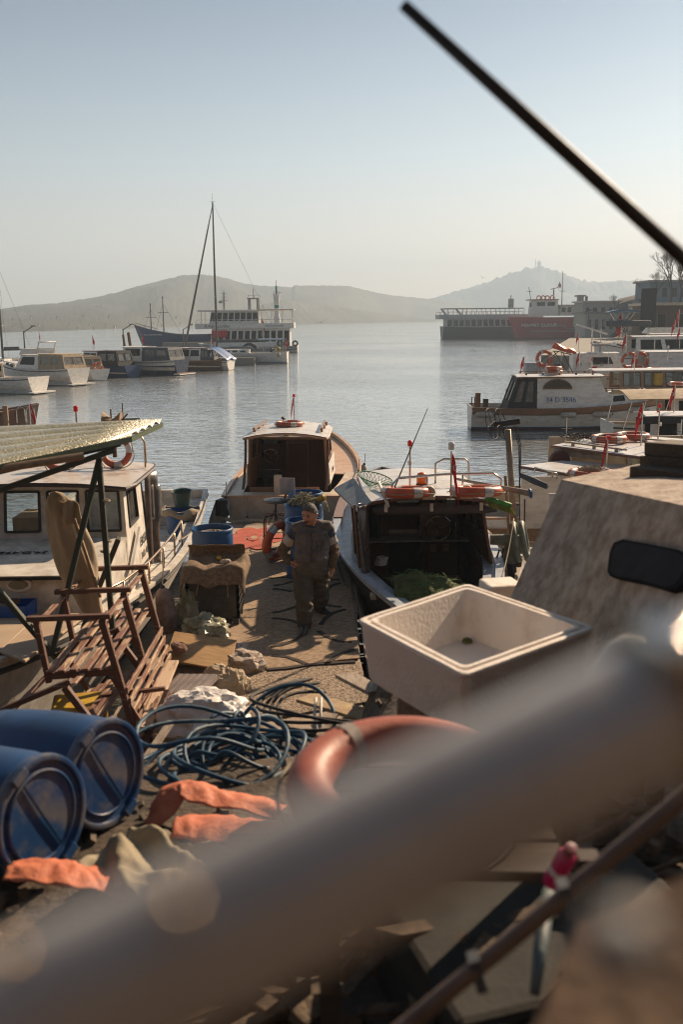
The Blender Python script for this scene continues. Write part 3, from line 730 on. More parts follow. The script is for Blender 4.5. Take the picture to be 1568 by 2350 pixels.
wins = [(i/12+.012, .3, i/12+.07, .88) for i in range(12)]
bx(483, 662, 757, 797, 4.1, 'lower_cabin', mWhite, wins)
bx(482, 592, 719, 748, 3.7, 'upper_cabin', mWhite, [(i/8+.015, .3, i/8+.11, .9) for i in range(8)])
def slab(px0, px1, py0, py1, w, name, mat, par=None):
    mb = MB(); mb.box((((565-px0)+(565-px1))/2*k, 0, (811-(py0+py1)/2)*k), ((px1-px0)*k, w, (py1-py0)*k)); return mb.build(name, mat, par or t, bevel=.05)
slab(452, 672, 745, 757, 4.9, 'upper_deck', mWhite); slab(458, 592, 715.5, 719, 4.6, 'roof', mWhite); slab(592, 672, 715, 717.5, 4.4, 'awning', mCream)
mb = MB()
for px in (600, 622, 645, 668, 466):
    for sg in (1,-1): mb.tube([((565-px)*k, sg*2.1, (811-746)*k), ((565-px)*k, sg*2.1, (811-718)*k)], .05, 6)
mb.build('awning_post', mWhite, t)
for sg in (1,-1):
    rail_pipe(t, [((565-px)*k, sg*2.3, (811-745)*k) for px in range(454, 672, 12)], 8*k, mWhite, .035)
text('ferry_name', 'B.Ada İstanbul', 9.5*k, t.location+V3(((500-565)*k,-2.47,(811-751)*k)), V3((1,0,0)), V3((0,0,1)), mInkB, t, shear=.35)
text('web_address', 'www.Prenstur.net', 5.6*k, t.location+V3(((628-565)*k,-2.47,(811-751)*k)), V3((1,0,0)), V3((0,0,1)), mInkBlue, t)
mb = MB(); mb.box(((565-505)*k, 2.09, (811-768)*k), (34*k, .03, 15*k)); mb.build('flag_panel', mRed, t)
mb = MB(); X = (565-514)*k; mb.lathe([(.16,0),(.16,20*k),(.1,36*k),(.05,44*k)], (X,0,(811-717)*k), 10)
for z_ in (22,30,38): mb.box((X,0,(811-717+z_)*k), (22*k*(1-z_/80),.06,.06))
mb.lathe([(.001,0),(.3,.05),(.25,.35),(.001,.4)], (X+.5,0,(811-717+16)*k), 10); mb.build('radar_mast', mGrey, t)
mb = MB(); a, b_ = (565-571)*k, (565-590)*k; zt = (811-691)*k; zb = (811-717)*k
for sy in (1.2,-1.2): mb.tube([(a,sy,zb),(a,sy,zt),(b_,sy,zt),(b_,sy,zb)], .14, 6)
mb.box(((a+b_)/2,0,zt),(abs(a-b_)+.5,2.6,.12)); mb.build('gantry', mGrey, t)
rail_pipe(t, [(a+.3,-1.2,zt),((a+b_)/2,-1.2,zt),(b_-.3,-1.2,zt)], 8*k, mGrey, .03)
mb = MB(); mb.tube([((a+b_)/2,0,zt),((a+b_)/2,0,zt+22*k)], .06, 6); mb.build('mast', mGrey, t)
for i, px in enumerate((640, 655, 674)):
    mb = MB(); mb.torus(((565-px)*k, 2.4, (811-790)*k), .32, .13, Matrix.Rotation(PI/2,3,'X'), 18, 8); mb.build('tyre_fender', mBlackRub, t, smooth=True)
flag(t, ((565-600)*k,2.3,(811-775)*k), 2.6, .9, 1.2, ang=2.8, r=.04)
# lighthouse on the breakwater
LB = Y(633, 737, 165); u = 165/FP
kind(MB().box((LB.x-9, 170, WZ+.5), (20, 6, 1.2)).build('breakwater', M('jetty_concrete', (.25,.23,.2))))
t = thing('lighthouse', 'small white harbour light tower with a green band and green lamp behind the ferry', 'lighthouse', V3((LB.x, 168, WZ+1.1)))
zz = LB.z-t.location.z
mb = MB(); mb.lathe([(9*u,0),(9*u,zz),(5.5*u,zz+16*u)], n=10); mb.lathe([(5*u,zz+10*u),(5.4*u,zz+30*u)], n=12); mb.lathe([(5.4*u,zz+36*u),(7.6*u,zz+59*u),(7.6*u,zz+60*u),(.1,zz+60.2*u)], n=12); mb.build('tower', mWhite, t)
mb = MB(); mb.lathe([(5.45*u,zz+30*u),(5.5*u,zz+36*u)], n=12); mb.build('green_band', M('green_band_paint', (.02,.25,.2), .5, bump=0), t)
rail_pipe(t, [(7*u*math.cos(a), 7*u*math.sin(a), zz+60*u) for a in [i*PI/4 for i in range(9)]], 6*u, mGrey, .02)
mb = MB(); mb.lathe([(2*u,zz+60*u),(2*u,zz+72*u)], n=8); mb.bar((3*u,0,zz+66*u),(11*u,0,zz+60*u)+(0,) if False else (11*u,0,zz+64*u), .5, .06); mb.build('lamp_post', mDGrey, t)
mb = MB(); mb.lathe([(.01,zz+72*u),(2.4*u,zz+72*u),(2.4*u,zz+78*u),(.01,zz+80*u)], n=10); mb.build('green_lamp', M('green_lamp_glass', (.02,.35,.3), .2, bump=0), t)
mb = MB(); mb.tube([(0,0,zz+78*u),(0,0,zz+92*u)], .04, 5); mb.build('aerial', mDGrey, t)
# ---------------------------------------------------------------- grey ferry far right
FR = wl(1105, 778); k = FR.y/FP; X0 = 1105
t = thing('passenger_ferry', 'long grey two-deck ferry with open top deck beyond the red ship', 'ferry', FR+V3((4,6,0)), rad(3))
sh = Shape(250*k, 6, 33*k*.8, k=-.5, st=.97, p=.5, shb=.15, rake=1.5)
mG1 = M('ferry_dark_hull_paint', (.06,.065,.075), .5); mG2 = M('ferry_pale_paint', (.45,.46,.47), .5)
make_hull(t, sh, mG1, mBottK, (), bul=.2, cap=mG2); make_deck(t, sh, .01, .98, .2, mG1)
def slb(px0, px1, py0, py1, w, name, mat):
    mb = MB(); mb.box((((px0+px1)/2-X0)*k-4, 0, (778-(py0+py1)/2)*k), ((px1-px0)*k, w, (py1-py0)*k)); return mb.build(name, mat, t, bevel=.04)
c, q = cabin(t, (1028-X0)*k-4, (1250-X0)*k-4, 5.4, 5.2, (778-752)*k, (778-733)*k, rf=.3, tum=.05, mat=mG2, gm=mGlassD, sides=[(i/16+.01,.15,i/16+.052,.85) for i in range(16)], name='lower_cabin')
slb(1010, 1250, 723, 733, 6.1, 'upper_deck', mG2); slb(1022, 1205, 708.5, 711, 5.6, 'awning', mG2)
mb = MB()
for px in range(1030, 1210, 22):
    for sg in (1,-1): mb.tube([((px-X0)*k-4, sg*2.7, (778-723)*k), ((px-X0)*k-4, sg*2.7, (778-710)*k)], .07, 6)
mb.build('awning_post', mG2, t)
for sg in (1,-1): rail_pipe(t, [((px-X0)*k-4, sg*2.95, (778-723)*k) for px in range(1012, 1210, 10)], 6*k, mG2, .05)
for px in (1018, 1052):
    mb = MB(); mb.bar(((px-4-X0)*k-4, -2.9, (778-710)*k), ((px+12-X0)*k-4, -2.9, (778-728)*k), .3, .7, up=(0,1,0)); mb.build('arch', mG2, t)
slb(1176, 1186, 688, 708, 1.6, 'funnel', mGrey)
mb = MB(); mb.tube([((1181-X0)*k-4,0,(778-708)*k),((1181-X0)*k-4,0,(778-680)*k)], .12, 6); mb.build('mast', mGrey, t)
# ---------------------------------------------------------------- red ship
FR = wl(1250, 776); FR.y -= 8; k = FR.y/FP; X0 = 1250; Y0 = 776+1.6
t = thing('cargo_ship', 'red steel ship with white wheelhouse and its name in white on the bow', 'ship', FR, rad(180))
sh = Shape(200*k, 5.2, 48*k, k=-.5, st=.9, p=.5, shb=.02, rake=2.0, tm=.6)
make_hull(t, sh, mRedH, mBott, ((.05,.3,mBott),), bul=.4, cap=mRedH); make_deck(t, sh, .01, .97, .5, mRust)
def P(px, py, y=0): return V3((-(px-X0)*k, y, (Y0-py)*k))
c, q = cabin(t, -(1258-X0)*k, -(1197-X0)*k, 3.6, 3.2, (Y0-726)*k, (Y0-693)*k, rf=.3, tum=.1, mat=mWhite, gm=mGlassD, sides=((.12,.66,.4,.9),(.5,.66,.8,.9)), front=((.1,.6,.45,.9),(.55,.6,.9,.9)), name='wheelhouse')
mb = MB(); mb.box(P(1226,691), (66*k,4.0,.25)); mb.build('roof', mVarnL, c)
c, q = cabin(t, -(1345-X0)*k, -(1262-X0)*k, 3.8, 3.6, (Y0-726)*k, (Y0-704)*k, rf=.2, tum=.1, mat=mWhiteD, gm=mGlassD, sides=[(i/6+.03,.35,i/6+.13,.8) for i in range(6)], name='aft_house')
mb = MB(); mb.box(P(1303,703), (92*k,4.2,.2)); mb.build('roof', mCream, c)
for px in (1214,1224,1233,1244):
    mb = MB(); mb.torus(P(px,686.5,2.0), 4.3*k, .12, Matrix.Rotation(PI/2,3,'X'), 20, 8); mb.build('life_ring', mOrange, t, smooth=True)
mb = MB(); mb.tube([P(1251,690),P(1251,668)], .14, 6); mb.tube([P(1244,668),P(1260,664),P(1264,652)], .09, 6); mb.build('mast', mDGrey, t)
mb = MB(); mb.tube([P(1270,720),P(1270,628)], [.16,.05], 6); mb.tube([P(1264,672),P(1276,672)], .06, 5); mb.build('aerial_mast', mGrey, t)
mb = MB(); mb.tube([P(1200,690),P(1195,663)], .07, 5); mb.tube([P(1191,672),P(1202,672)], .05, 5); mb.build('signal_mast', mDGrey, t)
mb = MB(); mb.tube([P(1314,704),P(1314,684)], .08, 5); mb.box(P(1325,690), (.5,.4,1.2)); mb.build('aft_mast', mDGrey, t)
for py in (751, 760):
    mb = MB(); pts = [(1190,py-3),(1270,py-3),(1278,py+4),(1345,py+4)] if py < 755 else [(1196,py),(1345,py)]
    mb.tube([P(a,b,2.55) for a, b in pts], .09, 5); mb.build('pipe', mGrey, t)
for px in (1302,1334):
    mb = MB(); mb.torus(P(px,752,2.72), .62, .24, Matrix.Rotation(PI/2,3,'X'), 18, 8); mb.build('tyre_fender', mBlackRub, t, smooth=True)
mb = MB(); mb.tube([P(1262,668),P(1262,655)],.04,5); mb.build('flag_pole', mDGrey, t); mb = MB(); mb.box(P(1265,660), (3.5*k,.03,9*k)); mb.build('flag', mRed, t)
ta, tb = sh.pt(.80,(Y0-747)*k,1,.12), sh.pt(.56,(Y0-747)*k,1,.12); ta, tb = V3((-ta.x,-ta.y,ta.z))+FR, V3((-tb.x,-tb.y,tb.z))+FR
text('ship_name', 'MEHMET ÇUKUR', 10.5*k, (ta+tb)/2+V3((0,-.12,0)), tb-ta, V3((0,-.05,1)), M('bright_white_ink', (.85,.85,.82), .6, bump=0), t, depth=.06)
# ---------------------------------------------------------------- right hand rows
def leye(t, px, py, wy, z=None):  # local coords in thing t of a photo point at world depth wy
    p = Y(px, py, wy)-t.location
    return Matrix.Rotation(-t.rotation_euler[2], 3, 'Z') @ p
# R1: white boat 34 D 3546
p = wl(1318, 992); t = thing('cabin_boat', 'white wooden cabin boat numbered 34 D 3546 with a black canopy', 'boat', V3((p.x+.1, 43.2, WZ)), rad(-2))
sh = Shape(8.5, 2.7, .95, k=-.4, st=.86, tm=.5, p=.55, shb=.42, shs=.05, rake=.5); x = sh.x
make_hull(t, sh, mWhite, mBott, ((-.26,0,mVarnL),(.10,.15,mBlueSt),(.03,.10,mBott)), bul=.16, cap=mVarn, rub=(mVarn, .27, .018))
make_deck(t, sh, .3, .98, .1, mWhite); side_decks(t, sh, .01, .3, .12, .18, .35, mVarnL, mCream)
z0 = .93
c, q = cabin(t, x(.235)+.98-.98+.75, x(.70), 2.0, 1.7, z0, z0+1.32, rf=.55, tum=.12, mat=mWhite, gm=mGlass, fm=mVarn, sides=(), front=((.08,.35,.47,.9),(.53,.35,.92,.9)), name='cabin', back_open=True)
# arched window plates each side
for sg in (-1, 1):
    a = q['S' if sg < 0 else 'P']; d = a[0 if sg < 0 else 1]; e = a[1 if sg < 0 else 0]
    ux = (e-d).normalized(); uz = V3((0, -sg*.075, 1)).normalized()
    o = d+ux*.32+V3((0,sg*.005-sg*0.055,.82)); nn = V3((0,sg*.03,0))
    mb = MB(); arcwin(mb, o+ux*.55, ux, uz, 1.25, .42, 14, nn); f = mb.build('arched_window', mVarn, c)
    mb = MB(); arcwin(mb, o+ux*.55+V3((0,sg*.026,.03)), ux, uz, 1.13, .34, 14, V3((0,sg*.01,0))); mb.build('pane', mGlassD if False else M('smoked_pane', (.035,.04,.03), .08, bump=0, spec=.8), f)
c2, q2 = cabin(t, x(.70)-.6, x(.93), 1.75, .9, (z0, z0+.25), (z0+.62, z0+.70), rf=.3, tum=.06, mat=mWhite, sides=((.28,.35,.48,.72),), gm=mGlassD, name='coach_roof')
mb = MB(); mb.prism([q2['S'][3], q2['S'][2], q2['P'][3], q2['P'][2]], (0,0,.03)); mb.build('coach_top', mRoofW, t)
for sg in (1,-1):
    mb = MB(); a = q2['S' if sg < 0 else 'P']; A, B = (a[3], a[2]) if sg < 0 else (a[2], a[3])
    mb.bar(A+V3((.1,-sg*.1,.1)), B+V3((-.2,-sg*.08,.1)), .05, .03)
    for i in range(8): pp = A.lerp(B, (i+.3)/8.6)+V3((.05,-sg*.1,.06)); mb.box(pp, (.09,.05,.08))
    mb.build('grab_rail', mVarn, t)
r = roof(t, x(.235)-.1, x(.70)-.35, 2.1, 1.75, z0+1.34, mat=mRoofW, trim=mVarn)
for sg in (1,-1):
    mb = MB(); mb.bar((x(.24)+.2,sg*.85,z0+1.48),(x(.6),sg*.75,z0+1.48),.04,.03)
    for i in range(5): mb.box((x(.24)+.25+i*.7,sg*.83,z0+1.44),(.08,.04,.07))
    mb.build('grab_rail', mVarn, t)
# black canopy
cn, qq = cabin(t, x(.235)-.55, x(.235)+.76, 2.15, 2.05, z0-.12, z0+1.3, rf=-.0, rb=.5, tum=.12, mat=mBlack, sides=((.16,.28,.44,.9),(.56,.28,.86,.9)), back=((.1,.3,.45,.88),(.55,.3,.9,.88)), gm=mPVC, fm=mBlack, th=.015, name='canopy')
mb = MB(); mb.tube([(x(0)+.75,.5,.9),(x(0)+.75,.5,1.25)], .12, 12); mb.build('engine_bin', mBlackRub, t)
mb = MB(); mb.box((x(0)+.45,.9,1.1),(.22,.2,.75)); mb.build('mooring_post', mDarkW, t)
mb = MB(); mb.tube([(x(0)+.15,.6,.95),(x(0)+.15,.6,1.3),(x(0)+.25,.3,1.35),(x(0)+.25,.3,.95)],.02,6); mb.build('stern_rail', mRust, t)
rot = Matrix.Rotation(t.rotation_euler[2],3,'Z')
text('registration_number', '34 D 3546', .30, t.location+rot@V3((x(.235)+1.75, -1.075, z0+.37)), rot@V3((1,.045,0)), V3((0,.075,1)), mInkBlue, t)
flag(t, (x(.24)+.35,.5,z0+1.4), .75, .3, .45, ang=2.8, r=.015)
navlight(t, (x(.62),.3,z0+1.4), .55)
life_ring('two faded rings stacked on the roof of the boat numbered 34 D 3546, upper one', t.location+rot@V3((x(.42),0,z0+1.66)), .30, .075)
life_ring('two faded rings stacked on the roof of the boat numbered 34 D 3546, lower one', t.location+rot@V3((x(.425),0,z0+1.51)), .30, .075, mat=mOrangeF)
for i, (u, zz, l) in enumerate(((.065,.72,'leftmost white fender at the stern corner of the boat numbered 34 D 3546'),(.475,.70,'shortest white fender amidships on the boat numbered 34 D 3546'),(.645,.70,'dirty white fender right of the shortest one on the boat numbered 34 D 3546'),(.83,.86,'white fender nearest the bow of the boat numbered 34 D 3546'))):
    pt = sh.pt(u, zz, -1, .13); fender(l, t.location+rot@pt, .13, .78 if i != 1 else .62, 'fenders along the numbered white boat', tilt=(0, PI/2), rope=0)
# R2 white cabin KB
t, sh = simple_cruiser('cabin_boat', 'white fibreglass cabin boat marked KB-4307 and 112', 'boat', V3((wl(1340,885).x+.6, 66, WZ)), rad(-4), 7.0, 2.5, 1.15, cab=(.16,.66), ch=1.35, rake=.75, sidew=((.42,.5,.82,.8),), openback=False)
rot = Matrix.Rotation(rad(-4),3,'Z')
text('registration_number', 'KB-4307', .2, t.location+rot@V3((-1.05,-.93,1.72)), rot@V3((1,.03,0)), V3((0,.07,1)), mInkB, t)
mb = MB(); mb.box((-1.05,-.945,1.38),(.34,.03,.36)); sg_ = mb.build('emergency_sign', mRed, t)
text('sign_number', '112', .2, t.location+rot@V3((-1.05,-.965,1.38)), rot@V3((1,0,0)), V3((0,.0,1)), mInkW, sg_)
for xx in (-1.95,-.55):
    mb = MB(); mb.torus((xx,-.93,1.7), .10, .02, Matrix.Rotation(PI/2,3,'X'), 18, 6); mb.build('round_badge', mGrey, t)
flag(t, (-1.9,.3,2.45), 1.3, .35, .6, ang=2.7, r=.02); navlight(t, (-1.1,0,2.45), 1.5, r=.05, red=False)
mb = MB(); mb.box((-.5,.2,2.9),(.9,.9,.16)); mb.tube([(-.5,.2,2.45),(-.5,.2,2.85)],.06,6); mb.build('radar', mGrey, t, bevel=.04)
mb = MB(); mb.lathe([(.001,0),(.22,.1),(.25,.5),(.2,1.1),(.001,1.2)], (-3.35,-.4,.6), 12); mb.build('outboard_engine', mBlackRub, t)
# R3 pontoon + RIB + honda
p = wl(1172, 893); t = thing('pontoon', 'low grey float stacked with driftwood at the left end of the right-hand row', 'pontoon', V3((p.x, 62, WZ)), rad(-6))
mb = MB(); mb.box((0,0,.1),(2.2,1.6,.5)); mb.build('float', mDGrey, t, bevel=.05)
mb = MB(); random.seed(3)
for i in range(60):
    a = random.uniform(-.35,.35); c_ = V3((random.uniform(-.5,.7), random.uniform(-.6,.6), .4+random.random()*.35)); d = V3((math.cos(a),math.sin(a),random.uniform(-.15,.15)))*random.uniform(.3,.6); mb.tube([c_-d,c_+d],.025,5)
mb.build('driftwood', mOldW, t)
t = thing('inflatable_boat', 'small pale blue inflatable dinghy with a large outboard and a bent rail', 'boat', V3((wl(1215,895).x+.6, 61, WZ)), rad(8))
mb = MB()
for sg in (1,-1): mb.tube([(-1.7,sg*.65,.3),(1.0,sg*.65,.35),(1.7,sg*.4,.45),(1.95,0,.55)], [.2,.24,.22,.2], 10)
mb.build('tube', M('pale_blue_vinyl', (.40,.47,.52), .5), t, smooth=True); mb = MB(); mb.box((-.2,0,.25),(3.2,1.0,.12)); mb.build('floor', mGrey, t)
mb = MB(); mb.tube([(-1.5,0,.2),(-1.5,0,.6)],.1,8); mb.box((-1.45,0,1.75),(1.0,.75,.62)); mb.box((-1.45,0,1.1),(.35,.35,1.0)); o = mb.build('outboard_engine', M('outboard_grey', (.42,.46,.5), .3), t, bevel=.12)
text('engine_lettering', 'HONDA', .24, t.location+V3((-1.35,-.60,1.66)), (1,.12,0), (0,0,1), mInkB, o)
mb = MB(); mb.tube([(-.9,-.6,.5),(-.7,-.5,2.2),(0,-.4,2.7),(.8,-.4,2.5)],.03,6); mb.tube([(-.9,.6,.5),(-.7,.5,2.2),(.0,.4,2.7),(1.5,.4,.6)],.03,6); mb.tube([(1.4,-.4,.6),(.3,-.4,2.6)],.03,6); mb.tube([(0,-.4,2.7),(0,.4,2.7)],.03,6); mb.build('frame', mRust, t)
mb = MB(); mb.grid(lambda u, v: V3((-.1+1.2*u,(v-.5)*1.0,3.0-.35*u+.18*math.sin(PI*v)+.1*noise.noise(V3((u*3,v*3,0))))),8,8,th=.15); mb.build('bundled_cover', mOrange, t, smooth=True)
life_ring('orange ring hung on the rusty rail of the inflatable dinghy', t.location+V3((-.85,-.75,2.3)), .42, .10, Matrix.Rotation(PI/2,3,'X'))
# R4 flybridge with blue bimini
t, sh = simple_cruiser('motor_cruiser', 'large white flybridge cruiser with a dark blue sunshade on top', 'boat', V3((wl(1420,850).x+2.2, 84, WZ)), rad(172), 11.5, 3.8, 1.9, cab=(.3,.72), ch=1.5, fly=True, rake=1.4, sidew=((.15,.45,.42,.9),(.5,.45,.9,.9)))
p = [leye(t, 1397, 718, 84), leye(t, 1465, 716, 84)]
mb = MB(); mb.grid(lambda u, v: V3((p[0].x+(p[1].x-p[0].x)*u,(v-.5)*2.6,p[0].z+.18*math.sin(PI*u))), 8, 4, th=.1); bi = mb.build('sunshade', mBlueSt, t)
mb = MB()
for u_ in (.15,.85):
    X = p[0].x+(p[1].x-p[0].x)*u_
    for sg in (1,-1): mb.tube([(X,sg*1.25,p[0].z+.05),(p[0].x*.5+p[1].x*.5+(u_-.5)*.8,sg*1.2,3.4)],.035,5)
mb.build('sunshade_frame', mChrome, bi)
flag(t, leye(t,1428,740,84)-V3((0,0,1.2)), 2.0, .9, 1.1, ang=.5, r=.03)
mb = MB(); a = leye(t,1330,742,84); b_ = leye(t,1352,738,84); mb.bar((a.x,-.9,a.z-.1),(a.x-2.5,-.9,a.z-.9),1.2,.12); mb.build('fly_wing', mWhite, t)
mb = MB(); mb.box(leye(t,1440,742,84),(3.6,2.2,.5)); mb.build('dinghy_cover', mDGrey, t, bevel=.15)
# R5, R6
t, sh = simple_cruiser('cabin_boat', 'white cruiser with arched dark windows behind the boat carrying two big rings', 'boat', V3((wl(1520,870).x+.8, 76, WZ)), rad(2), 9, 3.2, 1.7, cab=(.12,.7), ch=1.65, rake=1.0, sidew=((.08,.45,.42,.85),(.5,.45,.92,.85)))
flag(t, (-.5,-.9,3.4), 1.0, .45, .8, ang=2.6, r=.03)
t, sh = simple_cruiser('cabin_boat', 'white cabin boat with two big orange rings hung on its side', 'boat', V3((wl(1500,900).x+.9, 58, WZ)), rad(3), 8.2, 2.8, 1.5, cab=(.1,.72), ch=1.35, rake=.9, sidew=((.62,.45,.95,.85),))
for px, lb in ((1446,'left one of two big orange rings on the side of the white cabin boat'),(1474,'right one of two big orange rings on the side of the white cabin boat')):
    q = Y(px, 827, 56.4); life_ring(lb, q+V3((0,0 if px<1460 else .3,0)), .40, .085, Matrix.Rotation(PI/2,3,'X'), group='big rings on the white cabin boat')
flag(t, leye(t,1437,815,57), 1.2, .4, .6, ang=2.8, r=.03)
life_ring('small red ring lying on the roof right of the two big hung rings', Y(1510,848,54)+V3((0,.4,0)), .42, .1)
# small awning board boat between
t, sh = simple_cruiser('open_boat', 'low varnished boat with flat white roof, behind the boat numbered 34 D 3546', 'boat', V3((wl(1440,930).x, 50, WZ)), rad(2), 7.5, 2.6, 1.0, top=mVarnL, cab=(.25,.72), ch=1.25, rake=.2, cabmat=mVarnL, sidew=((.05,.35,.30,.9),(.36,.35,.62,.9),(.68,.35,.94,.9)), glassm=mGlass, roofx=(1.3,.5))
mb = MB(); mb.box((0,-.9,1.7),(.4,.25,.6)); mb.build('fuel_can', mYellow, t, bevel=.05)
flag(t, (-1.2,-.9,2.1), .9, .3, .5, ang=2.8, r=.02)
# landing net basket + board
# R8/9: boat with beige flat awning + white roof with dark windows
t, sh = simple_cruiser('cabin_boat', 'white boat with a wide beige awning on thin poles at the right edge', 'boat', V3((wl(1510,1010).x+1.2, 35.5, WZ)), rad(-2), 8.0, 2.7, 1.0, cab=(.25,.75), ch=1.1, rake=.6)
a = leye(t,1431,915,35.0); mb = MB(); mb.grid(lambda u, v: V3((a.x+3.6*u, -1.5+3.0*v, a.z+.05+.22*math.sin(PI*v)+.05*u)), 8, 8, th=.04); aw = mb.build('awning', mBeigeC, t)
for u_ in (.15,1.4,2.9):
    for yy in (-1.4,1.4): mb = MB(); mb.tube([(a.x+u_,yy,a.z+.05),(a.x+u_-.25,yy*.9,.9)],.018,5); mb.build('awning_pole', mChrome, aw)
t, sh = simple_cruiser('cabin_boat', 'white boat with a long row of dark windows just below the beige awning', 'boat', V3((wl(1520,1040).x+.9, 30.5, WZ)), rad(-3), 7.5, 2.5, .95, cab=(.12,.75), ch=.95, rake=.4, sidew=[(i*.16+.05,.3,i*.16+.17,.85) for i in range(6)], roofx=(.15,.2))
navlight(t, leye(t,1509,985,30.5)-V3((0,0,.3)), .8); flag(t, leye(t,1548,935,30.5)-V3((0,0,.9)), 1.6, .3, .6, ang=2.8, r=.02, mat=mRed)
mb = MB(); aa = leye(t,1462,965,29.3); mb.tube([aa,aa+V3((1.7,0,.05))],.12,10); mb.build('rolled_screen', mBlack, t, smooth=True)
# R10: near white roof with ring
def deckroof(t, pts, zl, th, mat, trim=None, name='roof'):
    mb = MB(); R = Matrix.Rotation(-t.rotation_euler[2],3,'Z')
    P = [R@(G(px,py,zl)-t.location) for px, py in pts]
    mb.prism([p-V3((0,0,th)) for p in P], (0,0,th)); o = mb.build(name, mat, t, bevel=.015)
    if trim is not None:
        mb = MB(); mb.tube([p-V3((0,0,th*.6)) for p in P], th*.55, 6, closed=True); mb.build('trim', trim, o)
    return P
t = thing('cabin_boat', 'boat with a flat white roof, upper of the two flat roofs behind the speckled cabin', 'boat', V3((6.6, 21.3, WZ)), rad(2))
sh = Shape(7.8, 2.5, .95, k=-.4, st=.8); make_hull(t, sh, mWhite, mBott, ((.08,.13,mBlueSt),), bul=.12, cap=mVarnL)
side_decks(t, sh, .01, .35, .12, .15, .3, mWhite, mCream); make_deck(t, sh, .35, .98, .1, mWhite)
zt = 1.28
P = deckroof(t, [(1268,1021),(1474,1047),(1531,1030),(1590,1008),(1400,994)], zt, .05, mRoofW, mVarn)
c, q = cabin(t, -1.9, 2.2, 2.1, 1.9, .8, zt+.9-.06, rf=.3, tum=.08, mat=mCream, fm=mVarnL, gm=mGlass, sides=((.3,.4,.48,.9),(.53,.4,.72,.9),(.77,.4,.95,.9)), front=((.1,.4,.9,.9),), back_open=True)
mb = MB(); a = leye(t,1272,1034,20.2); b_ = leye(t,1385,1050,19.9); mb.tube([a.lerp(b_,i/8)+V3((0,0,.012*math.sin(i*2.2))) for i in range(9)], [.05,.07,.065,.075,.065,.07,.06,.07,.05], 10); mb.build('rolled_curtain', M('grey_curtain_cloth', (.42,.38,.33), .8), t, smooth=True)
for (A, B) in (((1296,1013),(1438,1032)),((1380,999),(1545,1012))):
    a = leye(t,*A,G(*A,zt+.06).y); b_ = leye(t,*B,G(*B,zt+.06).y); mb = MB(); mb.bar(a,b_,.05,.03)
    for u_ in (.15,.5,.85): mb.box(a.lerp(b_,u_)-V3((0,0,.045)),(.06,.04,.07))
    mb.build('grab_rail', mOldW, t)
g = G(1398,1006,zt+.09); life_ring('faded orange ring lying flat beside tangled net on the upper flat roof', g, .30, .075, mat=mOrangeF)
g = G(1452,1000,zt+.09); life_ring('reddish ring behind the flag on the upper flat roof', g, .30, .07, mat=mOrangeF)
g = leye(t,1472,1022,G(1472,1022,zt).y); flag(t, g, .86, .26, .5, ang=PI, r=.014)
g = leye(t,1510,1028,G(1510,1028,zt).y); navlight(t, g, .8)
mb = MB(); random.seed(5)
o_ = G(1338,1006,zt+.05)
for i in range(70):
    a = random.uniform(0,6.28); r = random.uniform(0,.45); s_ = [o_+V3((r*math.cos(a)+random.uniform(-.12,.12),r*math.sin(a)*1.3+random.uniform(-.15,.15),random.uniform(.0,.1))) for _ in range(4)]
    mb.tube(s_, .005, 4)
t2 = mb.build('fishing_net', mDarkIn); tag(t2, 'small dark heap of net left of the ring on the upper flat roof', 'fishing net')
mb = MB(); a = leye(t,1285,1058,20.0); mb.lathe([(.001,-.12),(.2,-.1),(.22,0),(.2,.1),(.001,.12)], a, 16, Matrix.Rotation(PI/2,3,'X')); mb.build('hatch_wheel', mBott, t)
# R11: near white roof + post with reel, brown deck
t = thing('cabin_boat', 'boat with a flat white roof, lower of the two flat roofs behind the speckled cabin', 'boat', V3((6.3, 17.5, WZ)), rad(4))
sh = Shape(7.6, 2.5, 1.0, k=-.4, st=.8); make_hull(t, sh, mWhite, mBott, ((.08,.13,mBlueSt),), bul=.2, cap=mPeach)
side_decks(t, sh, .01, .36, .16, .12, .42, mPeach, mTeak); make_deck(t, sh, .36, .98, .1, mWhite)
zt = 1.02
deckroof(t, [(1193,1068),(1362,1094),(1440,1088),(1450,1066),(1290,1056)], zt, .05, mRoofW, mVarn)
c, q = cabin(t, -2.9, 1.0, 2.0, 1.8, .78, zt+.9-.06, rf=.3, tum=.06, mat=mWhite, fm=mBlackRub, gm=mGlassD, sides=((.25,.4,.55,.9),(.62,.4,.92,.9)), back_open=True)
mb = MB(); a = leye(t,1196,1090,16.3); b_ = leye(t,1256,1116,15.9); mb.tube([a,a.lerp(b_,.5),b_], [.045,.055,.045], 10); mb.build('rolled_curtain', M('blue_grey_curtain', (.10,.11,.13), .8), t, smooth=True)
a = leye(t,1228,1083,G(1228,1083,zt).y); b_ = leye(t,1279,1098,G(1279,1098,zt).y)
rail_pipe(t, [a,a.lerp(b_,.8),b_], .09, r=.014)
g = G(1357,1086,zt+.07); life_ring('red ring full of rope lying on the lower flat roof', g, .34, .075, mat=mOrangeF)
mb = MB()
for i in range(60):
    a0 = random.uniform(0,6.28); r = random.uniform(.02,.26); mb.tube([g+V3((r*math.cos(a0+j*.5)*1.0,r*math.sin(a0+j*.5),.05+random.uniform(0,.09))) for j in range(4)], .008, 4)
tag(mb.build('rope_heap', mRope), 'heap of pale rope inside the red ring on the lower flat roof', 'rope')
g = leye(t,1392,1090,G(1392,1090,zt).y); flag(t, g, .66, .2, .52, ang=PI, r=.013)
mb = MB(); mb.box(g+V3((.02,.03,.68)), (.07,.06,.07)); mb.build('red_lamp', mRedL, t)
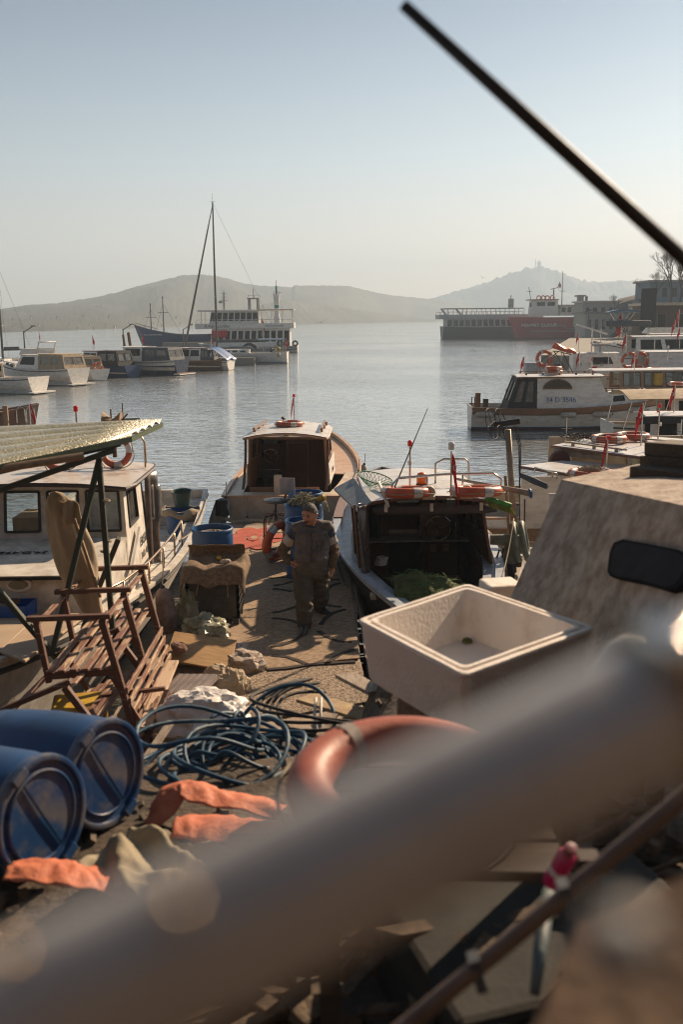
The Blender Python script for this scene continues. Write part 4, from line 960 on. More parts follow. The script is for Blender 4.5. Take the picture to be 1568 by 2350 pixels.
# reel post
g = Y(1187,1104,17.2); top = Y(1166,985,17.2)
t3 = thing('line_reel_post', 'rusty steel post topped by a wire-spoked line reel, beside the lower flat roof', 'line hauler', V3((g.x, 17.2, -.1)))
T_ = top-t3.location
mb = MB(); mb.tube([(0,0,0),T_], .055, 10); mb.build('post', M('tan_steel_pipe', (.32,.24,.17), .5, metal=.3), t3, smooth=True)
mb = MB(); mb.tube([(-.1,.05,.1),T_*.6+V3((-.09,.05,0))], .028, 8); mb.build('brace', mTeak, t3)
mb = MB()
for dx in (-.16,.0):
    cc = T_+V3((-.12+dx,0,.1)); Mx = Matrix.Rotation(rad(72),3,'Y')@Matrix.Rotation(rad(25),3,'X'); mb.torus(cc, .27, .009, Mx, 28, 5)
    for i in range(8): mb.tube([cc, cc+Mx@V3((.27*math.cos(i*PI/4),.27*math.sin(i*PI/4),0))], .006, 4)
mb.build('reel', mBlackRub, t3)
mb = MB(); mb.tube([T_+V3((-.25,0,.08)),T_+V3((.2,0,.14))],.05,10); mb.build('motor', mBlackRub, t3)
mb = MB()
for k_ in range(3): mb.tube([T_+V3((.1+.03*k_,0,.05)),T_+V3((.2+.02*k_,0,-.3)),T_*.4+V3((.12,-.03,0)),T_*.1+V3((.1,0,0))], .007, 4)
mb.build('cable', mBlackRub, t3)
# R12 small boat with blue interior
t = thing('rowing_boat', 'small open boat with a bright blue interior behind the green winch', 'boat', V3((3.3, 13.2, WZ)), rad(97))
sh = Shape(4.2, 1.6, .82, k=-.3, st=.75); make_hull(t, sh, mWhiteD, mBlueSt, ((.03,.25,mBlueSt),), bul=.25, cap=mCream)
make_deck(t, sh, .02, .9, .25, M('blue_interior_paint', (.02,.13,.34), .5), inset=.04)
mb = MB()
for X in (-1.3,.2,1.3): mb.box((X,0,.78),(.3,1.6,.04))
mb.build('thwart', mWhiteD, t)
mb = MB(); mb.tube([(-.9,-.2,.6),(-.9,-.2,1.15),(-1.0,-.1,1.2)],.016,6); mb.build('tiller_lever', mChrome, t)
# plank walkway / brown deck behind cabin roof
t = thing('work_float', 'low float with a speckled tan plywood deck between the open-cabin boat and the flat roofs', 'float', V3((3.1, 15.7, -.40)), rad(8))
mb = MB(); mb.box((0,0,-.25),(1.7,1.7,.5)); mb.build('float_body', mWhiteD, t); mb = MB(); mb.box((0,0,.02),(1.6,1.6,.04)); mb.build('plywood_deck', M('tan_plywood', (.40,.25,.13), .7, (.25,.15,.08), 5), t)
for i, (px, py) in enumerate(((1108,1108),)):
    pass
# ---------------------------------------------------------------- far right shore
mShore = M('shore_scrub', (.05,.045,.03), .9, (.02,.02,.014), .3, bump=.5, bs=1.5)
mb = MB()
rs = [(1385,740),(1400,712),(1420,680),(1470,668),(1520,655),(1568,645),(1700,640),(1900,640)]
def fn(u, v):
    px = 1385+(1900-1385)*u; D = 205-55*u
    a = G(px, 760, WZ); top = Y(px, interp(rs, px), D)
    if v < .7:
        t_ = v/.7; bx_ = ray(px,760); A = V3((bx_.x/bx_.y*(D-40), D-40, WZ-.5)); p = A.lerp(top, t_); p.z += 1.2*noise.noise(V3((p.x*.3,p.z*.5,p.y*.2)))*math.sin(PI*t_); return p
    t_ = (v-.7)/.3; return V3((top.x*(1+.3*t_), top.y*(1+.3*t_), top.z*(1-t_)-t_))
mb.grid(fn, 70, 14); kind(mb.build('shore_slope', mShore))
# quay edge on the right
mb = MB(); mb.prism([(19,95,WZ-1),(80,60,WZ-1),(140,160,WZ-1),(40,175,WZ-1)], (0,0,2.2)); kind(mb.build('quay', M('quay_concrete', (.28,.25,.21), .85)))
def bldg(label, px0, px1, py0, py1, y, mat, roofm, dep=8, slope=0, nw=0, name='building'):
    a = Y(px0, py1, y); b_ = Y(px1, py0, y); W = b_.x-a.x; H = b_.z-a.z+3; t = thing(name, label, 'building', V3(((a.x+b_.x)/2, y+dep/2, a.z-3)))
    c, q = cabin(t, -W/2, W/2, dep, dep, 0, H, rf=0, tum=0, mat=mat, gm=mGlassD, fm=mGrey, sides=[(i/nw+.25/nw, .45, i/nw+.75/nw, .8) for i in range(nw)], name='walls')
    mb = MB(); e = .4; mb.hexa([(-W/2-e,-dep/2-e,H),(W/2+e,-dep/2-e,H),(W/2+e,dep/2+e,H+slope),(-W/2-e,dep/2+e,H+slope),(-W/2-e,-dep/2-e,H+.3),(W/2+e,-dep/2-e,H+.3),(W/2+e,dep/2+e,H+slope+.3),(-W/2-e,dep/2+e,H+slope+.3)]); mb.build('roof', roofm, t)
    return t
mPl = M('pale_building_wall', (.42,.40,.37), .8); mRf = M('grey_roof_sheet', (.25,.24,.23), .7); mBl = M('blue_grey_wall', (.18,.24,.30), .7)
bldg('grey flat-roofed shed behind the aft house of the red ship', 1345, 1445, 719, 745, 175, mPl, mRf, nw=6)
bldg('long low building with a shallow tan roof and a squat tower behind it', 1340, 1430, 693, 715, 196, mPl, mCream, nw=5)
bldg('narrow grey square tower beyond the long low building', 1329, 1341, 680, 720, 200, mGrey, mGrey, dep=2)
bldg('blue-grey building among bare trees at the top right of the shore', 1492, 1700, 645, 668, 165, mBl, mPl, nw=9)
bldg('brown shed with a wide flat roof behind the big cruisers at the right', 1500, 1700, 699, 735, 110, M('dull_brown_wall', (.15,.11,.085), .8), mCream, nw=5, name='shed')
# dark fence of vertical sheets
a = Y(1470,735,105); b_ = Y(1512,735,104); mFs = M('dark_fence_sheet', (.05,.05,.05), .8)
t = thing('fence', 'dark vertical-board fence between the cruisers and the brown shed', 'fence', a-V3((0,0,2)))
mb = MB(); n_ = 14; dd = (b_-a)
for i in range(n_): mb.box(V3((dd.x*(i+.5)/n_, 0, 3.1)), (dd.x/n_*.9, .08, 4.2+.15*(i % 2)))
mb.build('boards', mFs, t); mb = MB(); mb.box((dd.x/2,.1,4.6),(dd.x,.08,.12)); mb.box((dd.x/2,.1,2),(dd.x,.08,.12)); mb.build('rails', mFs, t)
# bare trees on the shore
def bare_tree(label, p, h, spread, seed, leaf=None, group=None):
    random.seed(seed); t = thing('bare_tree', label, 'tree', p, 0, group)
    tr = MB(); tw = MB()
    def br(a, d, l, r, lev):
        b_ = a+d*l; mid = a.lerp(b_,.5)+V3((random.uniform(-1,1),random.uniform(-1,1),random.uniform(-.3,.5)))*l*.08
        (tr if lev < 3 else tw).tube([a,mid,b_], [r,r*.85,r*.65], 5 if lev < 3 else 3, caps=False)
        if lev >= 6: return
        for k_ in range(3 if lev > 1 else 3):
            nd = (d+V3((random.uniform(-1,1),random.uniform(-1,1),random.uniform(-.25,.75)))*spread).normalized()
            br(b_ if k_ else mid.lerp(b_,.6), nd, l*random.uniform(.62,.82), r*.6, lev+1)
    br(V3((0,0,0)), V3((.03,0,1)), h*.28, h*.022, 0)
    tr.build('trunk', M('bark', (.10,.075,.055), .9), t); tw.build('crown', M('bare_twigs', (.13,.09,.06), .9), t)
    return t
for i, (px, py, y, h, s) in enumerate(((1540,690,150,9.0,.6),(1562,700,140,8.0,.6),(1412,705,180,3.2,.9),(1474,682,170,4.5,.7),(1505,684,165,5.5,.6))):
    q = Y(px, py, y); bare_tree(['tallest bare tree at the right edge behind the sheds','dense bare tree cut by the right edge of the photo','small bare tree on the slope above the long low building','low bare tree left of the blue-grey building','bare tree directly in front of the blue-grey building'][i], q-V3((0,0,.6)), h, s, 10+i, group='bare trees on the right shore')
for i, (px, y0, y1, y) in enumerate(((1352,735,712,150),(1468,735,690,130),(1404,735,708,160))):
    a = Y(px, y0, y); h = (y0-y1)/FP*y; t = thing('light_mast', ['thin light mast above the red ship stern','thin light mast at the left end of the dark fence','thin light mast over the grey flat-roofed shed'][i], 'lamp post', a)
    mb = MB(); mb.tube([(0,0,-1),(0,0,h)],.08,6); mb.build('pole', mDGrey, t); mb = MB(); mb.box((0,0,h),(1.0,.3,.15)); mb.build('lamp_head', mDGrey, t)
# gulls
def gull(label, p, s, bank, up):
    t = thing('seagull', label, 'bird', p, 0, 'gulls in flight over the bay')
    R = Matrix.Rotation(rad(bank),3,'Y'); mb = MB()
    mb.tube([R@V3(q)*s for q in ((0,-.28,0),(0,-.2,.01),(0,-.05,.02),(0,.12,.01),(0,.3,0))], [.01*s,.035*s,.06*s,.05*s,.012*s], 8)
    for sg in (1,-1):
        w_ = [(0,0),(.22,up*.16),(.45,up*.14),(.7,up*.02)]; c_ = [.16,.15,.11,.02]
        mb.grid(lambda u, v: R@V3((sg*interp([(0,.02),(1/3,.22),(2/3,.45),(1,.7)],u), (v-.5)*interp([(0,.17),(1/3,.15),(2/3,.11),(1,.02)],u)-.12*u*u, interp([(0,.02),(1/3,up*.2),(2/3,up*.2),(1,up*.05)],u)))*s, 6, 2, th=.008*s)
    mb.build('body', M('gull_feathers', (.16,.15,.14), .8), t, smooth=True)
gull('gull low over the water right of the ferry, wings spread wide', Y(737,740,60), .62, -18, .6)
gull('gull in front of the left hillside', Y(221,704,60), .36, 4, .3)
gull('gull above the dip between the two hills', Y(838,682,75), .30, 15, .8)
gull('gull high against the sky by the right hill', Y(1108,638,70), .42, 20, 1.2)
# ================================================================ centre boat (open wooden cabin)
t = thing('cabin_boat', 'cream wooden boat with an open varnished cabin, stern to the end of the pier', 'boat', V3((-.93, 24.1, WZ)), rad(86.5))
CB = t; sh = Shape(9.2, 2.85, 1.22, k=-.4, st=.82, tm=.42, p=.6, shb=.35, shs=.06, rake=.5); x = sh.x
make_hull(t, sh, mCream, mBott, ((-.2,-.16,mPeach),), bul=.07, cap=mPeach, capw=.09, n=26)
make_deck(t, sh, .42, .985, .08, mPeach)
side_decks(t, sh, .07, .43, .05, .32, .42, mCream, mVarnL, n=14)
mb = MB(); mb.box((x(.035),0,1.26),(.6,1.98,.03)); mb.build('stern_deck', mCream, t); mb = MB(); mb.box((x(.073),0,1.31),(.035,1.45,.12)); mb.build('coaming', mVarnL, t)
mb = MB(); mb.box((x(.045),.1,1.45),(.15,.15,.42)); mb.build('tiller_post', mCream, t, bevel=.01)
# roof and side walls
zr = 2.36; xa, xf = x(.10), x(.36)
r = roof(t, xa, xf, 1.78, 1.6, zr, th=.05, camber=.10, mat=mRoofW, trim=mPeach)
for sg in (1,-1):
    mb = MB(); mb.bar((xa+.5,sg*.72,zr+.13),(xf-.2,sg*.66,zr+.13),.05,.04)
    for i in range(3): mb.box((xa+.6+i*.65,sg*.715,zr+.09),(.08,.05,.08))
    mb.build('grab_rail', mVarnL, t)
mb = MB(); mb.grid(lambda u, v: V3((xa-.02,-.87+1.74*u,zr+.0+.10*(1-(2*u-1)**2)-.05*v)),8,1,th=.03); mb.build('roof_beam', mVarn, r)
c, q = cabin(t, xa+.42, xf+.12, 1.72, 1.62, 1.28, zr-.02, rf=.2, rb=-.12, tum=.05, mat=mVarnL, fm=mVarn, gm=mGlass, sides=((.14,.50,.46,.9),(.54,.50,.9,.9)), front=((.05,.72,.32,.94),(.37,.72,.63,.94),(.68,.72,.95,.94)), back_open=True)
for sg in (1,-1):
    mb = MB(); mb.add([(xa+.5,sg*.875,1.30),(xf+.1,sg*.845,1.30),(xf+.02,sg*.83,1.74),(xa+.42,sg*.855,1.74)]+[(xa+.5,sg*.895,1.30),(xf+.1,sg*.865,1.30),(xf+.02,sg*.85,1.74),(xa+.42,sg*.875,1.74)], [(0,1,2,3),(7,6,5,4),(0,4,5,1),(1,5,6,2),(2,6,7,3),(3,7,4,0)]); mb.build('side_panel', mWhite, t)
    mb = MB(); mb.grid(lambda u, v: V3((x(.085)+u*1.05, sg*(.80-.02*u), 1.26+(zr-1.26)*v+.0)) if False else V3((xa+.46-.5*(1-v)**2.2+.0*u+u*.05, sg*.87, 1.28+(zr-1.32)*v)), 1, 12, th=.05); mb.build('curved_post', mVarn, t)
# bulkhead inside
xb = xf-.05; mb = MB(); mb.box((xb,0,1.28),(.04,1.55,1.62)); bk = mb.build('bulkhead', mDarkW, t)
mb = MB(); mb.box((xb-.03,-.02,1.3),(.03,.56,1.5)); dr = mb.build('door', mVarn, bk, bevel=.01)
for zz, hh in ((1.62,.62),(.95,.5)):
    mb = MB(); mb.box((xb-.055,-.02,zz),(.02,.40,hh)); mb.build('door_panel', mDarkW, dr, bevel=.01)
mb = MB(); mb.box((xb-.15,0,2.10),(.32,1.56,.05)); mb.build('dash_shelf', mPeach, t, bevel=.01)
mb = MB(); mb.box((xb-.2,.56,1.6),(.3,.42,.75)); mb.build('helm_console', mDarkW, t)
mb = MB(); mb.tube([(xb-.25,.42,2.02),(xb-.25,.72,2.02)],.06,10); mb.build('rolled_charts', mGrey, t)
Mx = Matrix.Rotation(rad(70),3,'Y'); mb = MB(); cc = V3((xb-.42,.56,1.72)); mb.torus(cc,.17,.014,Mx,28,8)
for i in range(3): mb.tube([cc, cc+Mx@V3((.17*math.cos(i*2.1),.17*math.sin(i*2.1),0))],.009,5)
mb.build('steering_wheel', mChrome, t, smooth=True)
mb = MB(); mb.tube([(xb-.85,.52,.45),(xb-.85,.52,1.3)],.035,8); mb.box((xb-.85,.52,1.34),(.36,.40,.08)); mb.box((xb-1.02,.52,1.52),(.05,.42,.22)); hs_ = mb.build('helm_seat', mBlackRub, t, bevel=.02)
mb = MB(); mb.tube([(xb-.8,.30,1.42),(xb-1.06,.30,1.5),(xb-1.06,.74,1.5),(xb-.8,.74,1.42)],.012,6); mb.build('seat_rail', mChrome, hs_)
# forward trunk
c2, q2 = cabin(t, xf+.1, x(.78), 1.55, .95, (1.30, 1.42), (1.86, 1.80), rf=.4, tum=.06, mat=mWhite, fm=mVarn, gm=mGlassD, sides=((.06,.35,.2,.8),(.26,.35,.4,.8),(.5,.35,.62,.8)), name='coach_roof')
mb = MB(); mb.prism([q2['S'][3], q2['S'][2], q2['P'][3], q2['P'][2]], (0,0,.03)); mb.build('coach_top', mCream, t)
flag(t, (xf-.35,.02,zr+.08), .62, .14, .42, ang=rad(95), r=.01)
mb = MB(); mb.lathe([(.001,0),(.03,0),(.03,.06),(.001,.06)], (xf-.35,.02,zr+.68), 10); mb.build('red_lamp', mRedL, t)
mb = MB(); mb.tube([(xf-.4,.25,zr+.1),(xf-.4,.25,zr+.2),(xf-.46,.28,zr+.22)],.03,8); mb.build('horn', mBlackRub, t)
rot = Matrix.Rotation(t.rotation_euler[2],3,'Z')
life_ring('faded orange ring lying on the roof of the open cream boat', t.location+rot@V3((xf-1.05,.06,zr+.15)), .26, .055, mat=mOrangeF)
text('side_lettering', '34 D 1190', .12, t.location+rot@V3((xa+1.3,-.9,1.52)), rot@V3((1,.02,0)), V3((0,0,1)), mInkB, t)
for i, (u, l) in enumerate(((.38,'dirty white fender farthest forward on the right side of the open cream boat'),(.30,'middle fender on the right side of the open cream boat'),(.24,'rearmost hanging fender on the right side of the open cream boat'),(.5,'small dark-topped fender near the bow of the open cream boat'))):
    p = sh.pt(u, .95, -1, .14); fender(l, t.location+rot@p, .11, .58, 'fenders on the right side of the cream boat', rope=.25, tilt=(0,.12*(i-1)))
p = sh.pt(0, .9, 1, .1)+V3((-.05,.05,0)); fender('big grey-white fender at the stern corner of the open cream boat', t.location+rot@p+V3((-.02,-.05,.05)), .17, .62, rope=.3, tilt=(.0,.35))
p = sh.pt(0, .6, 1, -.25)+V3((-.18,.0,0)); fender('lower fender hanging at the stern of the open cream boat', t.location+rot@p, .15, .5, rope=.4, tilt=(0,.1), mat=mGrey)
# ================================================================ right boat with dark open cabin
t = thing('cabin_boat', 'white boat with a dark open cabin and two orange roof rings, right of the pier', 'boat', V3((1.12, 16.4, WZ)), rad(92.5))
RB = t; sh = Shape(10.4, 2.5, 1.25, k=-.4, st=.35, tm=.44, p=.55, shb=.25, shs=.0, rake=.5); x = sh.x
make_hull(t, sh, M('dark_brown_hull', (.035,.025,.022), .4), mBottK, ((-.08,0,mWhite),), bul=.08, cap=M('blue_white_cap', (.50,.54,.60), .35, bump=.05), capw=.13, n=26)
make_deck(t, sh, .44, .985, .06, M('pale_side_deck', (.50,.53,.58), .35)); side_decks(t, sh, .0, .45, .04, .26, .15, M('pale_side_deck', ()) , mDarkW, n=14)
mb = MB()
mb.grid(lambda u, v: sh.pt(.58+.3*u, sh.s(.58+.3*u), 1, out=.03-.16*v)+V3((0,0,.045)), 14, 2, th=.03, flip=True); mb.build('wood_cap', mVarnL, t)
zr = 2.24; xa, xf = x(.245), x(.50)
r = roof(t, xa, xf, 1.72, 1.72, zr, th=.05, camber=.07, mat=mRoofW, trim=mVarn)
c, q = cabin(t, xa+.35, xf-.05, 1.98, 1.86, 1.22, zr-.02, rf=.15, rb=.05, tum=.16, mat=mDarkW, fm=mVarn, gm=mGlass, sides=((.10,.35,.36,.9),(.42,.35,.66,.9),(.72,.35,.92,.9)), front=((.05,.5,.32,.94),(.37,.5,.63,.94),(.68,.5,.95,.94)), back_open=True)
c2, q2 = cabin(t, xf-.1, x(.83), 1.6, .8, (1.22, 1.4), (1.72, 1.74), rf=.4, tum=.06, mat=mWhite, fm=mVarn, gm=mGlass, sides=((.06,.3,.2,.85),(.26,.3,.4,.85),(.46,.3,.6,.85)), name='coach_roof')
mb = MB(); mb.prism([q2['S'][3], q2['S'][2], q2['P'][3], q2['P'][2]], (0,0,.03)); mb.build('coach_top', mRoofW, t)
# interior
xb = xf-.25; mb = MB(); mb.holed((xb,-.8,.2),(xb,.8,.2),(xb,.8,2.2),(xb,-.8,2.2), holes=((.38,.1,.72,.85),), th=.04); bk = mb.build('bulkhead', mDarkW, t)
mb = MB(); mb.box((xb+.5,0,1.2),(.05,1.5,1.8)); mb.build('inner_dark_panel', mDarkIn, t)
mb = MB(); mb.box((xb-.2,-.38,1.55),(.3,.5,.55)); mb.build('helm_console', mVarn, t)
cc = V3((xb-.42,-.42,1.42)); Mx = Matrix.Rotation(rad(80),3,'Y'); mb = MB(); mb.torus(cc,.21,.013,Mx,30,8)
for i in range(3): mb.tube([cc, cc+Mx@V3((.21*math.cos(i*2.1+.3),.21*math.sin(i*2.1+.3),0))],.009,5)
mb.build('steering_wheel', mChrome, t, smooth=True)
for yy in (-.35,-.55):
    mb = MB(); mb.box((xb-.36,yy,1.08),(.02,.1,.12)); mb.build('instrument_card', mOldW, t)
mb = MB(); mb.tube([(xb-.3,-.72,1.2),(xb-.3,-.72,1.5),(xb-.34,-.76,1.52)],.02,6); mb.build('throttle_lever', mChrome, t)
for yy in (-.2,-.85):
    mb = MB(); mb.lathe([(.001,0),(.07,0),(.07,.35),(.03,.42),(.001,.44)], (xb-.2,yy,.55), 12); mb.build('extinguisher', mBott, t)
# coat hanging
mb = MB(); mb.grid(lambda u, v: V3((xb-.15-.06*math.sin(u*9), .5+.3*u, 2.0-.85*v-.05*math.sin(u*5))), 10, 8, th=.04); mb.build('hanging_coat', mBlack, t, smooth=True)
# engine box with tiles
mb = MB(); mb.box((x(.245)+.15,-.02,.55),(1.15,1.0,.70)); eb = mb.build('engine_box', mVarnL, t, bevel=.02)
mb = MB(); mb.box((x(.245)+.15,-.02,.93),(1.22,1.08,.04)); mb.build('box_lid', mVarn, eb, bevel=.01)
for i, (a_, b_, m_) in enumerate(((-.1,.1,mOldW),(.15,-.12,mOldW),(-.28,-.05,mBott),(.1,.32,mOldW),(-.2,.35,mDarkW))):
    mb = MB(); mb.box((x(.245)+.15+a_,b_,.957),(.26,.3,.01),.1*i); mb.build('paper', m_, eb)
# thwart coaming
mb = MB(); mb.box((x(.16),0,1.12),(.16,1.8,.07)); mb.build('cross_beam', mWhiteD, t, bevel=.01)
# brown side curtain at the left of the opening and rolled curtain under roof edge
mb = MB()
def cur(u, v): return V3((xa+.34-.55*u+.10*math.sin(u*11)*(v), .90+.06*u+.06*math.sin(u*14+v*2)-.05*v, zr-.03-1.02*v+.35*0))
mb.grid(cur, 18, 12, th=.008); mb.build('side_curtain', M('smoky_brown_pvc', (.10,.065,.05), .25, (.04,.025,.03), 7, bump=.3, bs=14, spec=.8), t, smooth=True)
mb = MB(); mb.tube([V3((xa-.02,.80-1.75*i/10,zr-.13-.006*math.sin(i*3))) for i in range(11)], [.05]+[.062]*9+[.05], 12); mb.build('rolled_curtain', M('dark_brown_cloth', (.06,.04,.035), .7), t, smooth=True)
for yy in (.62,-.02,-.72):
    mb = MB(); mb.box((xa-.10,yy,zr-.08),(.02,.045,.11)); mb.build('strap', mWhiteD, t)
# opened side awning panel on the left
mb = MB(); mb.hexa([(xa+1.2,1.00,zr+.12),(xa-.05,.82,zr-.02),(xa-.05,1.02,zr-.14),(xa+1.1,1.30,zr-.02),(xa+1.2,1.00,zr+.15),(xa-.05,.82,zr+.01),(xa-.05,1.02,zr-.11),(xa+1.1,1.30,zr+.01)]); mb.build('side_awning', M('blue_grey_panel', (.24,.27,.29), .4), t)
for xx in (xa+.05, xa+1.0):
    mb = MB(); mb.tube([(xx,.98,1.25),(xx,1.05,zr-.05)],.02,6); mb.build('awning_post', mVarn, t)
mb = MB(); mb.box((xa+1.45,1.0,1.40),(.7,.02,.28)); bd = mb.build('name_board', mWhite, t)
rot = Matrix.Rotation(t.rotation_euler[2],3,'Z')
text('board_lettering', '34 D 1016', .13, t.location+rot@V3((xa+1.45,1.015,1.40)), rot@V3((-1,0,0)), V3((0,0,1)), mInkB, bd)
def rl(px, py, z): return rot.transposed() @ (G(px, py, z-.9+0.0)-t.location)   # point on a level z (local)
zt = zr+.07
a = rl(968,1118,zt); mb = MB(); mb.lathe([(.001,0),(.085,0),(.085,.05),(.07,.06),(.001,.06)], a, 16); bc = mb.build('beacon_base', mBlackRub, t)
mb = MB(); mb.lathe([(.001,.06),(.075,.06),(.075,.17),(.06,.21),(.001,.23)], a, 20); mb.build('beacon_lens', mAmber, bc, smooth=True)
a = rl(941,1120,zt); navlight(t, a, .62)
a = rl(1035,1158,zt); mb = MB(); mb.box(a+V3((0,0,.03)),(.1,.1,.09)); mb.build('flag_socket', mBlackRub, t)
flag(t, a, .72, .22, .55, ang=rad(-65), r=.012)
mb = MB(); mb.lathe([(.001,0),(.04,0),(.045,.08),(.03,.1),(.001,.11)], a+V3((0,0,.74)), 12); mb.build('white_lamp', mWhite, t)
for px in (918,1058):
    pass
for px, py in ((985,1146),(1072,1144)):
    a = rl(px,py,zt); mb = MB(); mb.lathe([(.001,-.05),(.06,-.05),(.085,.0),(.08,.04),(.001,.045)], a+V3((0,0,.11)), 18, Matrix.Rotation(rad(-90),3,'Y')); mb.box(a+V3((.03,0,.02)),(.08,.17,.04)); mb.build('spotlight', mCream, t)
a = rl(900,1142,zt); b_ = rl(1150,1128,zt); hh = V3((0,0,.26))
mb = MB(); mb.tube([a, a+hh*.7, a+hh+V3((.1,-.1,0)), (a+b_)/2+hh+V3((.2,0,0)), b_+hh+V3((.1,.1,0)), b_+hh*.7, b_],.018,8)
for u_ in (.33,.66): p = a.lerp(b_,u_)+V3((.17,0,0)); mb.tube([p,p+hh],.014,6)
mb.build('roof_rail', mChrome, t, smooth=True)
mb = MB(); p = rl(1000,1108,zt); mb.tube([p,p+V3((0,0,.3)),p+V3((0,-.12,.36)),p+V3((0,-.45,.36)),p+V3((0,-.5,.3)),p+V3((0,-.5,0))],.018,8); mb.build('ladder_rail', mChrome, t, smooth=True)
mb = MB(); a = rl(897,1140,zt); w_ = rot.transposed()@(Y(982,937,14.4)-t.location); mb.tube([a,a.lerp(w_,.5),w_],[.012,.009,.005],6); mb.build('whip_aerial', mRust, t)
life_ring('left of two orange rings on the roof edge of the dark-cabin boat', G(934,1128,zt-.9+.09), .30, .07, Matrix.Rotation(rad(-6),3,'X'), mOrange, 'rings on the dark-cabin boat roof')
life_ring('right of two orange rings on the roof edge of the dark-cabin boat', G(1093,1126,zt-.9+.09), .30, .07, Matrix.Rotation(rad(-6),3,'X'), mOrange, 'rings on the dark-cabin boat roof')
# boat hook pole & white pillar
A = Y(1045,1098,14.9); B_ = Y(1218,1132,13.3); mb = MB(); mb.tube([A, A.lerp(B_,.5), B_], [.018,.03,.045], 10); o_ = mb.build('wooden_boom', M('grey_spar_wood', (.34,.27,.2), .7)); tag(o_, 'weathered spar lying across the roof edge toward the flat-roofed boats', 'spar')
mb = MB(); mb.torus(B_, .05, .02, Matrix.Rotation(rad(80),3,'Y'), 12, 6); o2 = mb.build('blue_lashing', mTarpB); o2.parent = o_
# landing net
cN = Y(862,1096,14.9); t4 = thing('landing_net', 'green mesh landing net on a pale pole leaning on the side awning', 'landing net', cN)
mb = MB(); Mx = Matrix.Rotation(rad(14),3,'Y')@Matrix.Rotation(rad(8),3,'X'); mb.torus((0,0,0),.27,.009,Mx,30,6); mb.build('hoop', M('green_hoop', (.05,.22,.12), .6), t4)
mb = MB()
for i in range(22):
    a_ = 2*PI*i/22
    for s_ in (1,-1): mb.tube([Mx@V3((.27*(1-k_/6)*math.cos(a_+s_*k_*.14),.27*(1-k_/6)*math.sin(a_+s_*k_*.14),-.16*math.sin(PI/2*k_/6))) for k_ in range(6)], .004, 3)
mb.build('mesh_bag', M('green_net_twine', (.06,.28,.17), .8), t4)
mb = MB(); e1 = Y(870,1106,14.7)-cN; e2 = Y(891,1161,13.4)-cN; mb.tube([e1,e2],.022,8); mb.build('pole', mWhiteD, t4, smooth=True)
# broom head
bR = Y(1146,1150,13.55); t5 = thing('broom', 'green and yellow broom head resting on the right end of the roof', 'broom', bR)
mb = MB(); mb.bar((-.19,.0,.05),(.17,0,-.06),.09,.06); mb.build('block', M('green_broom_block', (.06,.30,.04), .5), t5, bevel=.01)
mb = MB(); random.seed(11)
for i in range(220):
    u_ = random.random(); a = V3((-.19+.36*u_, random.uniform(-.04,.04), .02-.11*u_)); mb.tube([a, a+V3((.05+random.uniform(-.02,.03),-.02+random.uniform(-.02,.02),-.09))],.003,3)
mb.build('bristles', M('yellow_green_bristles', (.32,.36,.04), .8), t5)
# nets in cockpit
t6 = thing('fishing_net', 'heap of olive green fishing net in the stern of the dark-cabin boat', 'fishing net', V3((1.30, 12.75, -.16)))
mb = MB()
def nfn(u, v):
    X = -.62+1.55*u; Y_ = -.75+1.5*v; r2 = ((X+.35)/.75)**2+((Y_-.05)/.65)**2
    z = .62*math.exp(-r2*1.0)+.22*math.exp(-((X-.7)/.7)**2-((Y_-.1)/.5)**2)+.05*noise.noise(V3((X*3,Y_*3,0)))+.018*math.sin((X*2.2+Y_*1.1)*9+2*noise.noise(V3((X*2,Y_*2,1))))
    return V3((X,Y_,z+.05))
mb.grid(nfn, 60, 46, th=.02); mb.build('net_heap', M('olive_net', (.13,.15,.030), .9, (.055,.065,.015), 9, bump=.9, bs=160), t6, smooth=True)
mb = MB(); random.seed(4)
for i in range(260):
    u_, v_ = random.random(), random.random(); p = nfn(u_, v_); pts = [p+V3((.05*k_*random.uniform(-1,1),.05*k_*random.uniform(-1,1),.012+.01*random.random())) for k_ in range(4)]; mb.tube(pts,.004,3)
mb.build('loose_twine', M('green_twine', (.10,.22,.06), .9), t6)
mb = MB(); p0 = nfn(.75,.5)
for i in range(60): a = p0+V3((random.uniform(-.2,.2),random.uniform(-.2,.2),.03)); mb.tube([a,a+V3((.35,random.uniform(-.08,.08),random.uniform(-.02,.06)))],.004,3)
mb.build('yellow_strands', mYellow, t6)
# stack of plates/dishes -> pale hoops
t7 = thing('float_rings', 'pale stacked plastic lids beside the brown curtain', 'lids', G(873,1293,.25))
for i in range(4):
    mb = MB(); mb.torus((.01*i,.0,.03*i),.085-.004*i,.018,None,20,6); mb.build('lid', mWhiteD, t7)
# ---------------------------------------------------------------- green winch
t = thing('net_winch', 'grey-green net winch with a big spoked wheel beside the dark cabin', 'winch', G(1180,1330,.0)+V3((0,0,-.1)))
o0 = t.location; yy = o0.y; L_ = lambda px, py, d=0: Y(px, py, yy+d)-o0
mb = MB(); mb.tube([L_(1178,1340), L_(1172,1255)],.07,10); mb.build('stand', mBlackRub, t)
mb = MB(); mb.tube([L_(1126,1238), L_(1150,1238), L_(1200,1240)],[.075,.085,.085],14); mb.tube([L_(1172,1290), L_(1170,1240)],[.11,.07],12); g_ = mb.build('gear_housing', mSeaGr, t, smooth=True, auto=35)
Mx = Matrix.Rotation(rad(78),3,'Y')@Matrix.Rotation(rad(12),3,'X')
for i, dx in enumerate((0,.13)):
    cc = L_(1186,1243)+V3((dx,.05*i,0)); mb = MB(); mb.torus(cc,.27,.045,Mx,36,10)
    for k_ in range(4): mb.tube([cc, cc+Mx@V3((.27*math.cos(k_*PI/2+.4),.27*math.sin(k_*PI/2+.4),0))],.02,6)
    mb.build('wheel', mSeaGr, t, smooth=True)
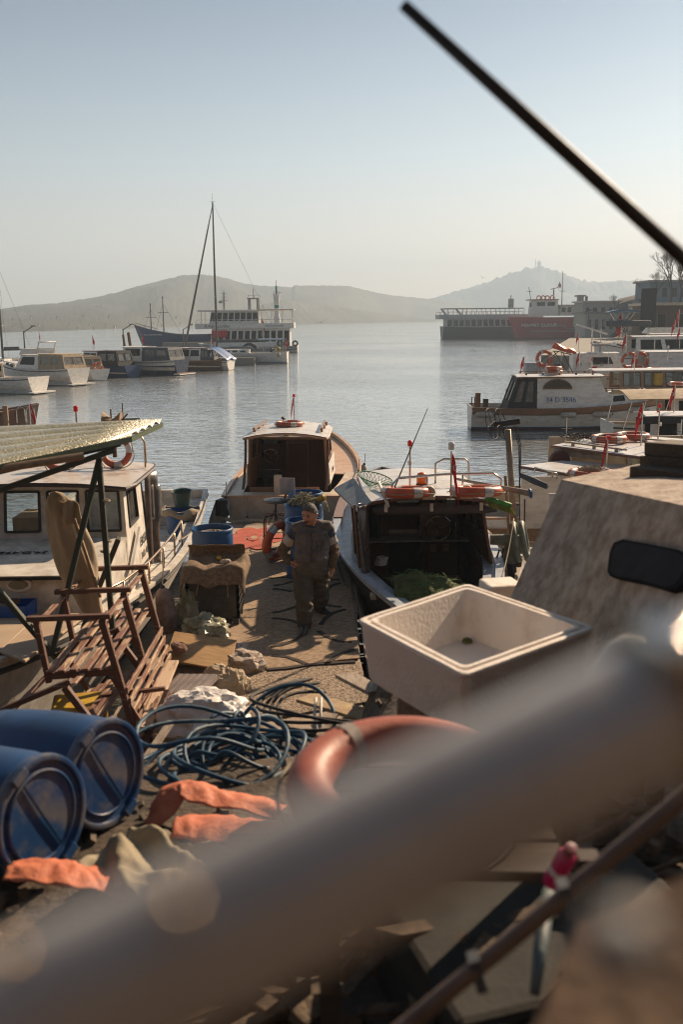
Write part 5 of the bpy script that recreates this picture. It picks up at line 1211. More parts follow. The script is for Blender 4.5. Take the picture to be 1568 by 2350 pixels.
for i in range(2):
    mb = MB(); mb.tube([L_(1148+i*8,1258), L_(1142+i*12,1276,-.1), L_(1134+i*14,1292), L_(1126+i*18,1300)],.014,6); mb.build('hose', mBlackRub, t, smooth=True)
mb = MB(); mb.tube([L_(1134,1300), L_(1136,1350)],.02,6); mb.build('pipe', mRust, t); mb = MB(); mb.lathe([(.001,0),(.05,.02),(.055,.1),(.03,.16),(.001,.17)], L_(1190,1302), 10); mb.build('valve', mRust, t)
mb = MB(); mb.tube([L_(1205,1145,.6), L_(1204,1240,.6)],.012,6); mb.build('rod', mRust, t)
# ================================================================ left boat
t = thing('cabin_boat', 'white wooden boat named İSKEBİT, numbered 34.D.4920, moored left of the pier', 'boat', V3((-3.93, 14.2, WZ)), rad(-88.5))
LB_ = t; sh = Shape(11.6, 3.1, 1.28, k=-.4, st=.86, tm=.42, p=.58, shb=.28, shs=.05, rake=.7); x = sh.x
rot = Matrix.Rotation(t.rotation_euler[2],3,'Z'); rt = rot.transposed()
make_hull(t, sh, mWhiteD, mBott, ((-.16,-.1,mGrey),), bul=.14, cap=mWhiteD, capw=.1, rub=(mBlackRub,.12,.03), n=26)
make_deck(t, sh, .36, .985, .08, mWhiteD); side_decks(t, sh, .01, .37, .14, .25, .62, mWhiteD, mWhiteD)
def ll(px, py, wy): return rt @ (Y(px, py, wy)-t.location)
xf = 1.75; xa = -.05; wz0 = 1.95
# wheelhouse
c, q = cabin(t, xa, xf, 2.3, 2.3, 1.20, 2.70, rf=.16, rb=.35, tum=.08, mat=mWhiteD, fm=mBlackRub, gm=mGlass, back_open=True, sides=((.42,.60,.84,.94),), front=((.04,.60,.25,.94),(.30,.60,.50,.94),(.55,.60,.73,.94),(.78,.60,.97,.94)), th=.05)
q = None
mb = MB(); mb.hexa([(xa,-1.1,1.2),(xf,-1.1,1.2),(xf,1.1,1.2),(xa,1.1,1.2),(xa,-1.1,1.26),(xf,-1.1,1.26),(xf,1.1,1.26),(xa,1.1,1.26)]); mb.build('cabin_floor', mCream, t)
mb = MB(); mb.box((xa+.7,-.3,1.7),(.7,.5,.9)); mb.box((xf-.3,.5,1.85),(.3,.8,.35)); mb.build('cabin_furniture', mBeigeC, t)
roof(t, xa-.15, xf+.12, 2.5, 2.42, 2.70, th=.05, camber=.07, mat=M('aged_roof_paint', (.56,.50,.44), .28, (.34,.26,.2), 3, bump=.06, lo=.36, hi=.5), trim=M('dark_brown_trim', (.05,.025,.018), .4))
# coach roof in front with porthole
c2, q2 = cabin(t, xf, 3.35, 2.3, 1.95, 1.2, (2.0,1.93), rf=.05, tum=.03, mat=mWhiteD, name='coach_roof')
mb = MB(); mb.prism([q2['S'][3]+V3((0,0,0)), q2['S'][2]+V3((.1,0,0)), q2['P'][3]+V3((.1,0,0)), q2['P'][2]], (0,0,.03)); ct = mb.build('coach_top', mWhiteD, t)
mb = MB(); a = q2['S'][2]+V3((.1,0,.0)); b_ = q2['P'][3]+V3((.1,0,.0)); mb.bar(a, b_, .03, .035); mb.build('coach_trim', mDarkIn, ct)
for yy, n_ in ((-.02,1),):
    pc = ll(40,1322,14.2-3.35+.0); pc.x = 3.345; pc.z -= .10
    mb = MB(); R9 = Matrix.Rotation(PI/2,3,'Y'); mb.lathe([(.001,.0),(.082,.0),(.082,.02),(.001,.02)], (pc.x-.01,pc.y,pc.z), 24, R9, (1,1.75)); po = mb.build('porthole', mWhite, t); mb = MB(); mb.lathe([(.001,.0),(.052,.0),(.052,.03),(.001,.03)], (pc.x-.005,pc.y,pc.z), 24, R9, (1,2.1)); mb.build('porthole_glass', M('smoked_pane', ()), po)
p = ll(56,1241,14.2-2.4); p.z = 2.015
text('deck_number', '34.D.4920', .16, t.location+rot@V3((2.45,p.y-.05,2.01)), rot@V3((0,-1,0)), rot@V3((1,0,.0)), mInkB, t)
p = V3((.35,1.13,1.72))
text('boat_name', 'İSKEBİT', .19, t.location+rot@V3((.50,1.127,1.74)), rot@V3((-1,.0,0)), V3((0,0,1)), M('faded_ink', (.10,.09,.085), .7, bump=0), t, depth=.002)
text('registration_number', '34.D. 4920', .14, t.location+rot@V3((.50,1.137,1.55)), rot@V3((-1,.0,0)), V3((0,0,1)), M('faded_ink', (.10,.09,.085), .7, bump=0), t, depth=.002)
# pvc curtain at rear side
mb = MB(); mb.grid(lambda u, v: V3((xa+.35-.75*u, 1.13+.05*math.sin(u*12)+.08*u, 2.66-1.35*v-.12*u)), 14, 10, th=.006); mb.build('side_curtain', M('brown_pvc', (.14,.10,.08), .3, (.05,.035,.03), 5, bump=.3, bs=10), t, smooth=True)
mb = MB(); mb.grid(lambda u, v: V3((xa+.22-.45*u, 1.155+.05*math.sin(u*9)+.08*u, 2.45-.5*v-.08*u)), 8, 6, th=.004); mb.build('clear_panel', mPVC, t, smooth=True)
# hand rail along the right side deck
pts = []
for i in range(8):
    tt = .47+.36*i/7; p = sh.pt(tt, sh.s(tt), 1, -.12); pts.append(p)
pts = [rt@(G(px,py,.33)-t.location) for px, py in ((412,1226),(392,1262),(366,1288),(330,1330))]
pts = [V3((-1.2,1.42,1.2)),V3((-.3,1.43,1.2)),V3((.6,1.40,1.2)),V3((1.6,1.36,1.22)),V3((2.7,1.24,1.26)),V3((3.6,1.06,1.32))]
rail_pipe(t, pts, .44, M('polished_rail_pipe', (.55,.40,.28), .25, metal=1, bump=0), .017)
mb = MB(); mb.bar((1.05,1.165,1.98),(1.85,1.19,1.62),.03,.10) ; mb.build('handrail_board', mWhite, t)
# deck panels on the bow
mTan = M('tan_plywood_panel', (.47,.36,.25), .55, (.36,.26,.18), 2, bump=.05)
for i, (a_, b_) in enumerate((((3.5,-1.45),(5.6,-.35)),((3.5,-.33),(5.75,.45)),((3.5,.47),(5.3,1.0)))):
    mb = MB(); z1 = sh.s(.85)-.02+.05; mb.hexa([(a_[0],a_[1],z1),(b_[0]-.3*abs(i-1),a_[1]+.25*(i==0),z1+.08),(b_[0],b_[1]-.2*(i==2),z1+.08),(a_[0],b_[1],z1),(a_[0],a_[1],z1+.03),(b_[0]-.3*abs(i-1),a_[1]+.25*(i==0),z1+.11),(b_[0],b_[1]-.2*(i==2),z1+.11),(a_[0],b_[1],z1+.03)]); mb.build('deck_panel', mTan, t, bevel=.008)
# things on that boat
g = G(70,1366,.66); tt = thing('crate', 'blue plastic crate on the foredeck under the oval porthole', 'crate', t.location+V3((-.05,3.0-.0,1.47)) if False else V3((g.x-.05, 10.72, .62)))
mb = MB(); w_, d_, h_ = .56,.34,.16
for c_, s_ in (((0,-d_/2,h_/2),(w_,.02,h_)),((0,d_/2,h_/2),(w_,.02,h_)),((-w_/2,0,h_/2),(.02,d_,h_)),((w_/2,0,h_/2),(.02,d_,h_)),((0,0,.01),(w_,d_,.02))): mb.box(c_, s_)
mb.build('crate_body', M('bright_blue_plastic', (.012,.10,.42), .4), tt)
mb = MB(); mb.tube([(-.3,-.1,.16),(-.2,0,.24),(0,.02,.17),(.15,-.05,.19)],.035,6); mb.build('rag', mRust, tt)
# blue tub with sacking and green bucket at the stern
tb = thing('tub', 'blue plastic tub stuffed with sacking on the stern deck of the left boat', 'tub', V3((-2.95, 18.0, -.25+.12)))
mb = MB(); mb.lathe([(.001,0),(.24,0),(.27,.05),(.32,.42),(.34,.43),(.33,.46),(.30,.44),(.25,.1),(.001,.08)], (0,0,.1), 28); mb.build('tub_body', mBlueD, tb, smooth=True, auto=40)
mb = MB(); mb.grid(lambda u, v: V3(((.36-.02*math.sin(7*u*6.28))*math.cos(6.28*u)*(1.02-.35*abs(v-.5)*(1 if v < .5 else .4)), (.36)*math.sin(6.28*u)*(1.02-.35*abs(v-.5)), .46+.14*v+.03*math.sin(u*31)-.16*(1-v)*max(0,math.cos(6.28*u))*1.0)), 40, 5, th=.01); mb.build('sacking', mBeigeC, tb, smooth=True)
bk = thing('bucket', 'dark green bucket sitting on the sacking in the blue tub', 'bucket', V3((-2.93, 18.0, .50)))
mb = MB(); mb.lathe([(.001,0),(.13,0),(.18,.26),(.19,.26),(.19,.29),(.17,.28),(.12,.03),(.001,.03)], (0,0,0), 24, Matrix.Rotation(rad(6),3,'X')); mb.build('bucket_body', M('green_bucket_plastic', (.04,.09,.075), .45), bk, smooth=True, auto=40)
mb = MB(); mb.lathe([(.001,-.02),(.14,0),(.12,.3),(.001,.32)], (-2.38,19.4,.05), 12); o_ = mb.build('fender', mBlackRub); tag(o_, 'black fender at the far right corner of the left boat', 'fender', None)
# on the roof of the left boat
rz_ = 1.86
life_ring('dark orange ring standing upright on the roof of the left boat, nearest the hauler', Y(266,1036,13.8), .185, .045, Matrix.Rotation(rad(78),3,'X')@Matrix.Rotation(rad(0),3,'Y'), mOrangeF, ph=.2)
life_ring('dark orange ring half hidden under the corrugated roof', Y(138,1046,13.5), .185, .045, Matrix.Rotation(rad(60),3,'X'), mOrangeF)
navlight(t, (rt@(Y(176,985,15.0)-t.location))-V3((0,0,.35)), .62)
th_ = thing('net_hauler', 'net hauler with two flared wooden cheeks above the roof of the left boat', 'hauler', Y(258,968,15.3))
for i, sg in enumerate((-1,1)):
    mb = MB(); mb.lathe([(.16,0),(.05,.13),(.05,.14),(.001,.14)] , (sg*.14+.0,0,0), 16, Matrix.Rotation(rad(90*sg),3,'Y')@Matrix.Rotation(PI,3,'X')); mb.build('cheek', mTeak, th_)
mb = MB(); mb.tube([(-.1,0,0),(.42,.02,.01)],.05,10); mb.build('motor', mSeaGr, th_); mb = MB(); mb.tube([(.0,0,-.02),(.0,.05,-.55)],.035,8); mb.tube([(-.12,.0,-.25),(.25,-.05,.13)],.012,5); mb.tube([(-.02,0,0),(-.02,0,.2)],.012,5); mb.tube([(.14,.1,0),(.14,.1,.28)],.01,5); mb.build('stand', mRust, th_)
mb = MB(); p0 = rt@(Y(334,1072,13.9)-t.location); mb.tube([p0,p0+V3((0,0,.35)),p0+V3((0,-.06,.48)),p0+V3((0,-.3,.5))],.016,6); mb.tube([p0+V3((0,.05,.58)),p0+V3((0,-.1,.58))],.016,5); mb.build('roof_loop', M('polished_rail_pipe', ()), t, smooth=True)
mb = MB(); p0 = rt@(Y(272,1106,13.2)-t.location); mb.torus(p0+V3((0,0,.03)), .16, .012, None, 26, 6)
for i in range(14): a_ = i*.45; mb.tube([p0+V3((.16*math.cos(a_),.16*math.sin(a_),.03)), p0+V3((-.15*math.cos(a_*1.3),.14*math.sin(a_*.7),.035))],.004,3)
mb.build('net_hoop', mRust, t)
# fender between boat and pier
fender('dirty pink fender with a dark blue top hanging between the left boat and the pier', V3((-2.22,12.1,.22)), .12, .62, mat=mFendP, tilt=(0,-.12), rope=.42)
# far-left small boat
t = thing('open_boat', 'brown-decked boat with two chrome ladder hoops and a red flag at the left edge', 'boat', V3((-15.2, 36.5, WZ)), rad(12))
sh = Shape(8, 2.8, 1.2, k=-.4); make_hull(t, sh, mVarn, mBott, (), bul=.1, cap=mVarnL); make_deck(t, sh, .01, .98, .06, mTeak)
for px in (36,58):
    p = Matrix.Rotation(-rad(12),3,'Z')@(Y(px,985,36)-t.location); mb = MB(); mb.tube([(p.x,-.6,1.1),(p.x,-.6,1.55),(p.x+.1,-.6,1.7),(p.x+.28,-.6,1.6),(p.x+.32,-.6,1.1)],.025,6); mb.build('ladder_hoop', mChrome, t)
flag(t, Matrix.Rotation(-rad(12),3,'Z')@(Y(71,985,35.3)-t.location), .95, .35, .7, ang=0, r=.02)
mb = MB(); p = Matrix.Rotation(-rad(12),3,'Z')@(Y(15,985,36)-t.location); mb.tube([p,p+V3((0,0,.85))],.1,8); mb.build('post', mTeak, t)
# ================================================================ pier and bank
mConc = M('pier_concrete', (.42,.32,.235), .9, (.22,.165,.12), 4, bump=.5, bs=60)
mGravel = M('pebbly_ground', (.38,.285,.20), .95, (.10,.07,.048), 38, bump=1.0, bs=60, lo=.40, hi=.56, detail=3)
mb = MB()
mb.grid(lambda u, v: V3((-2.3+2.5*v+.03*noise.noise(V3((u*30,v*3,0))), 8.6+10.3*u+.04*noise.noise(V3((v*9,7,0))), -.012+.008*noise.noise(V3((u*22,v*6,3))))), 60, 14, th=0, flip=True)
mb.box((-1.05, 13.8, -.85), (2.42, 10.1, 1.64)); kind(mb.build('pier', mConc))
def sst(a, b, x): t = max(0, min(1, (x-a)/(b-a))); return t*t*(3-2*t)
def gz(x, y):
    b1 = 1.15*sst(8.7, 5.4, y); b2 = 1.40*sst(9.1, 7.3, y); k_ = sst(-.1, .45, x)
    return b1*(1-k_)+b2*k_
mb = MB()
def gfn(u, v):
    x = -7+15*u; e = 8.75 if x > -2.25 else 8.75-2.6*sst(-2.2,-2.7,x)
    if x > .35: e = 9.3
    y = -4+(e+4)*v
    return V3((x, y, gz(x, y)-.01+.07*noise.noise(V3((x*1.3,y*1.3,0)))*sst(8.9,7.9,y)+.03*noise.noise(V3((x*5,y*5,2)))*sst(8.9,8.3,y)))
mb.grid(gfn, 110, 100, flip=False)
def gsk(u, v): p = gfn(u, 1); return V3((p.x, p.y, p.z+(-2.2-p.z)*v))
mb.grid(gsk, 110, 2, flip=False)
kind(mb.build('ground', M('bank_soil', (.115,.080,.052), .95, (.035,.025,.018), 5, bump=1.0, bs=22), smooth=True))
# rugs -------------------------------------------------------
def rug(label, corners, mats, z=.006, th=.012, lines=(), drape=None, nx=14, ny=24, amp=.006, name='rug'):
    P = [G(px, py, 0) for px, py in corners]   # near-left, near-right, far-right, far-left
    mb = MB()
    def fn(u, v):
        a = P[0].lerp(P[1], u); b_ = P[3].lerp(P[2], u); p = a.lerp(b_, v); p.z = z+th+amp*noise.noise(V3((p.x*4,p.y*4,z*50)))+amp*.6
        p.x += .012*noise.noise(V3((v*9,u*2,1))); return p
    mb.grid(fn, nx, ny, th=th, flip=False)
    if drape:
        def dr(u, v): p = fn(1, u); return V3((p.x+.06+.16*math.sin(PI/2*v)+.04*math.sin(u*19)*v, p.y+.02*math.sin(u*31)*v, p.z-drape*v**1.4+.05*(v < .2)*0))
        mb.grid(dr, 40, 8, th=.008, flip=False)
    mb.k = 1
    for ln in lines:
        pts = [G(px, py, 0) for px, py in ln]; Q = []
        for i in range(len(pts)-1):
            for j in range(6): Q.append(pts[i].lerp(pts[i+1], j/6))
        Q.append(pts[-1]); n = len(Q)
        for i in range(n-1):
            d = (Q[i+1]-Q[i]).normalized(); s = V3((-d.y,d.x,0)); w0 = .030+.010*noise.noise(Q[i]*7); w1 = .030+.010*noise.noise(Q[i+1]*7); zz = V3((0,0,z+th+amp*1.2+.004))
            o = len(mb.v); mb.v += [Q[i]-s*w0+zz, Q[i]+s*w0+zz, Q[i+1]+s*w1+zz, Q[i+1]-s*w1+zz]+[Q[i]-s*w0+zz-V3((0,0,.015)), Q[i]+s*w0+zz-V3((0,0,.015)), Q[i+1]+s*w1+zz-V3((0,0,.015)), Q[i+1]-s*w1+zz-V3((0,0,.015))]
            mb.face((o,o+1,o+2,o+3)[::-1]); mb.face((o+1,o+5,o+6,o+2)[::-1]); mb.face((o+3,o+7,o+4,o)[::-1])
    o = mb.build(name, mats, None, smooth=False); tag(o, label, 'rug'); return o
def c6(L): return [[(501.8+.28*X, 878+.28*Y_) for X, Y_ in l] for l in L]
def c2(L): return [[(501.8+.28*X, 1379.8+.28*Y_) for X, Y_ in l] for l in L]
lines = c6([[(425,1615),(500,1608),(600,1605)],[(450,1675),(530,1665),(605,1640),(700,1630)],[(445,1700),(530,1710),(610,1725)],[(440,1900),(520,1885),(600,1860),(650,1840)],[(440,1942),(540,1950),(610,1965),(670,1995)],[(430,2180),(520,2165),(620,2130),(690,2080)],[(850,1720),(940,1670),(995,1655)],[(890,1625),(990,1628)],[(860,1830),(940,1845),(1010,1850)],[(835,2000),(880,1940),(950,1895),(1040,1870)],[(820,2050),(900,2100),(980,2135),(1090,2140)]])
lines += c2([[(435,460),(560,470),(650,500),(730,535)],[(880,530),(950,480),(1020,440),(1110,410)],[(405,572),(550,562),(720,536),(880,522),(1120,508)]])
mShag = M('beige_shag_pile', (.50,.36,.24), .95, (.22,.145,.09), 16, bump=1.0, bs=150, stretch=(1,1.6,1), lo=.3, hi=.6)
mShagD = M('dark_shag_line', (.045,.03,.024), .95, bump=.8, bs=150)
rug('beige shag rug with dark wavy lines under the man', [(603,1540),(826,1512),(800,1300),(618,1296)], [mShag, mShagD], lines=lines, drape=.55)
mFlat = M('plain_beige_carpet', (.50,.36,.24), .95, (.32,.22,.145), 14, bump=.8, bs=200)
rug('plain beige carpet on the left half of the pier beside the shag rug', [(500,1500),(606,1512),(622,1262),(545,1258)], [mFlat], z=.002, th=.008)
mFl = M('flower_rug_base', (.46,.33,.22), .9, (.36,.25,.16), 12, bump=.5, bs=150)
r_ = rug('beige rug with a big red flower across the pier end', [(520,1262),(700,1258),(690,1210),(520,1214)], [mFl, M('red_flower_pile', (.50,.09,.05), .9, bump=.4)], z=.002, th=.010)
mb = MB(); cf = G(583,1237,0)
for i in range(6):
    a = i*PI/3; c_ = cf+V3((.34*math.cos(a), .62*math.sin(a), .020+.0012*i))
    mb.prism([c_+V3((.20*math.cos(b*PI/10), .38*math.sin(b*PI/10), 0)) for b in range(20)], (0,0,.003))
mb.prism([cf+V3((.12*math.cos(b*PI/8), .25*math.sin(b*PI/8), .032)) for b in range(16)], (0,0,.002)); mb.build('flower', bpy.data.materials['red_flower_pile'], r_)
mb = MB(); mb.prism([cf+V3((.06*math.cos(b*PI/8), .13*math.sin(b*PI/8), .035)) for b in range(16)], (0,0,.002)); mb.build('flower_centre', mFl, r_)
rug('pebbled brown mat on the ground below the shag rug', [(520,1668),(850,1610),(828,1520),(548,1536)], [mGravel], z=.0, th=.010, amp=.004, name='mat')
# tyres and black fenders on the pier side
for i, (px, py, z) in enumerate(((752,1216,-.05),(763,1262,-.1),(775,1292,-.15),(790,1330,-.2),(806,1352,-.22))):
    p = G(px, py, z); p.x = .36
    t = thing('tyre', 'old dark tyre hanging on the pier side by the white boat', 'tyre', p, 0, 'tyres hung along the right side of the pier')
    mb = MB(); mb.torus((0,0,0), .19, .095, Matrix.Rotation(PI/2,3,'Y'), 24, 10); mb.build('tyre_body', M('grey_old_rubber', (.07,.07,.075), .75, (.03,.03,.033)), t, smooth=True)
    mb = MB(); mb.tube([(0,0,.2),(-.12,0,.4),(-.22,0,.42-z*0)],.012,5); mb.build('line', mRope, t)
fender('pale small float jammed among the dark tyres beside the pier', G(771,1232,.12)+V3((.1,0,0)), .075, .2, rope=0)
# pier-end ropes
mb = MB(); random.seed(21)
for i in range(7):
    a = G(505+i*5, 1192+i*1.2, .02); mb.tube([a+V3((.22*k_, .05*math.sin(k_*1.3+i), .012*(k_ % 3)+.01)) for k_ in range(9)], .011, 5)
tag(mb.build('mooring_rope', mRope), 'pale mooring rope strewn along the end edge of the pier', 'rope')
# ---------------------------------------------------------------- barrels
def barrel(label, p, R=.285, H=.9, M_=None, open_=True, tilt=None, mat=None, lid=False, group=None):
    t = thing('barrel', label, 'barrel', p, 0, group); m = mat or mBlueD
    pr = [(R*.9,0),(R*.95,.02),(R*.985,.10*H),(R,.2*H),(R,.34*H),(R*.985,.36*H),(R,.38*H),(R,.64*H),(R*.985,.66*H),(R,.68*H),(R,.86*H),(R*.97,.93*H),(R*.96,.95*H),(R*1.02,.955*H),(R*1.02,.985*H),(R*.98,H)]
    if open_: pr += [(R*.93,H),(R*.93,.95*H),(R*.95,.8*H),(R*.95,.04),(.001,.03)]
    else: pr += [(R*.97,H),(R*.90,H-.012),(R*.86,H-.03),(.001,H-.035)]
    mb = MB(); mb.lathe(pr, (0,0,0), 40, tilt); b_ = mb.build('drum_body', m, t, smooth=True, auto=45)
    return t, b_
barrel('open blue barrel farthest back at the pier end, nothing in it', G(703,1252,0), .30, .95)
b2p = G(697,1285,0); barrel('blue barrel topped with a tangle of pale green net', b2p, .30, .93)
b3p = G(699,1325,0); barrel('open blue barrel right behind the man', b3p, .28, .90)
barrel('blue barrel half filled with sacking behind the carpet-covered crate', V3((-1.83,13.75,.12)), .29, .86)
mb = MB(); mb.grid(lambda u, v: V3((-1.83+.26*v*math.cos(u*2*PI), 13.75+.26*v*math.sin(u*2*PI), .90+.05*noise.noise(V3((u*5,v*4,0)))+.03*(1-v))), 24, 6); o_ = mb.build('sacking', mBeigeC); tag(o_, 'tan sacking inside the blue barrel behind the crate', 'sacking')
# net tangle on barrel 2
mb = MB(); random.seed(8); c_ = b2p+V3((.03,0,.97))
for i in range(620):
    a = random.uniform(0,6.28); r = .24*random.random()**.7; h = .15*max(0,1-(r/.26)**2)
    p = c_+V3((r*math.cos(a), r*math.sin(a), random.uniform(-.03,h))); d = V3((random.uniform(-1,1),random.uniform(-1,1),random.uniform(-.5,.3)))*.06
    mb.tube([p-d, p+V3((random.uniform(-.03,.03),)*3), p+d+V3((0,0,-.03))], .0035, 3)
for i in range(26):
    a = random.uniform(-1.2,1.0); p = c_+V3((.27*math.cos(a), .27*math.sin(a), .02)); mb.tube([p, p+V3((.09*math.cos(a),.03,-.03)), p+V3((.13*math.cos(a),.02,-.18))], .003, 3)
t_ = mb.build('fishing_net', M('pale_green_net', (.34,.31,.19), .85)); tag(t_, 'pale green monofilament net tangled on top of the second barrel', 'fishing net')
mb = MB(); mb.grid(lambda u, v: c_+V3((.22*v*math.cos(u*6.283),.22*v*math.sin(u*6.283),.13*(1-v*v)-.02+.02*noise.noise(V3((u*6,v*5,0))))), 24, 8, th=.01); mb.build('net_core', M('pale_green_core', (.20,.21,.10), .9), t_) if False else None
o_ = MB(); o_.lathe([(.001,0),(.05,0),(.055,.02),(.055,.12),(.02,.15),(.001,.15)], c_+V3((.21,-.05,.02)), 14, Matrix.Rotation(rad(60),3,'Y')); tag(o_.build('plastic_bottle', mYellow), 'yellow plastic bottle end at the right of the net tangle', 'bottle')
# stool
sp = G(622,1250,0); t = thing('bar_stool', 'tall rusty tube stool with a dark seat and pale square backrest at the pier end', 'stool', V3((-1.22,16.75,0)))
o0 = t.location; mb = MB()
st = Y(633,1148,16.75)-o0; mb.lathe([(.001,-.025),(.2,-.03),(.215,-.01),(.21,.02),(.15,.03),(.001,.03)], st, 26); mb.build('seat', M('dark_vinyl_seat', (.10,.10,.105), .35), t, smooth=True, auto=50)
bkc = Y(659,1115,16.9)-o0; mb = MB(); mb.box(bkc, (.27,.035,.29), rad(-6)); mb.build('backrest', M('pale_grey_vinyl', (.42,.38,.36), .5), t, bevel=.03)
mb = MB(); mb.bar(bkc+V3((0,.03,-.1)), st+V3((.12,.06,-.03)), .03, .012); mb.build('back_bracket', mBlackRub, t)
for i, (dx, dy) in enumerate(((-.2,-.18),(.22,-.16),(.2,.2),(-.2,.2))):
    mb = MB(); mb.tube([(st.x+dx,st.y+dy,0),(st.x+dx,st.y+dy,.50),(st.x+dx*.8,st.y+dy*.8,.56),(st.x,st.y,.58)],.012,7); mb.build('leg', mRust, t, smooth=True)
mb = MB(); mb.torus((st.x,st.y,.20),.23,.009,None,28,6); mb.build('foot_ring', mRust, t)
mb = MB(); mb.tube([(st.x,st.y,.45),(st.x,st.y,st.z-.02)],.02,8)
for i in range(4): a = i*PI/2+.3; mb.tube([(st.x+.14*math.cos(a),st.y+.14*math.sin(a),.40),(st.x,st.y,.70)],.008,5)
mb.build('stem', mBlackRub, t)
# leaning orange ring
c_ = Y(637,1236,15.9); Mx = Matrix.Rotation(rad(-20),3,'Z')@Matrix.Rotation(rad(74),3,'Y')@Matrix.Rotation(rad(0),3,'X')
life_ring('bright orange life ring standing against the barrels on the pier', V3((c_.x,15.75,.335)), .265, .070, Matrix.Rotation(rad(12),3,'Y')@Matrix.Rotation(rad(58),3,'Z')@Matrix.Rotation(PI/2,3,'X'), M('bright_orange_plastic', (.78,.13,.03), .4), ph=.8)
# ---------------------------------------------------------------- crate with carpet
t = thing('crate', 'dark grey slatted crate beside the pier edge, carpet thrown over it', 'crate', V3((-1.66,12.55,0)))
mCr = M('dark_grey_crate_plastic', (.085,.078,.075), .6, (.05,.045,.04), bump=.1)
mb = MB(); W,D_,H = .66,.56,.72
for sx_, sy_ in ((-1,-1),(1,-1),(1,1),(-1,1)): mb.box((sx_*(W/2-.04), sy_*(D_/2-.04), .06), (.08,.08,.12))
for (a, b_) in (((-W/2,-D_/2),(W/2,-D_/2)),((W/2,-D_/2),(W/2,D_/2)),((W/2,D_/2),(-W/2,D_/2)),((-W/2,D_/2),(-W/2,-D_/2))):
    mb.holed((a[0],a[1],.10),(b_[0],b_[1],.10),(b_[0],b_[1],H),(a[0],a[1],H), holes=[], th=.03)
    for i in range(1,7): zz = .1+i*.1; mb.bar((a[0],a[1],zz),(b_[0],b_[1],zz),.016,.012,up=(0,0,1)) 
    for i in range(7):
        u_ = i/6; p = V3((a[0]+(b_[0]-a[0])*u_, a[1]+(b_[1]-a[1])*u_, 0)); mb.box(p+V3((0,0,.41)), (.018,.018,.62))
mb.build('crate_body', mCr, t)
mCp = M('brown_hessian_carpet', (.34,.235,.15), .95, (.17,.11,.065), 22, bump=1.0, bs=130)
def cfn(u, v):
    X = -.44+.92*u; Y_ = -.50+.95*v; z = H+.05
    ex = max(0, abs(X-.02)-.36); ey = max(0, -.31-Y_)
    z -= 1.6*ex+1.05*ey; X_ = X-(ex*.65 if X > 0 else -ex*.65); Y2 = Y_+ey*.55
    return V3((X_+.03*noise.noise(V3((u*4,v*4,1))), Y2, z+.06*noise.noise(V3((u*3.2,v*3.2,0)))+.012*math.sin(u*25+v*6)))
mb = MB(); mb.grid(cfn, 34, 30, th=-.02, flip=False); o_ = mb.build('carpet_piece', mCp, None, smooth=True); o_.location = t.location; tag(o_, 'brown hessian carpet thrown over the grey crate, corners hanging', 'carpet')
mb = MB(); mb.grid(lambda u, v: V3((-.36+.74*u, .20+.1*v*(1-v)*4-.03, H+.06+.17*v+.02*noise.noise(V3((u*6,v*4,0))))), 20, 8, th=.02); o2 = mb.build('folded_back', mCp, o_, smooth=True)
def stone(label, p, s, mat, seed, name='stone', cat='stone'):
    mb = MB(); random.seed(seed); mb.lathe([(.001,-.5),(.75,-.42),(1,-.1),(.95,.2),(.6,.46),(.001,.5)], (0,0,0), 7)
    mb.v = [V3((v.x*s[0]*(1+.15*noise.noise(v*2+V3((seed,0,0)))), v.y*s[1], v.z*s[2]*(1+.2*noise.noise(v*2+V3((0,seed,0)))))) for v in mb.v]
    o = mb.build(name, mat, None, bevel=.008); o.location = p; o.rotation_euler = (.1*seed % .4, .05, seed); tag(o, label, cat); return o
stone('pale lump of stone on the carpet over the crate', t.location+V3((.17,-.17,.82)), (.08,.06,.07), mCream, 3)
stone('small yellow sponge block on the carpet over the crate', t.location+V3((.06,.05,.82)), (.06,.035,.05), mYellow, 5, 'sponge', 'sponge')
mb = MB(); mb.tube([(-.14,-.33,.74),(-.17,-.36,.55),(-.2,-.34,.42)],.007,5); mb.build('hanging_string', mRope, t); mb = MB(); mb.tube([(.2,-.34,.72),(.21,-.37,.5),(.21,-.36,.40)],.007,5); mb.build('hanging_string', mRope, t)
# transparent bag ---------------------------------------------
def blob(name, label, cat, p, s, mat, seed, crumple=.25, fine=.06, nu=48, nv=30, group=None, flat=0, shape=None):
    mb = MB()
    def fn(u, v):
        a = u*2*PI; b_ = (v-.5)*PI; q = V3((math.cos(a)*math.cos(b_), math.sin(a)*math.cos(b_), math.sin(b_)))
        d = 1+crumple*noise.noise(q*1.7+V3((seed,0,0)))+crumple*.55*(1-2*abs(noise.noise(q*3.4+V3((0,seed,0)))))-crumple*.3+fine*(1-2*abs(noise.noise(q*9+V3((0,0,seed)))))
        q = q*d; q = V3((q.x*s[0], q.y*s[1], q.z*s[2]))
        if shape: q = shape(q)
        if q.z < -s[2]*.55: q.z = -s[2]*.55+(q.z+s[2]*.55)*.1
        return q
    mb.grid(fn, nu, nv, flip=False); o = mb.build(name, mat, None, smooth=True, auto=28); o.location = V3(p)+V3((0,0,s[2]*.55)); tag(o, label, cat, group); return o
mBag = M('greenish_clear_bag', (.52,.50,.36), .3, (.22,.22,.12), 4, bump=.6, bs=18, trans=.35, lo=.35, hi=.55)
mSack = M('white_sack_plastic', (.62,.57,.53), .45, (.42,.36,.32), 3, bump=.5, bs=20)
mCloth = M('dirty_white_cloth', (.52,.44,.37), .9, (.30,.23,.17), 6, bump=.5, bs=30)
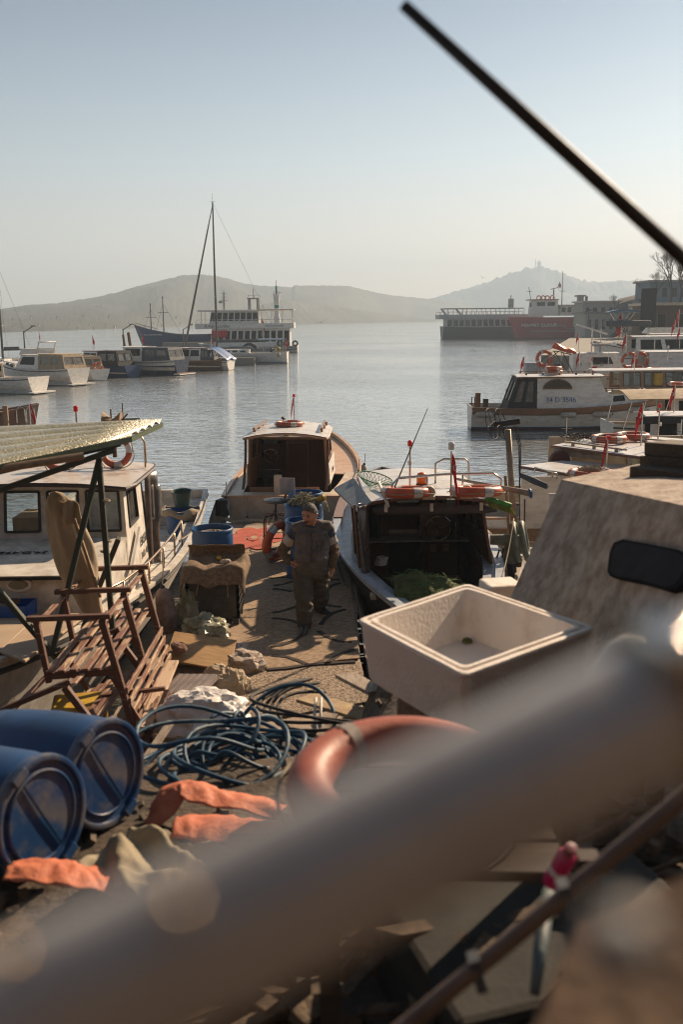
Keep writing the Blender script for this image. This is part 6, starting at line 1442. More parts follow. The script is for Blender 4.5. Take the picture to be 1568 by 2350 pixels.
blob('plastic_bag', 'greenish clear plastic bag slumped in front of the crate', 'plastic bag', G(470,1462,0), (.27,.22,.17), mBag, 1, .35, .1)
blob('plastic_bag', 'tall twisted neck of clear plastic bag standing beside the crate', 'plastic bag', G(432,1440,0)+V3((0,.1,.0)), (.14,.12,.34), mBag, 4, .35, .12, shape=lambda q: V3((q.x*(1-.35*q.z/.34)-.25*q.z*0, q.y*(1-.3*q.z/.34), q.z)))
# tan board
P = [Y(400,1448,10.9),Y(543,1468,10.9),Y(528,1538,10.35),Y(378,1512,10.35)]; n_ = (P[1]-P[0]).cross(P[3]-P[0]).normalized()
mb = MB(); mb.prism(P, n_*(-.022 if n_.z > 0 else .022)); o_ = mb.build('plywood_board', M('golden_plywood', (.46,.27,.10), .5, (.28,.15,.05), 3, bump=.1, stretch=(1.5,9,9)), None, bevel=.003); tag(o_, 'golden plywood board leaning on rubbish at the pier edge', 'board')
tag(MB().box(G(440,1530,0)+V3((0,.12,.09)), (.5,.2,.16), .1).build('timber_block', mOldW, None, bevel=.01), 'short timber block propping up the golden plywood board', 'timber')
# bricks, tiles, cloth, sack
stone('broken red-brown brick lying on a grooved tile', G(414,1550,.0)+V3((0,0,.33)), (.14,.10,.10), M('old_brick', (.24,.12,.08), .9, (.12,.06,.04), 8, bump=.6), 2, 'brick', 'brick')
P0 = G(432,1575,.2); mb = MB(); mb.box((0,0,0),(.48,.40,.06)); 
for i in range(6): mb.box((-.2+.08*i,0,.034),(.05,.38,.012))
o_ = mb.build('grooved_tile', M('pale_mauve_tile', (.36,.30,.28), .7), None, bevel=.005); o_.location = P0; o_.rotation_euler = (rad(12),rad(-8),rad(-25)); tag(o_, 'pale grooved tile tilted on the rubble under the brick', 'tile')
blob('cloth', 'crumpled grey-white cloth at the pier edge right of the plywood', 'cloth', G(560,1535,0), (.22,.20,.13), mCloth, 7, .30, .05)
blob('cloth', 'beige torn bag between the tile and the white sack', 'cloth', G(515,1590,0), (.26,.20,.19), mBeigeC, 9, .30, .05)
blob('cloth', 'small pink-white wrapper next to the plywood corner', 'cloth', G(551,1500,0), (.10,.09,.07), mSack, 12, .5, .2)
blob('sack', 'big stuffed white plastic sack beside the blue hose', 'sack', G(470,1686,.12), (.42,.32,.27), M('bright_white_sack', (.76,.72,.69), .45, (.60,.55,.51), 3, bump=.5, bs=20), 14, .22, .04)
# ---------------------------------------------------------------- man
sc_px = 1
t = thing('person', 'stocky man in a grey-brown vest and olive trousers, one hand on his hip', 'person', V3((-.40,12.3,0)))
O = t.location
def J(px, py, dy=0.0): return Y(px, py, 12.3+dy)-O
mSkin = M('skin', (.50,.25,.155), .5, (.38,.17,.105), 10, bump=.1); mOl = M('olive_trouser_cloth', (.105,.085,.058), .9, (.06,.048,.033), 5, bump=.5, bs=20)
mVest = M('grey_brown_vest', (.15,.125,.11), .75, (.07,.055,.048), 6, bump=.5, bs=18); mSw = M('brown_olive_sweater', (.15,.095,.05), .9, (.085,.055,.03), 8, bump=.4)
mBand = M('white_sleeve_band', (.52,.46,.41), .85); mBlS = M('blue_shoulder_cloth', (.05,.06,.11), .85); mHair = M('grey_hair', (.22,.19,.17), .8, (.07,.06,.055), 30, bump=.6, bs=90); mBoot = M('dark_boot_rubber', (.035,.035,.032), .35)
def skin(joints, edges, rad_, sub=2):
    me = bpy.data.meshes.new('s'); me.from_pydata([tuple(j) for j in joints], edges, []); ob = bpy.data.objects.new('s', me); C.objects.link(ob)
    ob.modifiers.new('k', 'SKIN'); 
    for i, r in enumerate(rad_): me.skin_vertices[0].data[i].radius = r if isinstance(r, tuple) else (r, r); me.skin_vertices[0].data[i].use_root = (i == 0)
    s = ob.modifiers.new('u', 'SUBSURF'); s.levels = sub
    dg = bpy.context.evaluated_depsgraph_get(); m2 = bpy.data.meshes.new_from_object(ob.evaluated_get(dg)); mb = MB(); mb.v = [v.co.copy() for v in m2.vertices]
    for p in m2.polygons: mb.face(list(p.vertices))
    bpy.data.objects.remove(ob); return mb
def join(*mbs):
    r = MB()
    for m in mbs:
        o = len(r.v); r.v += m.v
        for f in m.f: r.face([i+o for i in f])
    return r
def remesh(mb, vox, smooth=2):
    ob = mb.build('r', mSkin); import bmesh; bm = bmesh.new(); bm.from_mesh(ob.data); bmesh.ops.remove_doubles(bm, verts=bm.verts, dist=1e-5); bmesh.ops.recalc_face_normals(bm, faces=bm.faces); bm.to_mesh(ob.data); bm.free()
    m = ob.modifiers.new('r', 'REMESH'); m.mode = 'VOXEL'; m.voxel_size = vox
    if smooth: s = ob.modifiers.new('s', 'SMOOTH'); s.iterations = smooth; s.factor = .5
    dg = bpy.context.evaluated_depsgraph_get(); m2 = bpy.data.meshes.new_from_object(ob.evaluated_get(dg)); r = MB(); r.v = [v.co.copy() for v in m2.vertices]
    for p in m2.polygons: r.face(list(p.vertices))
    bpy.data.objects.remove(ob)
    par = list(range(len(r.v)))       # keep only the largest connected shell
    def fd(a):
        while par[a] != a: par[a] = par[par[a]]; a = par[a]
        return a
    for f in r.f:
        a = fd(f[0])
        for i in f[1:]: par[fd(i)] = a
    cnt = {}
    for i in range(len(r.v)): k_ = fd(i); cnt[k_] = cnt.get(k_, 0)+1
    big_ = max(cnt, key=cnt.get); mp = {}; o = MB()
    for i, v in enumerate(r.v):
        if fd(i) == big_: mp[i] = len(o.v); o.v.append(v)
    for f in r.f:
        if f[0] in mp: o.face([mp[i] for i in f])
    return o
def wrinkle(mb, amp, f=9, seed=0, st=(1,1,1)):
    me = bpy.data.meshes.new('w'); me.from_pydata([tuple(v) for v in mb.v], [], mb.f); me.update(); ns = [v.normal.copy() for v in me.vertices]; bpy.data.meshes.remove(me)
    mb.v = [v+n*amp*(1-2.2*abs(noise.noise(V3((v.x*f*st[0],v.y*f*st[1],v.z*f*st[2]))+V3((seed,0,0))))) for v, n in zip(mb.v, ns)]; return mb
shR, shL = J(681,1214,.02), J(752,1212,.03); elR, elL = J(650,1263,.06), J(767,1262,.05); wrR, wrL = J(664,1288,-.10), J(763,1297,-.03)
neck = J(715,1208,0); chest = J(717,1240,-.02); belly = J(715,1276,-.06); pel = J(713,1306,0)
hpR, hpL = J(694,1316,-.02), J(733,1315,.06); knR = J(698,1378,-.22); knL = J(737,1366,.16)
ftR = G(699,1452,0)-O; ftL = G(735,1408,0)-O; anR = ftR+V3((.0,.10,.09)); anL = ftL+V3((-.03,.08,.09)); toR = ftR+V3((-.01,-.10,.035)); toL = ftL+V3((.09,-.07,.035))
hc = J(711,1180,-.06)     # head centre
H_ = Matrix.Rotation(rad(-28),3,'Z')@Matrix.Rotation(rad(14),3,'X')   # face towards -y, turned to image left and down
# head
def headfn(u, v):
    a = u*2*PI; b_ = (v-.5)*PI; x, y, z = math.cos(a)*math.cos(b_), math.sin(a)*math.cos(b_), math.sin(b_)
    X, Y_, Z = x*.092, y*.108, z*.142
    f = max(0, -y)
    if z < 0: X *= 1-.24*(-z)**1.4; Y_ *= 1-.10*(-z); 
    # brow, eye sockets, nose, lips, chin, cheeks
    def bmp(cx, cz, sx_, sz_): return math.exp(-((X-cx)/sx_)**2-((Z-cz)/sz_)**2)*(f > .25)
    Y_ -= .006*bmp(0,.030,.05,.010); 
    for s_ in (1,-1): Y_ += .012*bmp(s_*.033,.012,.016,.011); Y_ -= .006*bmp(s_*.045,-.03,.02,.02)
    Y_ -= .032*math.exp(-(X/.013)**2)*math.exp(-((Z+.022)/.020)**2)*(f > .3)+.014*math.exp(-(X/.009)**2)*math.exp(-((Z-.004)/.02)**2)*(f > .3)
    Y_ -= .010*bmp(0,-.062,.026,.010); Y_ -= .012*bmp(0,-.105,.025,.016); Y_ += .004*bmp(0,-.078,.03,.005)
    return hc+H_@V3((X,Y_,Z))
mbH = MB(); mbH.grid(headfn, 72, 56)
for s_ in (1,-1):
    mbH.torus(hc+H_@V3((s_*.094,.012,-.008)), .018, .009, H_@Matrix.Rotation(rad(90),3,'Y')@Matrix.Rotation(rad(20*s_),3,'X'), 14, 8)
# hands
def hand(w, dirv, palmn, side, curl, L_=.185):
    d = dirv.normalized(); n_ = (palmn-d*palmn.dot(d)).normalized(); s_ = d.cross(n_)*side
    m = MB(); P_ = [w, w+d*.035, w+d*.075, w+d*.098]
    m = skin(P_, [(0,1),(1,2),(2,3)], [(.026,.020),(.036,.018),(.042,.017),(.038,.014)], 2)
    k0 = MB(); pw = [-.030,-.010,.011,.031]; ln = [.068,.076,.072,.056]
    for i in range(4):
        b0 = w+d*.085+s_*pw[i]; c1 = curl*.5; c2_ = curl; pts = [b0-d*.01, b0+d*.012]
        dd = d*math.cos(c1)+n_*math.sin(c1); q = b0+d*.012+dd*ln[i]*.45; pts.append(q); dd = d*math.cos(c2_)+n_*math.sin(c2_); q = q+dd*ln[i]*.32; pts.append(q); dd = d*math.cos(c2_*1.35)+n_*math.sin(c2_*1.35); pts.append(q+dd*ln[i]*.24)
        k0.tube(pts, [.0095,.0095,.009,.008,.006], 8)
    b0 = w+d*.03-s_*.030; k0.tube([b0, b0-s_*.022+d*.022+n_*.008, b0-s_*.030+d*.050+n_*.016, b0-s_*.028+d*.072+n_*.022], [.014,.012,.011,.007], 8)
    return join(m, k0)
hR = hand(wrR, J(684,1292,-.16)-wrR, V3((.3,1,-.1)), 1, .9); hL = hand(wrL, V3((-.03,-.10,-1)), V3((-.9,.35,0)), -1, .45)
def chain(ps, rs, n=14):   # tapered limb with rounded joints
    m = MB(); P_, R_ = [], []
    for i in range(len(ps)-1):
        for j in range(6): P_.append(ps[i].lerp(ps[i+1], j/6)); R_.append(rs[i]+(rs[i+1]-rs[i])*(j/6))
    P_.append(ps[-1]); R_.append(rs[-1]); m.tube(P_, R_, n)
    for p, r in zip(ps, rs): m.lathe([(.0005,-r)]+[(r*math.cos(a), r*math.sin(a)) for a in [rad(x) for x in range(-75,90,15)]]+[(.0005,r)], p, n)
    return m
shm = (shR+shL)/2
body = join(chain([pel, belly, chest], [.11,.12,.12], 20), chain([chest, neck+V3((0,0,-.03)), hc+H_@V3((0,.01,-.06))], [.10,.058,.056]), chain([shR+(shL-shR)*.15+V3((0,0,-.01)), shm+V3((0,0,-.04)), shL+(shR-shL)*.15+V3((0,0,-.01))], [.05,.07,.05]),
  chain([shR+V3((0,0,-.01)), elR, wrR], [.052,.044,.030]), chain([shL+V3((0,0,-.01)), elL, wrL], [.052,.044,.030]), chain([pel, hpR, knR, anR, anR.lerp(toR,.6)], [.10,.085,.060,.038,.026]), chain([pel, hpL, knL, anL, anL.lerp(toL,.6)], [.10,.085,.060,.038,.026]))
bd = remesh(join(body, mbH, hR, hL), .0065, 2).build('body', mSkin, t, smooth=True)
def sleeve(a, b_, c_):
    return wrinkle(remesh(chain([a+V3((0,0,-.005)), a.lerp(b_,.5), b_, b_.lerp(c_,.55), c_.lerp(b_,.04)], [.078,.074,.068,.056,.043], 16), .012, 2), .012, 13, 2, (1,1,1.6))
def rings(L_, n=32):    # closed torso shell from (centre, rx, ry)
    m = MB(); k_ = len(L_)
    for c_, rx, ry in L_:
        for i in range(n):
            a = 2*PI*i/n; ca, sa = math.cos(a), math.sin(a); m.v.append(V3((c_.x+rx*math.copysign(abs(ca)**.85, ca), c_.y+ry*math.copysign(abs(sa)**.85, sa), c_.z)))
    for q in range(k_-1):
        for i in range(n): m.face((q*n+i, q*n+(i+1) % n, (q+1)*n+(i+1) % n, (q+1)*n+i))
    m.face(list(range(n))[::-1]); m.face([(k_-1)*n+i for i in range(n)]); return m
for a, b_, c_, s_ in ((shR,elR,wrR,1),(shL,elL,wrL,-1)):
    m = sleeve(a, b_, c_); ax = (b_-a); L2 = ax.length
    ks = []
    for f in m.f:
        c0 = sum((m.v[i] for i in f), V3())/len(f); tt = (c0-a).dot(ax)/(L2*L2); near = (c0-a).length < L2*1.15
        ks.append(2 if tt < .36 and near else (1 if tt < .68 and near and (c0-b_).length > .06 else 0))
    m.m = ks; m.build('sleeve', [mSw, mBand, mBlS], t, smooth=True)
zc = lambda c_, z: V3((c_.x, c_.y, z))
vest = remesh(join(rings([(zc(pel,pel.z-.045),.196,.150),(zc(pel,pel.z+.0),.206,.160),(belly,.214,.176),(belly.lerp(chest,.5),.214,.168),(chest,.215,.152),(zc(chest,shm.z-.04),.205,.130),(zc(neck,shm.z+.02),.150,.098),(zc(neck,shm.z+.050),.092,.080)]),
  chain([shR+V3((-.0,0,.01)), shR+(shL-shR)*.3+V3((0,0,.02)), shL+(shR-shL)*.3+V3((0,0,.02)), shL+V3((0,0,.01))], [.078,.085,.085,.078], 18)), .011, 4); vest = wrinkle(vest, .015, 7, 5, (.6,.6,2.2)); vo = vest.build('vest', mVest, t, smooth=True)
# zip, pocket flap, collar
def surf(m, px, py):   # project a photo point on the vest
    best = None; o_ = V3((0,0,CH))-O; d = ray(px, py).normalized()
    for v in m.v:
        w_ = v-o_; q = (w_-d*w_.dot(d)).length
        if q < .02:
            k_ = w_.dot(d)
            if best is None or k_ < best[0]: best = (k_, v)
    return best[1] if best else J(px, py, -.2)
zp = [surf(vest, 717+.5*(i % 2)*0-2*(i/8), 1216+i*10)+V3((0,-.006,0)) for i in range(9)]
mb = MB(); mb.tube(zp, .006, 6); mb.build('zip', mBlack, vo, smooth=True)
pk = [surf(vest, 729, 1236+i*9)+V3((0,-.005,0)) for i in range(4)]; mb = MB(); mb.tube(pk, .004, 5); mb.build('pocket_zip', mBlack, vo)
pk = [surf(vest, 741, 1236+i*9)+V3((0,-.005,0)) for i in range(4)]; mb = MB(); mb.tube(pk, .004, 5); mb.build('pocket_zip', mBlack, vo)
mb = MB(); mb.torus(neck+V3((0,.0,.0)), .085, .022, Matrix.Rotation(rad(-8),3,'X'), 26, 8); mb.build('collar', M('dark_shirt', (.04,.04,.045), .9), t, smooth=True)
leg = [rings([(zc(pel,pel.z-.10),.150,.125),(zc(pel,pel.z-.05),.188,.145),(zc(pel,pel.z+.05),.190,.145),(zc(pel,pel.z+.10),.17,.13)])]
for hp, kn, an in ((hpR,knR,anR),(hpL,knL,anL)):
    leg.append(chain([hp+V3((0,0,.02)), hp.lerp(kn,.5), kn, kn.lerp(an,.5), an+V3((0,0,.0))], [.122,.112,.098,.092,.080], 18))
tr = wrinkle(remesh(join(*leg), .011, 3), .022, 7, 9, (.8,.8,1.7)); tr.build('trousers', mOl, t, smooth=True)
for an, to in ((anR,toR),(anL,toL)):
    m = remesh(chain([an+V3((0,0,.06)), an+V3((0,0,-.025)), an.lerp(to,.6)+V3((0,0,-.01)), to+(to-an).normalized()*.04], [.060,.062,.055,.044], 16), .010, 2)
    m.v = [V3((v.x, v.y, max(v.z, .004))) for v in m.v]; m.build('boot', mBoot, t, smooth=True)
# hair, brows, moustache, glasses on head
mb = MB()
def hairfn(u, v):
    a = u*2*PI; lim = .16+.30*(1-max(0,-math.sin(a)))+.02*math.sin(a*9); b_ = (0.5-v*(.5-lim+.16))*PI if False else PI/2-v*(PI/2-(.62*max(0,-math.sin(a))**1.0-.32*max(0,math.sin(a))-.02*0+.05*abs(math.cos(a))))
    x, y, z = math.cos(a)*math.cos(b_), math.sin(a)*math.cos(b_), math.sin(b_); k_ = 1.0+.0*v
    tt = .011*(1-.6*v**4)+.004*noise.noise(V3((a*6,v*9,0)))
    return hc+H_@V3((x*(.092+tt), y*(.108+tt), z*(.142+tt)))
mb.grid(hairfn, 60, 22, th=.008, flip=True); mb.build('hair', mHair, bd, smooth=True)
mb = MB(); mb.tube([hc+H_@V3(q) for q in ((-.033,-.106,-.060),(-.015,-.117,-.053),(0,-.120,-.051),(.015,-.117,-.053),(.033,-.106,-.060))], [.004,.007,.008,.007,.004], 8); mb.build('moustache', M('dark_moustache', (.05,.035,.03), .9), bd)
for s_ in (1,-1):
    mb = MB(); mb.tube([hc+H_@V3(q) for q in ((s_*.055,-.088,.030),(s_*.036,-.101,.038),(s_*.014,-.107,.033))], [.003,.0055,.004], 6); mb.build('eyebrow', mHair, bd)
    mb = MB(); mb.lathe([(.001,-.011),(.008,-.008),(.011,0),(.008,.008),(.001,.011)], hc+H_@V3((s_*.035,-.0905,.012)), 12); mb.build('eye', M('eye_dark', (.06,.045,.04), .2, bump=0), bd, smooth=True)
    mb = MB(); mb.torus(hc+H_@V3((s_*.036,-.076,.112)), .022, .003, H_@Matrix.Rotation(rad(40),3,'X'), 18, 5); 
    if s_ == 1: mb.tube([hc+H_@V3((-.014,-.078,.112)), hc+H_@V3((.014,-.078,.112))],.003,5)
    mb.tube([hc+H_@V3((s_*.058,-.072,.110)), hc+H_@V3((s_*.098,-.02,.08)), hc+H_@V3((s_*.104,.04,.03))],.003,5); g_ = mb.build('eyeglasses', mBlack, bd)
mb = MB(); mb.tube([hc+H_@V3(q) for q in ((-.022,-.104,-.078),(0,-.109,-.076),(.022,-.104,-.078))],.003,5); mb.build('mouth', M('lip_dark', (.16,.05,.04), .5), bd)
# ================================================================ benches, frame, umbrella
mBen = M('peeling_brown_paint', (.125,.055,.035), .6, (.34,.25,.17), 9, bump=.35, bs=30, stretch=(.35,3.5,3.5), lo=.30, hi=.40)
mBenP = M('bare_pale_slat', (.52,.38,.26), .7, (.30,.17,.11), 6, bump=.35, stretch=(4,.5,4), lo=.36, hi=.5)
mBenS = M('worn_seat_slat', (.19,.085,.055), .6, (.50,.36,.23), 4, bump=.35, bs=30, stretch=(6,.6,6), lo=.40, hi=.50)
def bench(label, loc, rz, T=None, pale=True, n_fr=3, Ly=1.76, h=1.0):
    """bench lying upside down: runners on top, seat in the middle, back slats hanging below right. local y = long axis"""
    t = thing('garden_bench', label, 'bench', loc, rz); ys = [Ly*i/(n_fr-1) for i in range(n_fr)]
    Tm = T or (lambda p: V3(p))
    def B(nm, lst, mat, w=.05, hh=.035, par=None):
        mb = MB()
        for a, b_ in lst: mb.bar(Tm(a), Tm(b_), w, hh)
        return mb.build(nm, mat, par or t, bevel=.006)
    for y in ys:
        B('arm_rail', [((-.06,y,1.29),(.68,y,1.31))], mBen, .065, .045)
        B('leg', [((.02,y,1.27),(.10,y,.70))], mBen, .055, .05)
        B('back_post', [((.60,y,1.28),(.86,y-.02,.16))], mBen, .05, .06)
        B('seat_rail', [((.09,y,.76),(.72,y,.80))], mBen, .05, .06)
    for z_ in ((.0,1.25),(.58,1.25)): B('cross_rail', [((z_[0]+.02,0,z_[1]-.01),(z_[0]+.02,Ly,z_[1]-.01))], mBenS, .05, .025)
    for i in range(6): x_ = .12+.105*i; B('seat_slat', [((x_,-.05,.815+.006*i),(x_,Ly+.04,.815+.006*i))], mBenS, .065, .02)
    for i in range(4):
        f = i/4; x_ = .755+.10*f+.035; z_ = .62-.40*f; B('back_slat', [((x_,-.02,z_),(x_,Ly+.02,z_))], mBenS if i < 3 else mBenS, .022, .065)
    if pale: B('top_board', [((.95,-.10,.30),(.93,Ly*.88,.34))], mBenP, .13, .03)
    return t
bench('peeling brown garden bench turned upside down on top of the pile, arm rails uppermost', V3((-2.72,8.42,0)), 0)
Rt = Matrix.Rotation(rad(-14),3,'X')@Matrix.Rotation(rad(20),3,'Y')
bench('second brown slatted bench lying tilted under the upturned one', V3((-2.55,8.0,-.52)), rad(-4), T=lambda p: Matrix.Rotation(rad(-22),3,'Y')@V3((p[0]*.95, p[1]*.9, p[2]*.95))+V3((.12,.0,.0)), pale=False, n_fr=2, Ly=1.6)
# loose frame at the lower right
t = thing('chair_frame', 'broken brown chair frame poking out at the lower right of the bench pile', 'chair frame', V3((-1.95,8.5,.0)))
for nm, a, b_ in (('leg',(-.10,-.1,.75),(.26,-.05,.05)),('leg',(-.25,-.35,.55),(.05,-.45,.02)),('rail',(-.30,.3,.42),(.28,.35,.47)),('rail',(-.35,.0,.26),(.25,.05,.30)),('slat',(-.05,-.6,.12),(.22,.4,.36)),('slat',(-.2,-.6,.10),(.05,.35,.34)),('rail',(.30,.35,.45),(.12,-.45,.02)),('rail',(-.4,-.35,.15),(.1,-.4,.17))):
    mb = MB(); mb.bar(a, b_, .05, .035); mb.build(nm, mBen if nm != 'slat' else mBenS, t, bevel=.005)
# green A frame with corrugated canopy
t = thing('canopy_stand', 'dark green steel stand carrying a corrugated translucent roof, left foreground', 'canopy', V3((-3.0,9.6,.5)))
o0 = t.location; L3 = lambda px, py, y: Y(px, py, y)-o0
legs = [((228,1052),(118,1505),9.6,9.3),((226,1048),(262,1490),9.6,9.5),((-60,1290),(128,1508),9.0,9.4),((272,1235),(190,1440),9.7,10.2)]
for (a, b_, ya, yb) in legs: mb = MB(); mb.bar(L3(*a,ya), L3(*b_,yb), .052, .052, up=(1,0,0)); mb.build('leg', mGreenP, t, bevel=.005)
for (a, b_, ya, yb, w_) in (((-60,1095),(275,1018),9.0,9.8,.05),((-60,1145),(262,1032),9.0,9.6,.05),((-60,1070),(285,1012),10.4,10.2,.06)):
    mb = MB(); mb.bar(L3(*a,ya), L3(*b_,yb), w_, w_); mb.build('beam', mGreenP, t, bevel=.005)
mb = MB(); mb.tube([L3(-60,1085,8.6), L3(192,1046,8.9)],.035,10); mb.build('roller', mTeak, t)
mb = MB()
A0, A1, B1, B0 = L3(-150,1096,8.2), L3(300,1001,9.7), L3(372,968,10.6), L3(-150,992,10.6)
def crf(u, v):
    p = A0.lerp(A1,u).lerp(B0.lerp(B1,u),v); ph = v*9; return p+V3((0,0,.035*abs(math.sin(ph*PI/2*1.0))))
mb.grid(crf, 4, 90, th=.006)
mCor = M('translucent_corrugated_sheet', (.52,.46,.26), .22, (.32,.28,.14), 5, bump=.9, bs=45, spec=1.0, coat=.6)
mb.build('corrugated_sheet', mCor, t, smooth=True)
mb = MB(); mb.bar(A0-V3((0,0,.03)), A1-V3((0,0,.03)), .02, .05); mb.bar(A1-V3((0,0,.03)), B1-V3((0,0,.03)), .02, .05); mb.build('sheet_edge', M('green_edge_trim', (.10,.13,.07), .4), t)
mb = MB()
for px, py in ((243,1148),(246,1240),(240,1265)): mb.torus(L3(px,py,9.58), .035, .012, Matrix.Rotation(rad(10),3,'Y'), 12, 6)
mb.build('rope_lashing', mRope, t)
# folded umbrella
t = thing('folded_parasol', 'closed beige canvas parasol tied up against the green stand', 'parasol', V3((-3.0,9.9,.6)))
o0 = t.location; A = Y(122,1128,10.0)-o0; B_ = Y(216,1410,10.0)-o0; ax = (B_-A); 
sx_ = V3((ax.z,0,-ax.x)).normalized(); mb = MB()
def uf(u, v):
    a = v*2*PI; c_ = A+ax*u; w_ = interp([(0,.02),(.03,.085),(.10,.125),(.35,.17),(.62,.18),(.8,.14),(.93,.11),(1,.10)],u); w_ *= 1+.13*math.sin(a*4+u*6)+.13*(1-2.4*abs(noise.noise(V3((math.cos(a)*1.6,math.sin(a)*1.6,u*2.2+9)))))+.08*noise.noise(V3((math.cos(a)*2,math.sin(a)*2,u*5)))
    return c_+sx_*math.cos(a)*w_+V3((0,1,0))*math.sin(a)*w_*.8
mb.grid(uf, 40, 44); mb.build('canvas', mBeigeC, t, smooth=True)
mb = MB(); mb.tube([A-ax*.0+sx_*.02, B_+ax*.12], .022, 8); mb.bar(Y(170,1190,9.8)-o0, Y(230,1370,9.8)-o0, .03, .03); mb.build('pole', mTeak, t)
mb = MB(); f0 = A+ax*.12+sx_*(-.0); mb.grid(lambda u, v: A+ax*(.05+.16*v+.02*math.sin(u*7))+V3((.06+.20*u,-.12,-.03*u))+V3((0,.03*math.sin(u*9+v*4),-.04*u*v)), 12, 8, th=.008); mb.build('loose_flap', mBeigeC, t, smooth=True)
# dried net / moss at far left and yellow box under benches
blob('net_heap', 'mossy brown net heap at the left edge above the blue drums', 'fishing net', V3((-3.35,7.75,.5)), (.26,.2,.28), M('mossy_net', (.16,.12,.045), .95, (.05,.045,.02), 14, bump=1.0, bs=70), 31, .5, .3)
mb = MB(); mb.box((-2.5,8.9,.18),(.5,.45,.32),.2); tag(mb.build('plastic_tub', mYellow, None, bevel=.03), 'dusty yellow tub half hidden beneath the bench slats', 'tub')
# ---------------------------------------------------------------- big white fish bin
z1 = 2.15; z0 = 1.79
F, L4, Bk, R4 = G(1065,1548,z1), G(820,1420,z1), G(1072,1338,z1), G(1368,1438,z1)
t = thing('fish_bin', 'large open dirty-white insulated fish bin with a double rim', 'bin', V3(((L4.x+R4.x)/2,(F.y+Bk.y)/2,z0)))
O_ = t.location; cen = (F+L4+Bk+R4)/4
P4 = [p-O_ for p in (L4, F, R4, Bk)]; cc = cen-O_
mBin = M('dirty_white_foam', (.76,.69,.62), .7, (.60,.51,.43), 4, bump=.3, bs=45, lo=.28, hi=.5)
def ring(k_, z): return [V3((cc.x+(p.x-cc.x)*k_, cc.y+(p.y-cc.y)*k_, z)) for p in P4]
def rr(k_, z, n=12, r=.10):
    q = ring(k_, z); out = []
    for i in range(4):
        a, b_, c_ = q[i-1], q[i], q[(i+1) % 4]; d1 = (a-b_).normalized(); d2 = (c_-b_).normalized()
        for j in range(n+1):
            s_ = j/n; p = b_+d1*r*(1-s_)**2+d2*r*s_**2; out.append(p+V3((.004*noise.noise(p*9),.004*noise.noise(p*9+V3((3,0,0))),0)))
        for j in range(1, 8): 
            e0 = b_+d2*r; e1 = c_-d2*r*1.0; p = e0.lerp(e1, j/8); out.append(p+V3((.006*noise.noise(p*5),.006*noise.noise(p*5+V3((3,0,0))),.004*noise.noise(p*7))))
    return out
def loft(rings, close_first=False, close_last=False):
    mb = MB(); n = len(rings[0])
    for r in rings: mb.v += r
    for i in range(len(rings)-1):
        for j in range(n): mb.face((i*n+j, i*n+(j+1) % n, (i+1)*n+(j+1) % n, (i+1)*n+j))
    if close_first: mb.face([j for j in range(n)][::-1])
    if close_last: mb.face([(len(rings)-1)*n+j for j in range(n)])
    return mb
h = z1-z0
mb = loft([rr(.91,0,r=.08), rr(.93,.02,r=.08), rr(.985,h-.03,r=.06), rr(1.0,h-.02,r=.05), rr(1.0,h-.004,r=.05), rr(.99,h,r=.05), rr(.95,h,r=.05), rr(.94,h-.018,r=.05), rr(.905,h-.018,r=.05), rr(.895,h,r=.05), rr(.855,h,r=.05), rr(.845,h-.01,r=.05), rr(.80,.10,r=.08), rr(.76,.06,r=.10)], True, True)
mb.build('bin_body', mBin, t, smooth=True, auto=35)
mb = MB(); mb.lathe([(.001,0),(.035,0),(.03,.015),(.015,.022),(.001,.022)], cc+(P4[3]-cc)*.62+V3((0,0,-cc.z+.07)), 10); mb.build('moss_clump', M('moss_green', (.10,.11,.02), .95, bump=.8), t)
# timbers beneath the bin
for i, (a, b_, lb) in enumerate((((.72,5.0),(1.1,6.4),'left rough timber bearer under the fish bin'),((1.2,4.75),(1.55,6.1),'right rough timber bearer under the fish bin'))):
    mb = MB(); mb.bar((a[0]-.35,a[1]+.2,1.60),(b_[0]-.35,b_[1]-.3,1.60),.16,.38); tag(mb.build('timber_bearer', mOldW, None, bevel=.01), lb, 'timber')
# boards by bin
for i, (pts, lb) in enumerate(((((790,1548),(868,1588),7.6,7.0,.16),'pale board end sticking out beside the left corner of the fish bin'),(((560,1712),(860,1640),6.7,7.3,.12),'long thin dark-edged board across the rubble right of the hose'),(((700,1600),(900,1660),7.7,7.0,.20),'flat pale board under the black cables'))):
    a = Y(*pts[0],pts[2]); b_ = Y(*pts[1],pts[3]); mb = MB(); mb.bar(a, b_, pts[4], .03); tag(mb.build('board', mOldW if i != 2 else M('pale_yellow_board', (.50,.38,.22), .8, (.30,.2,.12)), None, bevel=.005), lb, 'board')
mb = MB(); random.seed(41)
cb = V3((.02,7.1,.95))
for i in range(5):
    pts = []
    for j in range(15): a = 2.0+j*.22+i*.05; pts.append(cb+V3(((.62+.05*i)*math.cos(a)+.1, (.42+.03*i)*math.sin(a), .03*i+.05*math.sin(j*.5+i)+.0)))
    mb.tube(pts, .013, 6)
tag(mb.build('cable', mBlackRub, None, smooth=True), 'bundle of black cables curving at the foot of the fish bin', 'cable')
mb = MB()
for i in range(2):
    A = Y(725+12*i,1600,7.0); mb.tube([A, Y(722+14*i,1640,6.9), Y(728+12*i,1672,6.8), Y(748+10*i,1695,6.7), Y(775,1690,6.7)], .011, 6)
tag(mb.build('white_hose', mWhiteD, None, smooth=True), 'two loops of thin whitish hose inside the big blue loop', 'hose')
